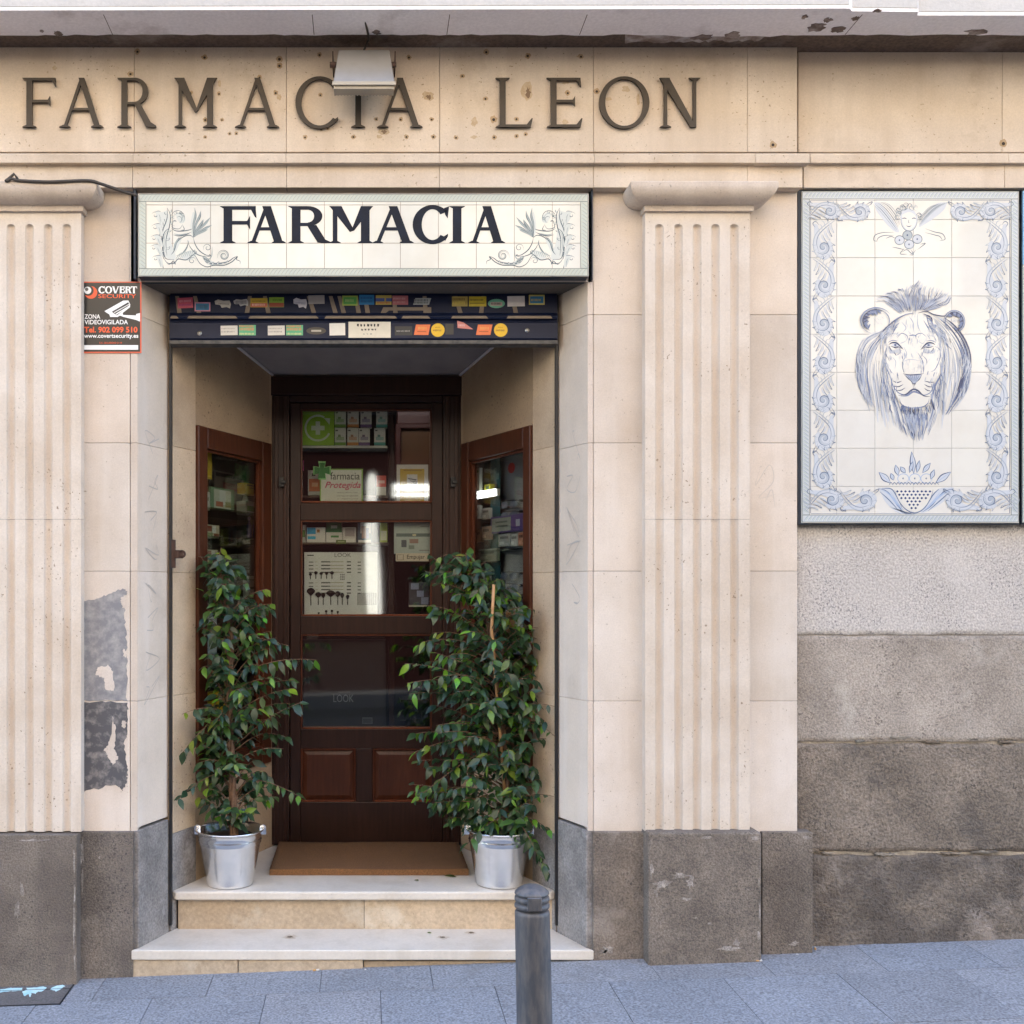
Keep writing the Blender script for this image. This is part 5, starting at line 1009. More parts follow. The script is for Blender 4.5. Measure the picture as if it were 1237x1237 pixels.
sticker(639, 658, 356, 368, yu, (.55, .48, .12), (('b', -.85, .85, -.7, .7, (.03, .2, .38)), ('s', -.7, .7, -.2, .3, (.5, .4, .1))))
for x in (266.5, 323.5): sticker(x, x+20.5, 393.2, 404.8, ylw, (.62, .60, .57), (('s', -.9, .8, -.5, -.25, (.3, .3, .3)), ('s', -.9, .8, .1, .45, (.3, .3, .3))), -1)
for x in (288.5, 345.5): sticker(x, x+20.5, 392.5, 405, ylw, (.10, .40, .22), (('s', -.95, .9, -.95, -.55, (.6, .2, .08)), ('s', -.9, .9, -.45, .1, (.6, .25, .12)), ('s', -.9, .9, .5, .9, (.6, .6, .3))))
sticker(370, 394, 395, 404, ylw, (.05, .045, .04), (('b', -.5, .5, -.25, .25, (.4, .38, .33)),), 0, 'round'); sticker(398, 417, 390.3, 405, ylw, (.74, .73, .70), (), -1, lab='blank square white sticker')
sticker(421, 472, 388.6, 408, ylw, (.68, .65, .57), (('s', -.6, .65, -.75, -.4, (.04, .04, .04)), ('s', -.4, .4, -.15, .1, (.08, .08, .08)), ('s', -.3, .3, .45, .6, (.3, .3, .3))), lab='long cream printed label')
sticker(477, 498, 394, 405, ylw, (.022, .025, .03), (('s', -.8, .8, -.1, .2, (.3, .3, .3)),))
for x in (500, 575): sticker(x, x+20, 392, 404.5, ylw, org, (('s', -.5, .7, -.6, 0, (.7, .35, .1)), ('b', -.6, .5, .3, .42, (.3, .06, .02))), 0, 'slant', lab='slanted orange sticker')
for x in (529, 605): sticker(x-8.2, x+8.2, 390.4, 406.8, ylw, (.74, .47, .02), (('s', -.7, .7, -.1, .2, (.25, .1, .02)), ('s', -.4, .5, -.5, -.3, (.4, .25, .02))), 0, 'round', lab='round yellow sticker')
sticker(552, 572, 387.5, 398, ylw, (.62, .22, .2), (('s', -.8, 0, -.2, .3, (.7, .5, .5)),), 2, 'tri'); sticker(538, 548, 391, 404, ylw, (.03, .03, .032), (), 0)

# ================================================================== floodlight, cables
fld = thing('floodlight', 'small aluminium floodlight hanging over the bronze letters', 'light', (PX(439), -.15, PZ(80)))
g = MB()
a0, a1 = P(409, 60, -.16), P(470.5, 60, -.16); b0, b1 = P(402.5, 99.5, -.24), P(477, 99.5, -.24)
up = Vector((0, .075, .02)); 
vs = [a0, a1, b1, b0, a0+up, a1+up, b1+up, b0+up]; g.add(vs, [(0, 1, 2, 3), (7, 6, 5, 4), (0, 4, 5, 1), (1, 5, 6, 2), (2, 6, 7, 3), (3, 7, 4, 0)])
hs = g.build('housing', M_alu, fld, bevel=.004, seg=2)
g = MB()
g.box(b0.x+.004, b1.x-.004, b0.y+.007, b0.y+.062, b0.z-.022, b0.z-.0012)
for k in range(19):
    x = b0.x+(b1.x-b0.x)*(k+.2)/19; g.box(x, x+.006, b0.y+.0045, b0.y+.065, b0.z-.024, b0.z-.002)
g.box(b0.x-.004, b1.x+.004, b0.y-.003, b0.y+.006, b0.z-.010, b0.z+.004); g.build('cooling_fins', paint('dull_aluminium', (.40, .36, .29), .6, metal=.2), hs)
for x, sg in ((a0.x-.012, -1), (a1.x+.012, 1)):
    g = MB(); g.box(x-.0025+sg*.012, x+.0025+sg*.012, -.17, -.055, PZ(87, -.1), PZ(72, -.1)); g.lathe([(0, .012), (.010, .012), (.012, 0), (.012, -.02), (0, -.02)], (x+sg*.005, -.165, PZ(78, -.165)), 14, M=Matrix.Rotation(radians(90), 4, 'Y')); g.build('bracket', M_rust, fld)
g = MB(); g.tube([P(439, 62, -.14), P(444, 50, -.12), (PX(446, -.1), -.16, ZS-.02), P(440, 20, -.30), P(437, 9, -.34)], .005, 8); g.build('cable', M_cable, fld)
cb = MB(); pts = cat([(8, 219), (14, 216), (24, 218), (60, 219.5), (105, 218), (122, 222), (148, 231), (166, 236)], 5)
cb.tube([P(a, b, -.142 if a < 118 else -.142+.055*min(1, (a-118)/40)) for a, b in pts], .007, 8); cb.tube([P(6, 219, -.142), P(17, 210, -.142), P(21, 216, -.142)], .006, 8)
tag(cb.build('wall_cable', M_cable, loc=P(80, 219, -.14)), 'brown black cable running over the left capital to the tile sign', 'cable')
# black wall scuff on the left pier: layer of old paint, partly torn away
def ragged(pts, j=1.2, n=5):
    o = []
    for i in range(len(pts)):
        a, b = pts[i], pts[(i+1) % len(pts)]
        for k in range(n): u = k/n; o.append((a[0]+(b[0]-a[0])*u+random.uniform(-j, j), a[1]+(b[1]-a[1])*u+random.uniform(-j, j)))
    return o
M_scuf = paint('old_grey_paint', (.21, .205, .215), .6, var=.85, scale=26, col2=(.38, .36, .34), thr=(.42, .66)); M_scuf2 = paint('old_black_paint', (.085, .082, .088), .6, var=.8, scale=24, col2=(.30, .27, .25), thr=(.48, .68))
def patch(pts, mat, e, par=None, j=1.5, n=9, name='paint_patch'):
    q = ragged(pts, j, n) if n > 1 else pts; g = MB(); g.prism([(PX(a), PZ(b)) for a, b in q], -e, -.0001); return g.build(name, mat, par or B)
patch([(97, 728), (126, 720), (150, 710), (153, 716), (146, 728), (151, 737), (152, 770), (154, 800), (153, 846), (97, 846)], M_scuf, .0010)
patch([(96, 848.5), (154, 848.5), (154, 880), (150, 900), (153, 925), (154, 945), (148, 955), (138, 948), (96, 958)], M_scuf2, .0011)
for q in ([(118, 806), (130, 804), (137, 812), (138, 834), (128, 834), (126, 820), (115, 815)], [(136, 866), (140, 880), (138, 905), (143, 915), (136, 925), (130, 912), (126, 906), (133, 895)], [(148, 870), (152, 872), (151, 880), (147, 878)], [(149, 784), (153, 786), (153, 795), (149, 793)], [(146, 722), (152, 720), (151, 735), (147, 730)]): patch(q, M_lime, .0016, j=1.1, n=7, name='torn_patch')
g = MB(); br = Brush(-.0502, lambda a, b: (a, b))
for pts in ([(925, 560), (918, 585), (935, 560), (940, 580), (922, 600), (945, 595)], [(930, 605), (938, 590), (942, 612)]): br.stroke(pts, 1.0, 0)
for v in range(len(br.mb.v)): x, y, z_ = br.mb.v[v]; br.mb.v[v] = (x, -.0006, z_)
br.mb.build('scrawl', paint('pale_scrawl', (.50, .44, .38), .7), B)

# ================================================================== things in the shop, behind the door glass
def product(name, lab, x0, x1, y0, y1, y, dep, col, bands=(), group=None, cat_='box', texts=()):
    t = PZ(y1, y)
    g = MB(); g.pbox(x0, x1, y0, y1, y, y+dep); 
    o = g.build(name, flat(*col), loc=(PX((x0+x1)/2, y), y+dep/2, t), bevel=.0008); tag(o, lab, cat_, group)
    for i, (a, b, c, d, mc) in enumerate(bands):
        g = MB(); g.pbox(x0+(x1-x0)*a, x0+(x1-x0)*b, y0+(y1-y0)*c, y0+(y1-y0)*d, y-.0006-.0002*i, y-.0001); g.build('printed_band', flat(*mc), o)
    for (tx, a, b, c, d, mc, kw) in texts:
        type_text(tx, 'lettering', o, flat(*mc), x0+(x1-x0)*a, x0+(x1-x0)*b, y0+(y1-y0)*c, y0+(y1-y0)*d, y-.0012, **kw)
    return o
YI = 1.135
W_ = (.62, .61, .57)
# shelf and the eight small cartons
def shelf(lab, x0, x1, y0, y1, y, dep, mat=None):
    g = MB(); g.pbox(x0, x1, y0, y1, y, y+dep); return tag(g.build('shelf', mat or M_shelfw, loc=(PX(x0, y), y, PZ(y1, y)), bevel=.001), lab, 'shelf')
shelf('narrow white shelf under the small herb cartons in the top pane', 364, 468, 538.3, 541, YI, .16)
g8 = 'small herb cartons on the top shelf of the door'
for i, (nm, c) in enumerate((('green', (.16, .32, .05)), ('orange', (.55, .22, .06)), ('purple', (.14, .08, .22)), ('teal', (.08, .34, .30)))):
    x = 404.3+i*15.6
    for r, (a, b) in enumerate(((495.5, 516.3), (517, 538))):
        dx = (0, 0, 0, 3.5)[i] if r == 0 else (0, -.3, -2, 1)[i]
        product('carton', 'white herb carton with a %s foot, in the %s row of the top pane' % (nm, 'upper' if r == 0 else 'lower'), x+dx, x+dx+13.4, a, b, YI+.02+.01*(1-r), .05, W_,
                ((0, 1, .82, 1, c), (.15, .85, .50, .70, tuple(q*.6+.25 for q in c)), (.3, .55, .38, .52, tuple(q*.5+.1 for q in c)), (.08, .3, .1, .18, (.1, .1, .1))), g8, 'carton')
po = product('cross_poster', 'bright green poster with a white cross inside a circling arrow', 363.6, 403.6, 494.6, 538, YI, .006, (.27, .50, .02), (), None, 'poster')
g = MB(); c0 = P(384, 517, YI-.001); k = K(YI)
for i in range(30):
    a0, a1 = radians(-25-i*9.2), radians(-25-(i+1)*9.2); v = []
    for r, a in ((16.2, a0), (16.2, a1), (13.8, a1), (13.8, a0)): v.append(c0+Vector((r*k*cos(a), 0, r*k*sin(a))))
    g.add(v, [(0, 1, 2, 3)])
a = radians(40); e = c0+Vector((15*k*cos(a), 0, 15*k*sin(a))); g.add([e+Vector((-.02, -.0002, .012)), e+Vector((.016, -.0002, .010)), e+Vector((.012, -.0002, -.026))], [(0, 1, 2)])
g.prism([(c0.x+a_*k, c0.z+b_*k) for a_, b_ in ((-2.7, 8), (2.7, 8), (2.7, 2.7), (8, 2.7), (8, -2.7), (2.7, -2.7), (2.7, -8), (-2.7, -8), (-2.7, -2.7), (-8, -2.7), (-8, 2.7), (-2.7, 2.7))], YI-.0015, YI-.0005)
g.build('cross_emblem', flat(.62, .70, .55), po)
product('pill_box', 'white and orange box leaning behind the green cross sticker', 372, 387, 568, 598, YI+.06, .05, W_, ((.08, .95, .35, .85, (.62, .17, .05)), (.3, .8, .5, .66, (.75, .4, .2)), (.3, .6, .12, .24, (.1, .1, .1))), None, 'box')
product('pill_box', 'red topped white box beside the shop post in the top pane', 455, 466.5, 574.5, 598, YI+.06, .05, W_, ((0, 1, .0, .58, (.60, .07, .05)), (.2, .85, .25, .4, (.7, .4, .35))), None, 'box')
product('magenta_packet', 'thin magenta packet at the left edge of the top pane', 362.8, 366.8, 556, 568, YI+.03, .02, (.45, .03, .22), ((.2, .6, .3, .5, (.6, .2, .4)),), None, 'packet')
shelf('dark shelf board across the bottom of the top pane', 364, 468, 598.4, 602, YI+.03, .2, M_shop)
sg = product('protected_pharmacy_sign', 'green edged white sign reading farmacia Protegida with a green cross on its corner', 386.3, 438.3, 566.3, 607, YI-.018, .003, (.25, .45, .10), ((.03, .97, .035, .965, (.66, .68, .62)),), None, 'sign',
             (('farmacia', .245, .93, .10, .32, (.02, .02, .02), {}), ('Protegida', .12, .95, .38, .63, (.55, .02, .12), {'shear': .35, 'bold': .006}), ('Farmacia adherida al plan', .40, .88, .69, .73, (.15, .15, .15), {}), ('municipal de seguridad', .40, .88, .78, .83, (.1, .1, .1), {}), ('y vigilancia', .40, .9, .87, .91, (.2, .2, .2), {})))
g = MB(); yc = YI-.020
for m, r, e in ((0, 1.0, 0), (1, .84, .0006)):
    pts = [(-.30, 1), (.30, 1), (.30, .55), (.45, .30), (.55, .30), (1, .30), (1, -.30), (.55, -.30), (.45, -.35), (.30, -.55), (.30, -1), (-.30, -1), (-.30, -.55), (-.45, -.35), (-.55, -.30), (-1, -.30), (-1, .30), (-.55, .30), (-.45, .30), (-.30, .55)]
    pts = [(-.42, 1), (.42, 1), (.30, .38), (1, .48), (1, -.48), (.38, -.34), (.45, -1), (-.45, -1), (-.38, -.34), (-1, -.48), (-1, .48), (-.30, .38)]
    c = P(389, 568.3, yc); g.prism([(c.x+a*r*10.8*K(yc), c.z+b*r*11*K(yc)) for a, b in pts], yc-.002-e, yc-e, m)
g.build('green_cross', [flat(.20, .55, .18), flat(.01, .22, .04)], sg)
pf = product('yellow_notice', 'white framed yellow notice taped low in the top pane beside the tube lamp', 479, 517.3, 561.2, 607, YI-.01, .003, (.60, .58, .54), ((.11, .88, .11, 1.0, (.50, .33, .02)), (.33, .66, .26, .56, (.62, .61, .57)), (.22, .80, .13, .17, (.30, .18, .02)), (.25, .78, .70, .73, (.62, .5, .2)), (.25, .78, .84, .86, (.62, .5, .2)), (.25, .78, .93, .95, (.62, .5, .2))), None, 'notice')
g = MB(); 
for a, b, w in ((.35, .36, .3), (.42, .42, .25), (.5, .47, .16)): g.add([P(479+38*a, 561+45*b, YI-.0135), P(479+38*(a+w), 561+45*(b+.04), YI-.0135), P(479+38*(a+w*.9), 561+45*(b+.08), YI-.0135), P(479+38*(a+.03), 561+45*(b+.04), YI-.0135)], [(0, 1, 2, 3)])
g.build('printed_band', flat(.03, .03, .03), pf)
# post and cupboards inside the shop
for nm, lab, x0, x1, y0, y1, y, dep, m in (('shop_post', 'slim brown wooden post standing inside the shop behind the door', 469, 476.5, 490, 1010, 1.30, .05, M_wood),):
    g = MB(); g.box(PX(x0, y), PX(x1, y), y, y+dep, FLO-.02, 3.05); g.box(PX(x0, y)-.006, PX(x1, y)+.006, y-.006, y+dep+.006, FLO-.02, FLO+.10); tag(g.build(nm, m, loc=(PX(x0, y), y, FLO), bevel=.003), lab, 'post')
cbn = thing('shop_cupboard', 'dark brown wall cupboard with an ochre lower door deep in the shop', 'cupboard', (.3, 2.2, 1.6))
g = MB(); g.pbox(480, 560, 470, 512, 1.9, 2.2, 0); g.pbox(478, 484, 512, 640, 1.9, 2.2); g.pbox(482, 560, 512, 517, 1.9, 2.2); g.build('carcass', paint('cupboard_red', (.075, .018, .014), .4), cbn, bevel=.003)
g = MB(); g.pbox(484.4, 560, 517.4, 640, 1.93, 2.19); g.build('door_panel', paint('cupboard_ochre', (.12, .045, .012), .4, var=.3), cbn)
# middle pane
shelf('white shelf carrying the medicine boxes in the middle pane', 363.5, 470, 655.2, 657.4, YI+.01, .18, M_shop)
gm = 'medicine boxes on the middle shelf of the door'
product('medicine_box', 'white box with sky blue squares, left on the middle shelf', 370.5, 393, 637, 655, YI+.02, .06, W_, ((.02, .48, .02, .45, (.02, .32, .60)), (.05, .48, .6, .8, (.04, .4, .62)), (.55, .7, .15, .35, (.35, .15, .05))), gm, 'box')
product('medicine_box', 'white and dark green box, second on the middle shelf', 394, 413, 631, 655.1, YI+.03, .06, W_, ((0, 1, 0, .5, (.02, .15, .06)), (.3, .8, .66, .76, (.08, .25, .08)), (.3, .7, .15, .3, (.4, .5, .4))), gm, 'box')
product('medicine_box', 'pale box with a grey square, third on the middle shelf', 413.6, 430, 637, 655.2, YI+.02, .06, (.5, .48, .45), ((.2, .9, .05, .6, (.30, .25, .25)), (.1, .9, .75, 1, (.62, .6, .55))), gm, 'box')
product('medicine_box', 'dark blue box with a photo of people on the middle shelf', 432, 449, 630.5, 655.3, YI+.03, .06, (.03, .06, .10), ((.2, .95, .0, .55, (.35, .33, .32)), (.3, .6, .2, .8, (.25, .1, .05)), (.6, .8, .3, .8, (.05, .06, .2)), (.05, .95, .88, 1, (.6, .6, .58))), gm, 'box')
product('medicine_box', 'yellow green box at the right end of the middle shelf', 459, 468, 632, 655, YI+.03, .06, (.38, .48, .08), ((.1, .9, .4, .9, (.6, .62, .45)),), gm, 'box')
product('medicine_box', 'green and white box cut by the left edge of the middle pane', 362.5, 369.5, 634, 655.2, YI+.03, .06, W_, ((.1, .9, .3, .7, (.15, .3, .1)),), gm, 'box')
product('price_tag', 'small olive price tag on the shelf edge', 406, 418, 652.2, 657, YI-.004, .003, (.12, .16, .04), ((.15, .85, .3, .6, (.35, .4, .2)),), None, 'tag')
bd = product('brush_board', 'white display board marked LOOK holding rows of makeup brushes', 367.5, 456, 667, 743.6, YI-.005, .008, (.60, .61, .57), (), None, 'display board', (('LOOK', .415, .64, .015, .075, (.10, .10, .10), {}),))
g = MB(); yb_ = YI-.0065
def strip(g, a, b, c, d, m=0, e=0): g.pbox(a, b, c, d, yb_-e, yb_-e+.001, m)
strip(g, 371, 379, 670.2, 671.4)
for r in range(10):
    y = 678.5+r*4.2
    if r in (4, 5): continue
    strip(g, 373, 378.5, y, y+1.0); strip(g, 388, 399, y-.4, y+.9); strip(g, 399.3, 415, y-.2, y+.5, 1); strip(g, 419, 424, y-.5, y+.9); strip(g, 432, 436, y, y+1); strip(g, 381, 384, y, y+.4, 1)
for i in range(3):
    for j in range(4): strip(g, 411+i*2, 412.2+i*2, 693.5+j*2, 694.6+j*2)
for i in range(10): strip(g, 432+i*2.4, 433+i*2.4, 716, 731, 0)
g.build('printed_band', [flat(.05, .045, .04), flat(.30, .25, .15)], bd)
def brush(x, y0, y1, w, big=True):
    y = YI-.010; g = MB(); c = PX(x, y); k = K(y)
    hz, tz = PZ(y0, y), PZ(y1, y); hh = (y1-y0)*k
    g.lathe([(.0005, hz), (w*k*.55, hz-hh*.04), (w*k, hz-hh*.16), (w*k*.9, hz-hh*.26), (.0028, hz-hh*.45)], (c, y, 0), 12, 0)
    g.lathe([(.0030, hz-hh*.45), (.0032, hz-hh*.68)], (c, y, 0), 8, 1); g.lathe([(.0030, hz-hh*.68), (.0024, tz+.002), (.0005, tz)], (c, y, 0), 8, 2)
    g.build('makeup_brush', [flat(.012, .008, .008, .8), M_steel, flat(.03, .02, .02)], bd)
for x, y0, y1, w in ((375.5, 710, 731.5, 5.2), (384.5, 715, 731, 3.8), (390.5, 716, 731, 2.6), (399.5, 713, 731, 5.6), (408, 714, 731, 3.4), (413.5, 716, 731, 2.4), (420, 718, 731, 2.2), (375, 692, 700, 2.0), (381.5, 690, 699.5, 2.4), (388, 691, 699.5, 2.2), (394.5, 691, 699.5, 2.0), (401, 690, 699.5, 2.6), (385, 739.5, 744, 1.5), (394, 737, 744, 1.6), (401, 736.5, 744, 1.6), (408, 738, 744, 1.5)): brush(x, y0, y1, w)
pp = product('pale_blue_notice', 'pale blue illustrated notice at the right of the middle pane', 476, 520.5, 629.2, 669, YI-.010, .003, (.40, .45, .42), ((.06, .98, .38, .48, (.13, .17, .17)), (.5, .6, .40, .46, (.55, .5, .35)), (.2, .34, .58, .8, (.10, .11, .13)), (.42, .66, .55, .68, (.32, .20, .17)), (.40, .55, .74, .86, (.22, .25, .22)), (.68, .95, .88, .905, (.2, .2, .2)), (.72, .95, .16, .18, (.2, .2, .2))), None, 'notice')
product('push_sticker', 'cream sticker reading Empujar on the glass of the middle pane', 478, 518, 668.4, 678, YI-.016, .002, (.58, .50, .40), ((.04, .24, .15, .85, (.25, .2, .15)), (.06, .22, .2, .8, (.6, .52, .42))), None, 'sticker', (('Empujar', .34, .88, .18, .86, (.03, .025, .02), {'bold': .004}),))
g = MB(); g.box(PX(446, 1.24), PX(452.5, 1.24), 1.24, 1.27, FLO, 2.2); 
product('striped_packet', 'crumpled blue and white striped packet low in the middle pane', 494, 518, 703, 733, YI+.03, .04, (.03, .035, .05), ((.1, .5, .05, .3, (.22, .25, .35)), (.4, .75, .35, .6, (.20, .24, .36)), (.62, .98, .62, .9, (.18, .22, .32)), (.0, .9, .93, 1, (.4, .38, .32))), None, 'packet')
bs = product('black_cabinet', 'low black cabinet with small LOOK lettering behind the lowest pane', 364, 466, 772, 884, YI+.03, .30, (.010, .010, .012), ((.0, 1, .0, .012, (.12, .12, .12)),), None, 'cabinet', (('LOOK', .38, .62, .60, .68, (.22, .22, .22), {}), ('new york', .44, .58, .565, .58, (.18, .18, .18), {})))
product('white_carton', 'white carton standing on the black cabinet at the upper left of the lowest pane', 371, 384, 765.5, 771.8, YI+.05, .05, W_, ((.1, .9, .3, .5, (.4, .4, .4)),), None, 'carton')
product('grey_label', 'small grey label glowing low in the dark pane', 437.5, 450, 867, 874.5, YI+.015, .006, (.12, .12, .13), ((.08, .92, .15, .85, (.06, .06, .07)),), None, 'label')
g = MB(); k = K(1.5); g.lathe([(.0, 0), (.036, 0), (.036, .008), (.012, .018), (.010, .05), (.03, .065), (.034, .10), (.0, .105)], (PX(506.5, 1.4), 1.4, PZ(845, 1.4)), 20); tag(g.build('ornament_stand', flat(.16, .155, .15), loc=(PX(506.5, 1.4), 1.4, PZ(845, 1.4))), 'pale round footed stand in the dark behind the lowest pane', 'stand')
shelf('dark counter behind the lowest pane carrying the footed stand', 484, 540, 845.3, 849, 1.33, .25, M_wood)
# lit tubes
def lamp(lab, x0, x1, py, y, r=.013):
    a, b = P(x0, py, y), P(x1, py, y); t = thing('tube_lamp', lab, 'lamp', tuple((a+b)/2))
    g = MB(); g.tube([a, b], r, 12); g.build('tube', M_tube, t); g = MB()
    for q, e in ((a, -1), (b, 1)): g.lathe([(0, 0), (r*1.4, 0), (r*1.4, .02), (0, .02)], q, 12, M=Matrix.Rotation(radians(90)*e, 4, 'Y'))
    g.box(a.x-.02, b.x+.02, y-.01, y+.03, a.z+r+.003, a.z+r+.02); g.build('fitting', M_shelfw, t)
t = thing('street_lamp_tube', 'pair of lit white tubes over the shopfront across the street, mirrored in the door', 'lamp', (.8, -11.5, 3.4))
for zq in (3.33, 3.44, 3.50): g = MB(); g.tube([(.50, FB-.45, zq), (1.12, FB-.45, zq)], .010, 10); g.build('tube', paint('bright_tube', (1, 1, 1), .5, emit=1.5) if 'bright_tube' not in bpy.data.materials else bpy.data.materials['bright_tube'], t)
g = MB(); g.box(.46, 1.16, FB-.53, FB-.48, 3.30, 3.53); g.build('fitting', M_shelfw, t)
t = thing('added_shop_tubes', 'added unseen pair of lit tubes under the shop ceiling, lighting the goods', 'lamp', (0, 1.45, 2.95))  # tubes added out of view to brighten the goods behind the door
g = MB(); g.tube([(-.5, 1.4, 2.93), (.5, 1.4, 2.93)], .02, 10); g.build('tube', M_tube, t); g = MB(); g.tube([(-.5, 1.5, 2.93), (.5, 1.5, 2.93)], .02, 10); g.build('tube', M_tube, t)
g = MB(); g.box(-.55, .55, 1.35, 1.55, 2.955, 2.985); g.build('fitting', M_shelfw, t)

# things in the two show windows
def cb_(side, w, px):
    M = ML if side < 0 else MR; r = (px-442)/1237; ox, oy, dx, dy, nx, ny = M[0][3], M[1][3], M[0][0], M[1][0], M[0][1], M[1][1]
    u = (r*(oy+w*ny+DIST)-ox-w*nx)/(dx-r*dy); return u, oy+u*dy+w*ny+DIST
def witem(name, lab, side, w, x0, x1, y0, y1, dep, col, bands=(), cat_='box', group=None, shape=None):
    M = ML if side < 0 else MR; ua, da = cb_(side, w, x0); ub, db = cb_(side, w, x1); d = (da+db)/2
    z1, z0 = EYE+(715-y0)/1237*d, EYE+(715-y1)/1237*d; a, b = min(ua, ub), max(ua, ub); g = MB()
    if side > 0: pass
    g.box(a, b, w, w+dep, z0, z1, 0, (1, 1, 1), M); c = M @ Vector(((a+b)/2, w+dep/2, z0)); o = g.build(name, flat(*col), loc=c, bevel=.0008); tag(o, lab, cat_, group)
    for i, (p, q, r, s_, mc) in enumerate(bands):
        if side > 0: p, q = 1-q, 1-p
        g = MB(); g.box(a+(b-a)*p, a+(b-a)*q, w-.0008-.0003*i, w-.0001, z1-(z1-z0)*s_, z1-(z1-z0)*r, 0, (1, 1, 1), M); g.build('printed_band', flat(*mc), o)
    return o, a, b, z0, z1, M
witem('yellow_strip', 'tall yellow paper strip hanging in the left show window', -1, .10, 250.5, 256, 547, 579, .003, (.55, .36, .02), ((0, 1, .93, 1, (.4, .25, .02)),), 'strip')
witem('window_notice', 'dim beige notice at the back of the left show window', -1, .28, 259, 293, 571, 607, .004, (.22, .17, .14), ((.05, .75, .06, .18, (.05, .03, .03)), (.3, .8, .35, .6, (.30, .10, .10))), 'notice')
witem('green_cross_sticker', 'small dark green cross notice in the left show window', -1, .27, 284, 297, 560.5, 580, .003, (.03, .14, .03), ((.35, .65, .1, .9, (.08, .3, .08)), (.1, .9, .35, .65, (.08, .3, .08))), 'sticker')
witem('yellow_box', 'bright yellow box near the door end of the left show window', -1, .12, 296, 312, 584.5, 597.5, .05, (.62, .42, .01), ((.15, .9, .12, .25, (.25, .15, .01)), (.4, .7, .35, .45, (.3, .2, .01))))
witem('leaflet', 'white leaflet standing at the left end of the top glass shelf', -1, .12, 247.5, 253.5, 594, 616, .01, (.45, .47, .42), ((.2, .8, .3, .5, (.25, .25, .2)),), 'leaflet')
witem('leaflet_card', 'green edged card with a white figure on the top glass shelf', -1, .14, 255, 283, 590, 616.5, .015, (.16, .26, .14), ((.12, .85, .08, .92, (.45, .48, .38)), (.35, .62, .1, .75, (.58, .60, .55)), (.2, .5, .62, .85, (.40, .14, .08)), (.6, .85, .6, .85, (.25, .25, .1))), 'card')
gl = 'patterned boxes in the left show window'
for x0, x1, y0, y1, lab in ((248, 265, 634, 650, 'red and cream patterned box on the second shelf of the left show window'), (248, 263, 664, 680, 'red and cream patterned box on the third shelf of the left show window'), (248, 266, 696, 713, 'red and cream patterned box above the left fig tree')):
    witem('patterned_box', lab, -1, .12, x0, x1, y0, y1, .06, (.38, .33, .22), ((.05, .45, .1, .5, (.22, .06, .03)), (.5, .75, .05, .6, (.5, .5, .42)), (.1, .5, .6, .9, (.15, .18, .06)), (.6, .95, .65, .95, (.25, .08, .04))), 'box', gl)
witem('soap_box', 'green and white box above the purple bottles in the left show window', -1, .12, 297, 312, 606, 622, .06, (.30, .32, .28), ((.1, .8, .35, .75, (.12, .25, .08)),))
for i, x in enumerate((298, 305.5)):
    M = ML; u, d = cb_(-1, .14, x+3); z0 = EYE+(715-650)/1237*d; g = MB(); c = M @ Vector((u, .14, z0)); g.lathe([(0, 0), (.013, 0), (.014, .01), (.014, .07), (.006, .085), (.006, .10), (.009, .10), (.009, .115), (0, .115)], c, 16)
    tag(g.build('bottle', paint('violet_bottle', (.10, .07, .16), .2) if i == 0 else bpy.data.materials['violet_bottle'], loc=c), 'slim violet bottle, %s of the pair in the left show window' % ('left' if i == 0 else 'right'), 'bottle', 'violet bottles in the left show window')
witem('white_carton', 'white carton half hidden by the left fig tree', -1, .12, 247, 262, 745, 830, .05, (.42, .42, .38), ((.1, .9, .1, .3, (.2, .25, .15)), (.1, .9, .6, .9, (.3, .12, .06))), 'carton')
witem('pale_packet', 'pale packet low by the door end of the left show window', -1, .12, 301, 312, 696, 722, .04, (.36, .37, .31), ((.1, .9, .5, .6, (.12, .14, .1)),), 'packet')
witem('yellow_crate', 'yellow plastic crate seen through the leaves of the left fig tree', -1, .12, 248, 272, 836, 862, .05, (.50, .30, .01), ((.1, .9, .25, .38, (.06, .04, .01)), (.1, .9, .6, .72, (.06, .04, .01))), 'crate')
# right window
witem('product_card', 'white product card with green print in the right show window', 1, .10, 570, 579, 566, 594, .02, (.50, .52, .45), ((.2, .9, .1, .2, (.1, .25, .1)), (.4, .7, .5, .6, (.1, .2, .1))), 'card')
witem('yellow_packet', 'small yellow packet above the lit tube of the right show window', 1, .12, 585, 592, 585, 593.5, .03, (.45, .45, .02), ((.3, .8, .3, .7, (.04, .10, .05)),), 'packet')
witem('teal_strip', 'tall dark teal banner strip in the right show window', 1, .16, 592.5, 604, 551, 790, .004, (.008, .07, .085), ((.35, .65, .06, .16, (.10, .20, .2)), (.1, .9, .09, .12, (.10, .2, .2))), 'banner')
o, a, b, z0, z1, M = witem('spectacle_rack', 'grey spectacle display rack with a red dot in the right show window', 1, .20, 604.5, 636, 549, 790, .01, (.21, .21, .25), (), 'rack')
g = MB(); c = M @ Vector(((a+b)/2+.015, .1985, z1-.07)); u, v = Vector((M[0][0], M[1][0], 0)), Vector((0, 0, 1)); vs = [c]+[c+u*.035*cos(i*pi/10)+v*.028*sin(i*pi/10) for i in range(20)]; g.add(vs, [(0, i+1, (i+1) % 20+1) for i in range(20)]); g.build('red_dot', flat(.45, .02, .03), o)
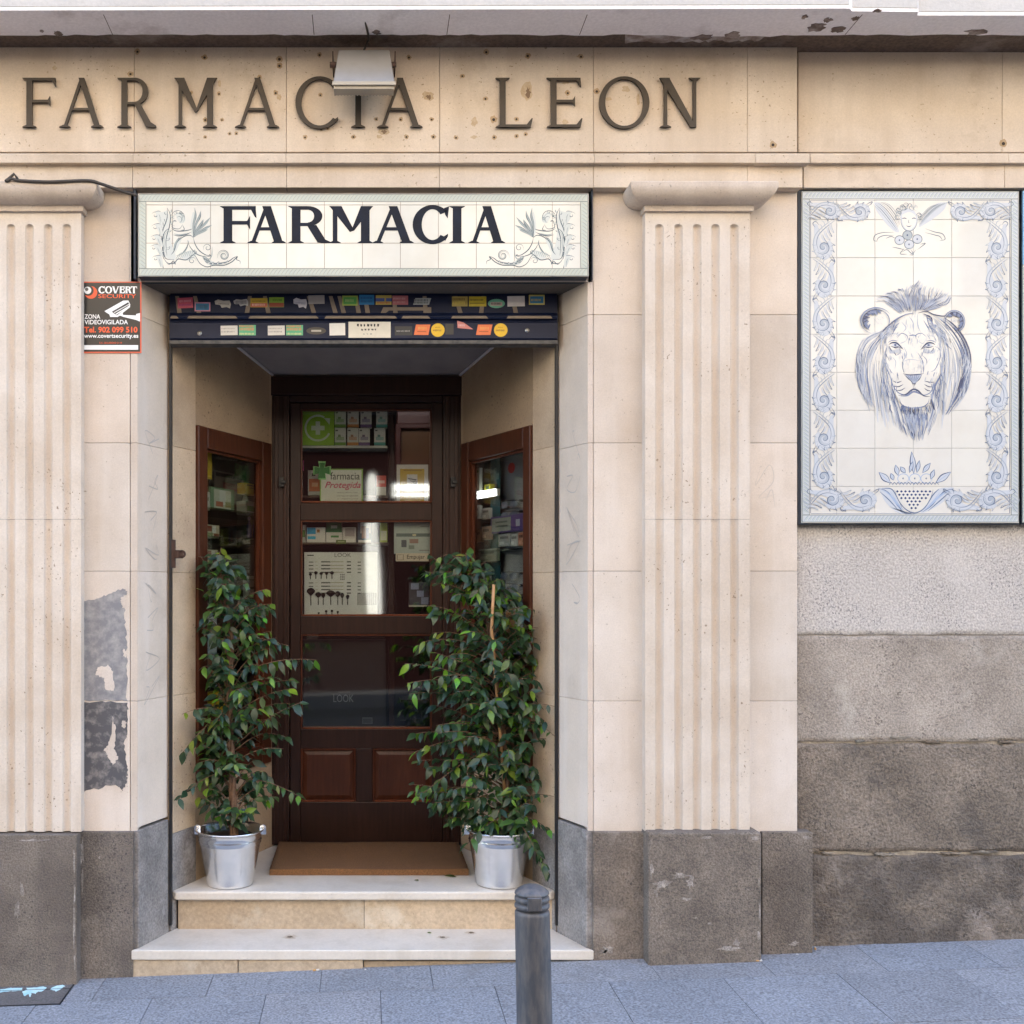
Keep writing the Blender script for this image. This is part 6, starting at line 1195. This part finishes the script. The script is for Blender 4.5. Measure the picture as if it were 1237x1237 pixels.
for py in (602, 615.5, 692, 707, 722):
    zz = EYE+(715-py)/1237*5.2; gl_ = thing('spectacles', {602: 'thin dark spectacles, top row of the rack', 615.5: 'thin dark spectacles, second row of the rack', 692: 'thin dark spectacles just below the purple banner on the rack', 707: 'bluish spectacles low on the rack', 722: 'dark spectacles lowest on the rack above the fig leaves'}[py], 'spectacles', M @ Vector(((a+b)/2, .18, zz)), 'spectacles on the rack in the right show window')
    g = MB(); L0, L1 = a+.02, b-.02
    g.tube([M @ Vector((L0+(L1-L0)*t_, .175, zz+.010*sin(pi*t_))) for t_ in [i/10 for i in range(11)]], .0022, 6); g.box(L0-.008, L0, .168, .196, zz-.006, zz+.006, 0, (1, 1, 1), M); g.build('frame', M_black, gl_)
    for e in (0, 1):
        ca = L0+(L1-L0)*(.28+.44*e); g = MB(); c = M @ Vector((ca, .172, zz-.012)); vs = [c]+[c+u*(L1-L0)*.19*cos(i*pi/8)+v*.018*sin(i*pi/8) for i in range(16)]; g.add(vs, [(0, i+1, (i+1) % 16+1) for i in range(16)]); g.build('lens', paint('lens_tint', (.16, .18, .24), .08) if 'lens_tint' not in bpy.data.materials else bpy.data.materials['lens_tint'], gl_)
witem('purple_banner', 'purple banner with a pale printed panel across the right show window', 1, .13, 593, 634, 622.5, 643, .004, (.10, .06, .20), ((.03, .6, .1, .9, (.26, .28, .24)), (.75, .86, .3, .7, (.40, .4, .45)), (.15, .5, .3, .4, (.1, .12, .1)), (.15, .5, .55, .65, (.1, .12, .1))), 'banner')
gr = 'small packs on the shelves of the right show window'
for x0, x1, y0, y1, col, lab in ((570, 579, 611, 627, (.36, .35, .32), 'pale pack left of the teal strip, upper one'), (582, 591, 614, 627, (.40, .38, .36), 'pale pack against the teal strip, upper one'), (571, 581, 640, 655, (.25, .14, .06), 'brown pack left of the purple banner'), (582, 592, 636, 652, (.35, .22, .16), 'pinkish pack below the upper packs'), (602, 616, 645, 660, (.33, .34, .32), 'grey pack under the purple banner'), (617, 625, 645, 660, (.38, .38, .36), 'pale narrow pack under the purple banner'), (626, 634, 643, 659, (.42, .16, .10), 'red and cream pack at the right jamb of the right show window'), (578, 600, 663, 678, (.24, .27, .22), 'wide grey green pack below the banner'), (580, 590, 686, 705, (.28, .29, .28), 'tall grey pack above the right fig tree'), (570, 577, 682, 702, (.06, .06, .08), 'dark pack above the right fig tree'), (622, 634, 735, 762, (.45, .42, .33), 'cream figured pack beside the right window frame'), (611, 621, 738, 764, (.30, .14, .05), 'brown pack beside the cream figured pack')):
    witem('small_pack', lab, 1, .12 if x0 < 600 else .125, x0, x1, y0, y1, .02, col, ((.15, .85, .2, .4, tuple(q*.4 for q in col)), (.1, .5, .6, .85, tuple(min(.6, q*1.6) for q in col))), 'pack', gr)
a_, d_ = cb_(1, .11, 570); b_, d2 = cb_(1, .11, 598); zz = EYE+(715-597)/1237*(d_+d2)/2; t = thing('case_lamp', 'short lit tube inside the right show window', 'lamp', MR @ Vector(((a_+b_)/2, .11, zz)))
for q in (.012, -.012):
    g = MB(); g.tube([MR @ Vector((a_, .11, zz+q)), MR @ Vector((b_, .11, zz+q))], .006, 10); g.build('tube', M_tube, t)
g = MB(); g.box(min(a_, b_)-.01, max(a_, b_)+.01, .118, .135, zz-.02, zz+.02, 0, (1, 1, 1), MR); g.build('fitting', M_shelfw, t)

# ================================================================== on the doorstep
g = MB(); X0, X1, Y0_, Y1_ = -.470, .500, .485, 1.035; n = 30; vs = []
for j in range(n+1):
    for i in range(n+1):
        x = X0+(X1-X0)*i/n; y = Y0_+(Y1_-Y0_)*j/n; vs.append((x+random.uniform(-.001, .001), y+random.uniform(-.001, .001), FLO+.030+.002*sin(x*9)*cos(y*7)+random.uniform(-.0006, .0006)))
g.add(vs, [(j*(n+1)+i, j*(n+1)+i+1, (j+1)*(n+1)+i+1, (j+1)*(n+1)+i) for j in range(n) for i in range(n)], 0, (1, 1, 1), True)
bd_ = [i for i in range(n+1)]+[j*(n+1)+n for j in range(1, n+1)]+[n*(n+1)+i for i in range(n-1, -1, -1)]+[j*(n+1) for j in range(n-1, 0, -1)]
o_ = len(g.v); g.v += [(g.v[i][0], g.v[i][1], FLO+.001) for i in bd_]; m_ = len(bd_)
for k in range(m_): g.f.append([bd_[k], bd_[(k+1) % m_], o_+(k+1) % m_, o_+k]); g.m.append(0); g.t.append((1.15, 1.1, 1)); g.sm.append(False)
tag(g.build('doormat', M_coir, loc=(0, .76, FLO)), 'thick brown coir doormat filling the threshold before the door', 'doormat')

def bucket(root, x, y, h, rt_, rb, tilt=0):
    c = (x, y, FLO+.001); g = MB()
    pr = [(0.0, .004), (rb-.004, .004), (rb, .0), (rb+.002, .006), (rb+.003, .012), (rb+(rt_-rb)*.74, h*.74), (rb+(rt_-rb)*.755+.0035, h*.755), (rb+(rt_-rb)*.78, h*.78), (rb+(rt_-rb)*.80+.0035, h*.80), (rb+(rt_-rb)*.825, h*.825), (rt_-.004, h-.012), (rt_+.004, h-.010), (rt_+.008, h-.004), (rt_+.006, h), (rt_+.001, h-.001), (rt_-.006, h-.012), (rt_-.016, h-.06), (0.0, h-.062)]
    g.lathe(pr, c, 56); b = g.build('bucket', M_steel, root)
    for s in (-1, 1):
        g = MB(); g.prism([(x+s*rt_-.016, FLO+h-.03), (x+s*rt_+.016, FLO+h-.03), (x+s*rt_+.014, FLO+h+.010), (x+s*rt_, FLO+h+.018), (x+s*rt_-.014, FLO+h+.010)], y-.0015, y+.0015); g.lathe([(.003, -.004), (.008, -.004), (.008, .004), (.003, .004)], (x+s*rt_, y, FLO+h+.004), 12, M=Matrix.Rotation(radians(90), 4, 'X')); g.build('lug', M_steel, b, bevel=.0005)
    g = MB(); pts = [(x+rt_*cos(a)*1.03, y-rt_*sin(a)*1.0-.006, FLO+h-.012-.05*sin(a)**2) for a in [pi*i/16 for i in range(17)]]
    g = MB(); pts2 = [Vector((x+(rt_-.007)*cos(a)*.9, y+(rt_-.007)*sin(a)*.9, FLO+h-.05)) for a in [2*pi*i/14 for i in range(14)]]
    vs = [Vector((x, y, FLO+h-.035))]
    for r in (.4, .75, .97):
        for i in range(18): a = 2*pi*i/18; vs.append(Vector((x+(rt_-.014)*r*cos(a), y+(rt_-.014)*r*sin(a), FLO+h-.040+random.uniform(-.008, .010))))
    fs = [(0, 1+i, 1+(i+1) % 18) for i in range(18)]
    for r in range(2): fs += [(1+r*18+i, 19+r*18+i, 19+r*18+(i+1) % 18, 1+r*18+(i+1) % 18) for i in range(18)]
    g = MB(); g.add(vs, fs, 0, (1, 1, 1), True); g.build('soil', M_soil, root)
def leaf(mb, p, d, up, L_, w, t):
    d = d.normalized(); sd_ = d.cross(up)
    if sd_.length < .05: sd_ = d.cross(Vector((1, .3, 0)))
    sd_.normalize(); nn = sd_.cross(d).normalized(); rows = []
    curl = random.uniform(.0, .55); fold = random.uniform(.08, .28)
    for u, ww in ((0, .05), (.16, .62), (.38, 1.0), (.62, .82), (.84, .36), (1.0, .02)):
        c = p+d*L_*u-nn*curl*L_*u*u; e = w/2*ww; rows += [c-sd_*e+nn*e*fold, c, c+sd_*e+nn*e*fold]
    fs = []
    for j in range(5):
        a = j*3; fs += [(a, a+1, a+4, a+3), (a+1, a+2, a+5, a+4)]
    mb.add(rows, fs, 0, t, True)
def ficus(root, x, y, top, prof, ntw, trunk_pts, seed, extra=()):
    random.seed(seed); ym = y; fol = MB(); tw = MB()
    tr = MB()
    for q in range(4):
        o = Vector((random.uniform(-.012, .012), random.uniform(-.012, .012), 0)); ph = q*pi/2
        pts = cat([(p_[0], p_[1]) for p_ in trunk_pts], 8); n = len(pts)
        tr.tube([Vector((a+.011*cos(ph+i*.35)*(1-.6*i/n), y+.011*sin(ph+i*.35), b)) for i, (a, b) in enumerate(pts)], .010, 8, r1=.003)
    tr.build('trunk', M_bark, root)
    cpts = cat(trunk_pts, 8)
    def tx(z):
        for (a, b), (c, d) in zip(cpts[:-1], cpts[1:]):
            if b <= z <= d: return a+(c-a)*(z-b)/(d-b+1e-9)
        return cpts[-1][0] if z > cpts[-1][1] else cpts[0][0]
    def ext(z):
        for (za, la, ra), (zb, lb, rb) in zip(prof[:-1], prof[1:]):
            if zb <= z <= za: f = (za-z)/(za-zb); return la+(lb-la)*f, ra+(rb-ra)*f
        return prof[-1][1:] if z < prof[-1][0] else prof[0][1:]
    def twig(p0, p1, arch, dens, bright=.07):
        n = 7; pts = []
        for i in range(n+1):
            u = i/n; p = p0.lerp(p1, u); p.z += arch*sin(pi*u*.9)-.25*arch*u; pts.append(p)
        tw.tube(pts, .0030, 5, r1=.0010)
        Lw = (p1-p0).length; k = max(4, int(Lw*.85/dens)); sidef = 1
        for j in range(k):
            u = .22+.78*(j+random.random()*.6)/k; u = min(u, 1); f = u*n; i = min(int(f), n-1); p = pts[i].lerp(pts[i+1], f-i); d = (pts[i+1]-pts[i]).normalized(); sidef = -sidef
            if abs(p.x-x) < .5 and p.z < FLO+.03: continue
            lat = d.cross(Vector((0, 0, 1)));
            if lat.length < .1: lat = Vector((1, 0, 0))
            lat.normalize(); dd = d*random.uniform(.2, .8)+lat*sidef*random.uniform(.5, 1.0)+Vector((random.uniform(-.5, .5), random.uniform(-.6, .3), -random.uniform(-.1, 1.3)))
            L_ = random.uniform(.034, .074); tip = p+dd.normalized()*L_
            wl_ = -.90+(max(tip.y, .22)-.22)*.469+.012; wr_ = .878-(max(tip.y, .22)-.22)*.436-.012
            if tip.x < wl_ or tip.x > wr_ or tip.y > 1.0 or tip.z < FLO+.01: continue
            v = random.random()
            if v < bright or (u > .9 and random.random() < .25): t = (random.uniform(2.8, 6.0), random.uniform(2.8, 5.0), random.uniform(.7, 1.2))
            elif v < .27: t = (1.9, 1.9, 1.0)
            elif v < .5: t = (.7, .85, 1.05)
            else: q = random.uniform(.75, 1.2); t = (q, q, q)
            leaf(fol, p, dd, Vector((random.uniform(-.5, .5), random.uniform(-.9, -.1), random.uniform(.3, 1))), L_, L_*random.uniform(.40, .52), t)
    zt, zb = prof[0][0], prof[-1][0]
    for i in range(ntw):
        z = zb+(zt-zb)*(i+random.random())/ntw; a = random.uniform(0, 2*pi); l, r = ext(z)
        cx = tx(max(z-.08, trunk_pts[0][1]+.1)); R_ = (r-cx) if cos(a) > 0 else (cx-l); R_ = max(R_, .04); R_ = R_*random.uniform(.35, 1.0) if i % 4 else R_*random.uniform(.95, 1.14)
        dy = sin(a)*min(.24, max(.08, (r-l)/2*.8))*random.uniform(.5, 1)
        p0 = Vector((cx, y, z-random.uniform(.04, .16))); p1 = Vector((cx+cos(a)*R_, y+dy, z))
        if p0.z < trunk_pts[0][1]+.03: p0.z = trunk_pts[0][1]+.03
        twig(p0, p1, random.uniform(.02, .07), .019)
    for (za, xa, zb_, xb, dy0, dy1) in extra: twig(Vector((xa, y+dy0, za)), Vector((xb, y+dy1, zb_)), .03, .021, .12)
    fol.build('foliage', M_leaf, root, recalc=False); tw.build('twig', M_bark, root)
def pr(lst, y): return [(PZ(a, y), PX(b, y), PX(c, y)) for a, b, c in lst]
gp = 'potted fig trees flanking the door'
yl_ = .35
f1 = thing('potted_fig_tree', 'slim weeping fig in a shiny galvanised bucket left of the door', 'potted tree', (PX(278, yl_), yl_, FLO), gp)
bucket(f1, PX(278, yl_), yl_, .262, .155, .108)
ficus(f1, PX(278, yl_), yl_, 0, pr([(668, 243, 262), (690, 240, 300), (712, 243, 326), (745, 244, 340), (775, 238, 348), (810, 244, 350), (850, 234, 366), (885, 228, 362), (915, 232, 352), (945, 236, 362), (968, 240, 345), (985, 255, 322)], yl_), 150,
      [(PX(283, yl_), FLO+.20), (PX(280, yl_), PZ(930, yl_)), (PX(277, yl_), PZ(850, yl_)), (PX(279, yl_), PZ(770, yl_)), (PX(268, yl_), PZ(705, yl_)), (PX(258, yl_), PZ(670, yl_))], 11,
      [(PZ(812, yl_), PX(290, yl_), PZ(797, yl_), PX(384, yl_), 0, -.05), (PZ(900, yl_), PX(285, yl_), PZ(846, yl_), PX(366, yl_), 0, -.1), (PZ(940, yl_), PX(285, yl_), PZ(958, yl_), PX(366, yl_), 0, -.12), (PZ(930, yl_), PX(275, yl_), PZ(960, yl_), PX(220, yl_), -.02, -.16), (PZ(860, yl_), PX(275, yl_), PZ(858, yl_), PX(228, yl_), -.02, -.18), (PZ(860, yl_), PX(275, yl_), PZ(905, yl_), PX(227, yl_), -.02, -.18), (PZ(730, yl_), PX(268, yl_), PZ(672, yl_), PX(243, yl_), 0, -.03), (PZ(740, yl_), PX(278, yl_), PZ(712, yl_), PX(325, yl_), 0, -.04)])
f2 = thing('potted_fig_tree', 'fuller weeping fig with a bamboo cane in a dented galvanised bucket right of the door', 'potted tree', (PX(603, yl_), yl_, FLO), gp)
bucket(f2, PX(603, yl_), yl_, .262, .150, .108)
ficus(f2, PX(603, yl_), yl_, 0, pr([(672, 512, 545), (692, 512, 605), (715, 512, 634), (742, 518, 650), (775, 505, 652), (805, 492, 648), (840, 494, 655), (872, 500, 668), (905, 510, 660), (935, 498, 652), (965, 498, 655), (985, 520, 650), (1004, 560, 655)], yl_), 240,
      [(PX(610, yl_), FLO+.20), (PX(611, yl_), PZ(930, yl_)), (PX(603, yl_), PZ(850, yl_)), (PX(596, yl_), PZ(780, yl_)), (PX(580, yl_), PZ(720, yl_)), (PX(556, yl_), PZ(685, yl_))], 23,
      [(PZ(730, yl_), PX(575, yl_), PZ(690, yl_), PX(512, yl_), 0, -.03), (PZ(740, yl_), PX(570, yl_), PZ(672, yl_), PX(520, yl_), 0, -.06), (PZ(830, yl_), PX(590, yl_), PZ(800, yl_), PX(488, yl_), 0, -.12), (PZ(830, yl_), PX(590, yl_), PZ(822, yl_), PX(490, yl_), 0, -.16), (PZ(900, yl_), PX(600, yl_), PZ(965, yl_), PX(498, yl_), 0, -.1), (PZ(890, yl_), PX(600, yl_), PZ(905, yl_), PX(500, yl_), 0, -.1),
       (PZ(860, yl_), PX(610, yl_), PZ(850, yl_), PX(664, yl_), -.02, -.14), (PZ(860, yl_), PX(610, yl_), PZ(885, yl_), PX(664, yl_), -.02, -.16), (PZ(850, yl_), PX(612, yl_), PZ(870, yl_), PX(655, yl_), -.02, -.14), (PZ(970, yl_), PX(615, yl_), PZ(955, yl_), PX(662, yl_), -.03, -.15), (PZ(985, yl_), PX(618, yl_), PZ(1035, yl_), PX(650, yl_), -.06, -.20), (PZ(985, yl_), PX(618, yl_), PZ(1020, yl_), PX(640, yl_), -.06, -.22), (PZ(980, yl_), PX(618, yl_), PZ(1000, yl_), PX(662, yl_), -.05, -.17), (PZ(980, yl_), PX(612, yl_), PZ(1010, yl_), PX(560, yl_), -.08, -.17), (PZ(985, yl_), PX(618, yl_), PZ(1045, yl_), PX(655, yl_), -.06, -.18)])
g = MB(); g.tube([P(613, 1000, yl_), P(602, 860, yl_-.03), P(594, 760, yl_-.10), P(596.5, 706, yl_-.13)], .0075, 8); g.lathe([(.0095, -.003), (.0095, .003)], P(595, 735, yl_-.115), 10); g.build('cane', M_cane, f2)
random.seed(5)
# ================================================================== bollard
bl = thing('bollard', 'dark grey cast iron bollard with a ringed head on the pavement', 'bollard', (.4615, -1.76, GZ(.4615, -1.76)))
kk = K(-1.76); zb0 = GZ(.447, -1.76); ctop = Vector((.4617, -1.76, 0)); 
def bz(py): return EYE+(715-py)*kk
g = MB(); Rm = Matrix.Rotation(0, 4, 'X')
g.lathe([(.030, bz(1097.5)), (.043, bz(1098.8)), (.0462, bz(1101)), (.0465, bz(1104)), (.0468, bz(1150)), (.0475, bz(1237)), (.048, zb0+.03), (.053, zb0+.02), (.054, zb0-.02)], ctop, 48); ps = g.build('post', M_iron, bl)
g = MB(); g.lathe([(0, bz(1068.2)), (.012, bz(1068.6)), (.026, bz(1070.6)), (.038, bz(1074)), (.0455, bz(1077.2)), (.0462, bz(1078.6)), (.044, bz(1080)), (.038, bz(1080.6)), (.038, bz(1081.6)), (.044, bz(1082)), (.0462, bz(1083.5)), (.0462, bz(1086.5)), (.044, bz(1088)), (.038, bz(1088.6)), (.038, bz(1089.4)), (.044, bz(1090)), (.0466, bz(1092)), (.0466, bz(1095)), (.043, bz(1096.6)), (.030, bz(1097.6))], ctop, 48)
hd = g.build('head', M_iron, bl)
g = MB(); g.box(ctop.x-.019, ctop.x+.019, -1.76-.0495, -1.76-.035, bz(1094.5), bz(1078.5)); g.build('lug', M_iron, hd, bevel=.002)
for o in (ps, hd): pass
bl.rotation_euler = (0, radians(-1.2), 0)
# iron latch on the recess wall
g = MB(); yy = .205; g.pbox(206.8, 212, 652, 686, yy, yy+.006); g.pbox(212, 221, 664.5, 674.5, yy-.012, yy-.006)
g.lathe([(.008, -.003), (.019, -.003), (.019, .003), (.008, .003), (.008, -.003)], P(219.5, 669.3, yy-.009), 18, M=Matrix.Rotation(radians(90), 4, 'X')); g.pbox(211.4, 213, 664.5, 674.5, yy-.012, yy+.003)
g.build('latch', M_rust, B, bevel=.001)
# pavement cover with spilt paint
cv = thing('utility_cover', 'dark square pavement cover smeared with turquoise white paint', 'cover', (-1.5, -.165, GZ(-1.5)))
g = MB(); e = .002
def gsheet(g, poly, dz, m=0): g.add([(a, b, GZ(a, b)+dz) for a, b in poly], [list(range(len(poly)))], m)
sheet(g, -1.80, -1.262, -.287, -.088, .0022, .02); g.build('lid', stone('cover_stone', (.15, .135, .125), (.10, .09, .085), big=6, fine=120, grain=.3), cv)
g = MB()
for q in ((-1.812, -1.2555, -.2935, -.2875), (-1.2615, -1.2555, -.2875, -.088), (-1.80, -1.262, -.135, -.131)): sheet(g, q[0], q[1], q[2], q[3], .0035, .01)
g.build('rim', M_black, cv)
g = MB()
def floorpt(px, py, z): d = 1237*(EYE-z)/(py-715); return ((px-442)/1237*d, d-4.5)
for poly in ([(0, 1194), (14, 1192.5), (14, 1196.5), (0, 1198)], [(27, 1198), (33, 1195), (30, 1193), (42, 1193.5), (50, 1192), (57, 1193.5), (52, 1198), (46, 1198.5), (43, 1201), (38, 1200), (37, 1204.5), (35.5, 1204.5), (35, 1201), (29, 1203.5)], [(61, 1196), (65, 1193), (76, 1191.5), (79, 1193), (72, 1197), (68, 1199.5)], [(14, 1193), (27, 1193.5), (27, 1196.5), (14, 1197)]):
    q = [floorpt(a+random.uniform(-.3, .3), b+random.uniform(-.2, .2), -.08) for a, b in ragged(poly, .4, 3)]; gsheet(g, q, .0032)
g.build('paint_smear', paint('turquoise_paint', (.62, .80, .80), .4, var=.7, scale=22, col2=(.25, .62, .66)), cv)
# litter and fallen leaves
def fleaf(px, py, z, ang, col, lab, L_=.055):
    x, y = floorpt(px, py, z); g = MB(); d = Vector((cos(ang), sin(ang), .08)); leaf(g, Vector((x, y, z+.004))-d*L_/2, d, Vector((0, 0, 1)), L_, L_*.5, col)
    o = g.build('fallen_leaf', M_leaf, loc=(x, y, z), recalc=False); tag(o, lab, 'leaf', 'leaves fallen on the marble steps')
fleaf(507, 1063.5, FLO, .1, (2.0, 1.5, .8), 'brown curled leaf on the top step, left of the pair'); fleaf(545, 1059, FLO, -.3, (1.2, 1.2, .7), 'dark leaf on the top step nearest the right bucket', .065)
fleaf(521, 1127, ZT, .3, (2.2, 2.0, .8), 'small olive leaf on the lower step', .04)
for px, py, r in ((350, 1132, 5), (535, 1132.5, 4), (569, 1127, 4)):
    g = MB()
    for rr, m, dz in ((r*1.5, 1, .0006), (r*.7, 0, .0010)):
        x, y = floorpt(px, py, ZT); n = 22; g.add([(x+rr*K(0)*1.4*cos(2*pi*i/n)*random.uniform(.55, 1.25), y+rr*K(0)*1.1*sin(2*pi*i/n)*random.uniform(.55, 1.25), ZT+dz) for i in range(n)], [list(range(n))], m)
    g.build('stain', [flat(.13, .09, .055, .8), flat(.53, .45, .35, .6)], st)
def butt(px, py, lab, c1=(.55, .30, .10), c2=(.62, .60, .56), ang=.3):
    x, y = floorpt(px, py, GZ((px-442)/275)); z = GZ(x, y)+.005; t = thing('cigarette_butt', lab, 'cigarette butt', (x, y, z-.005), 'cigarette butts on the pavement'); d = Vector((cos(ang), sin(ang), 0)); p = Vector((x, y, z))
    g = MB(); g.tube([p, p+d*.014], .0042, 8); g.build('filter', flat(*c1), t); g = MB(); g.tube([p+d*.0141, p+d*.028], .0039, 8); g.build('paper', flat(*c2), t)
butt(378, 1173.5, 'orange cigarette butt in front of the lower step'); butt(913, 1161, 'white and tan cigarette butt by the pilaster plinth', ang=.1); butt(985, 1148, 'orange stub standing at the corner of the right plinth', ang=1.2)
for px, py, lab, s_ in ((33, 1186, 'crumpled white paper scrap against the left plinth', 6), (441, 1171.5, 'tiny white pebble before the step', 3), (963, 1153, 'small pinkish stone chip by the right plinth', 3), (12, 1188, 'grey pebble at the far left above the cover', 4)):
    x, y = floorpt(px, py, GZ((px-442)/275)); r = s_*K(0)*.5; g = MB(); z = GZ(x, y); vs = []
    pts = [Vector((random.gauss(0, 1), random.gauss(0, 1), random.gauss(0, 1))).normalized()*r*random.uniform(.7, 1.1) for _ in range(16)]
    bm = bmesh.new(); [bm.verts.new((p_.x*1.3+x, p_.y+y, abs(p_.z)*.8+z)) for p_ in pts]; bmesh.ops.convex_hull(bm, input=bm.verts); bm.verts.ensure_lookup_table(); bm.verts.index_update()
    g.add([v_.co[:] for v_ in bm.verts], [[v_.index for v_ in f.verts] for f in bm.faces if len(f.verts)]); bm.free(); tag(g.build('litter', flat(.6, .58, .56), loc=(x, y, z)), lab, 'litter')
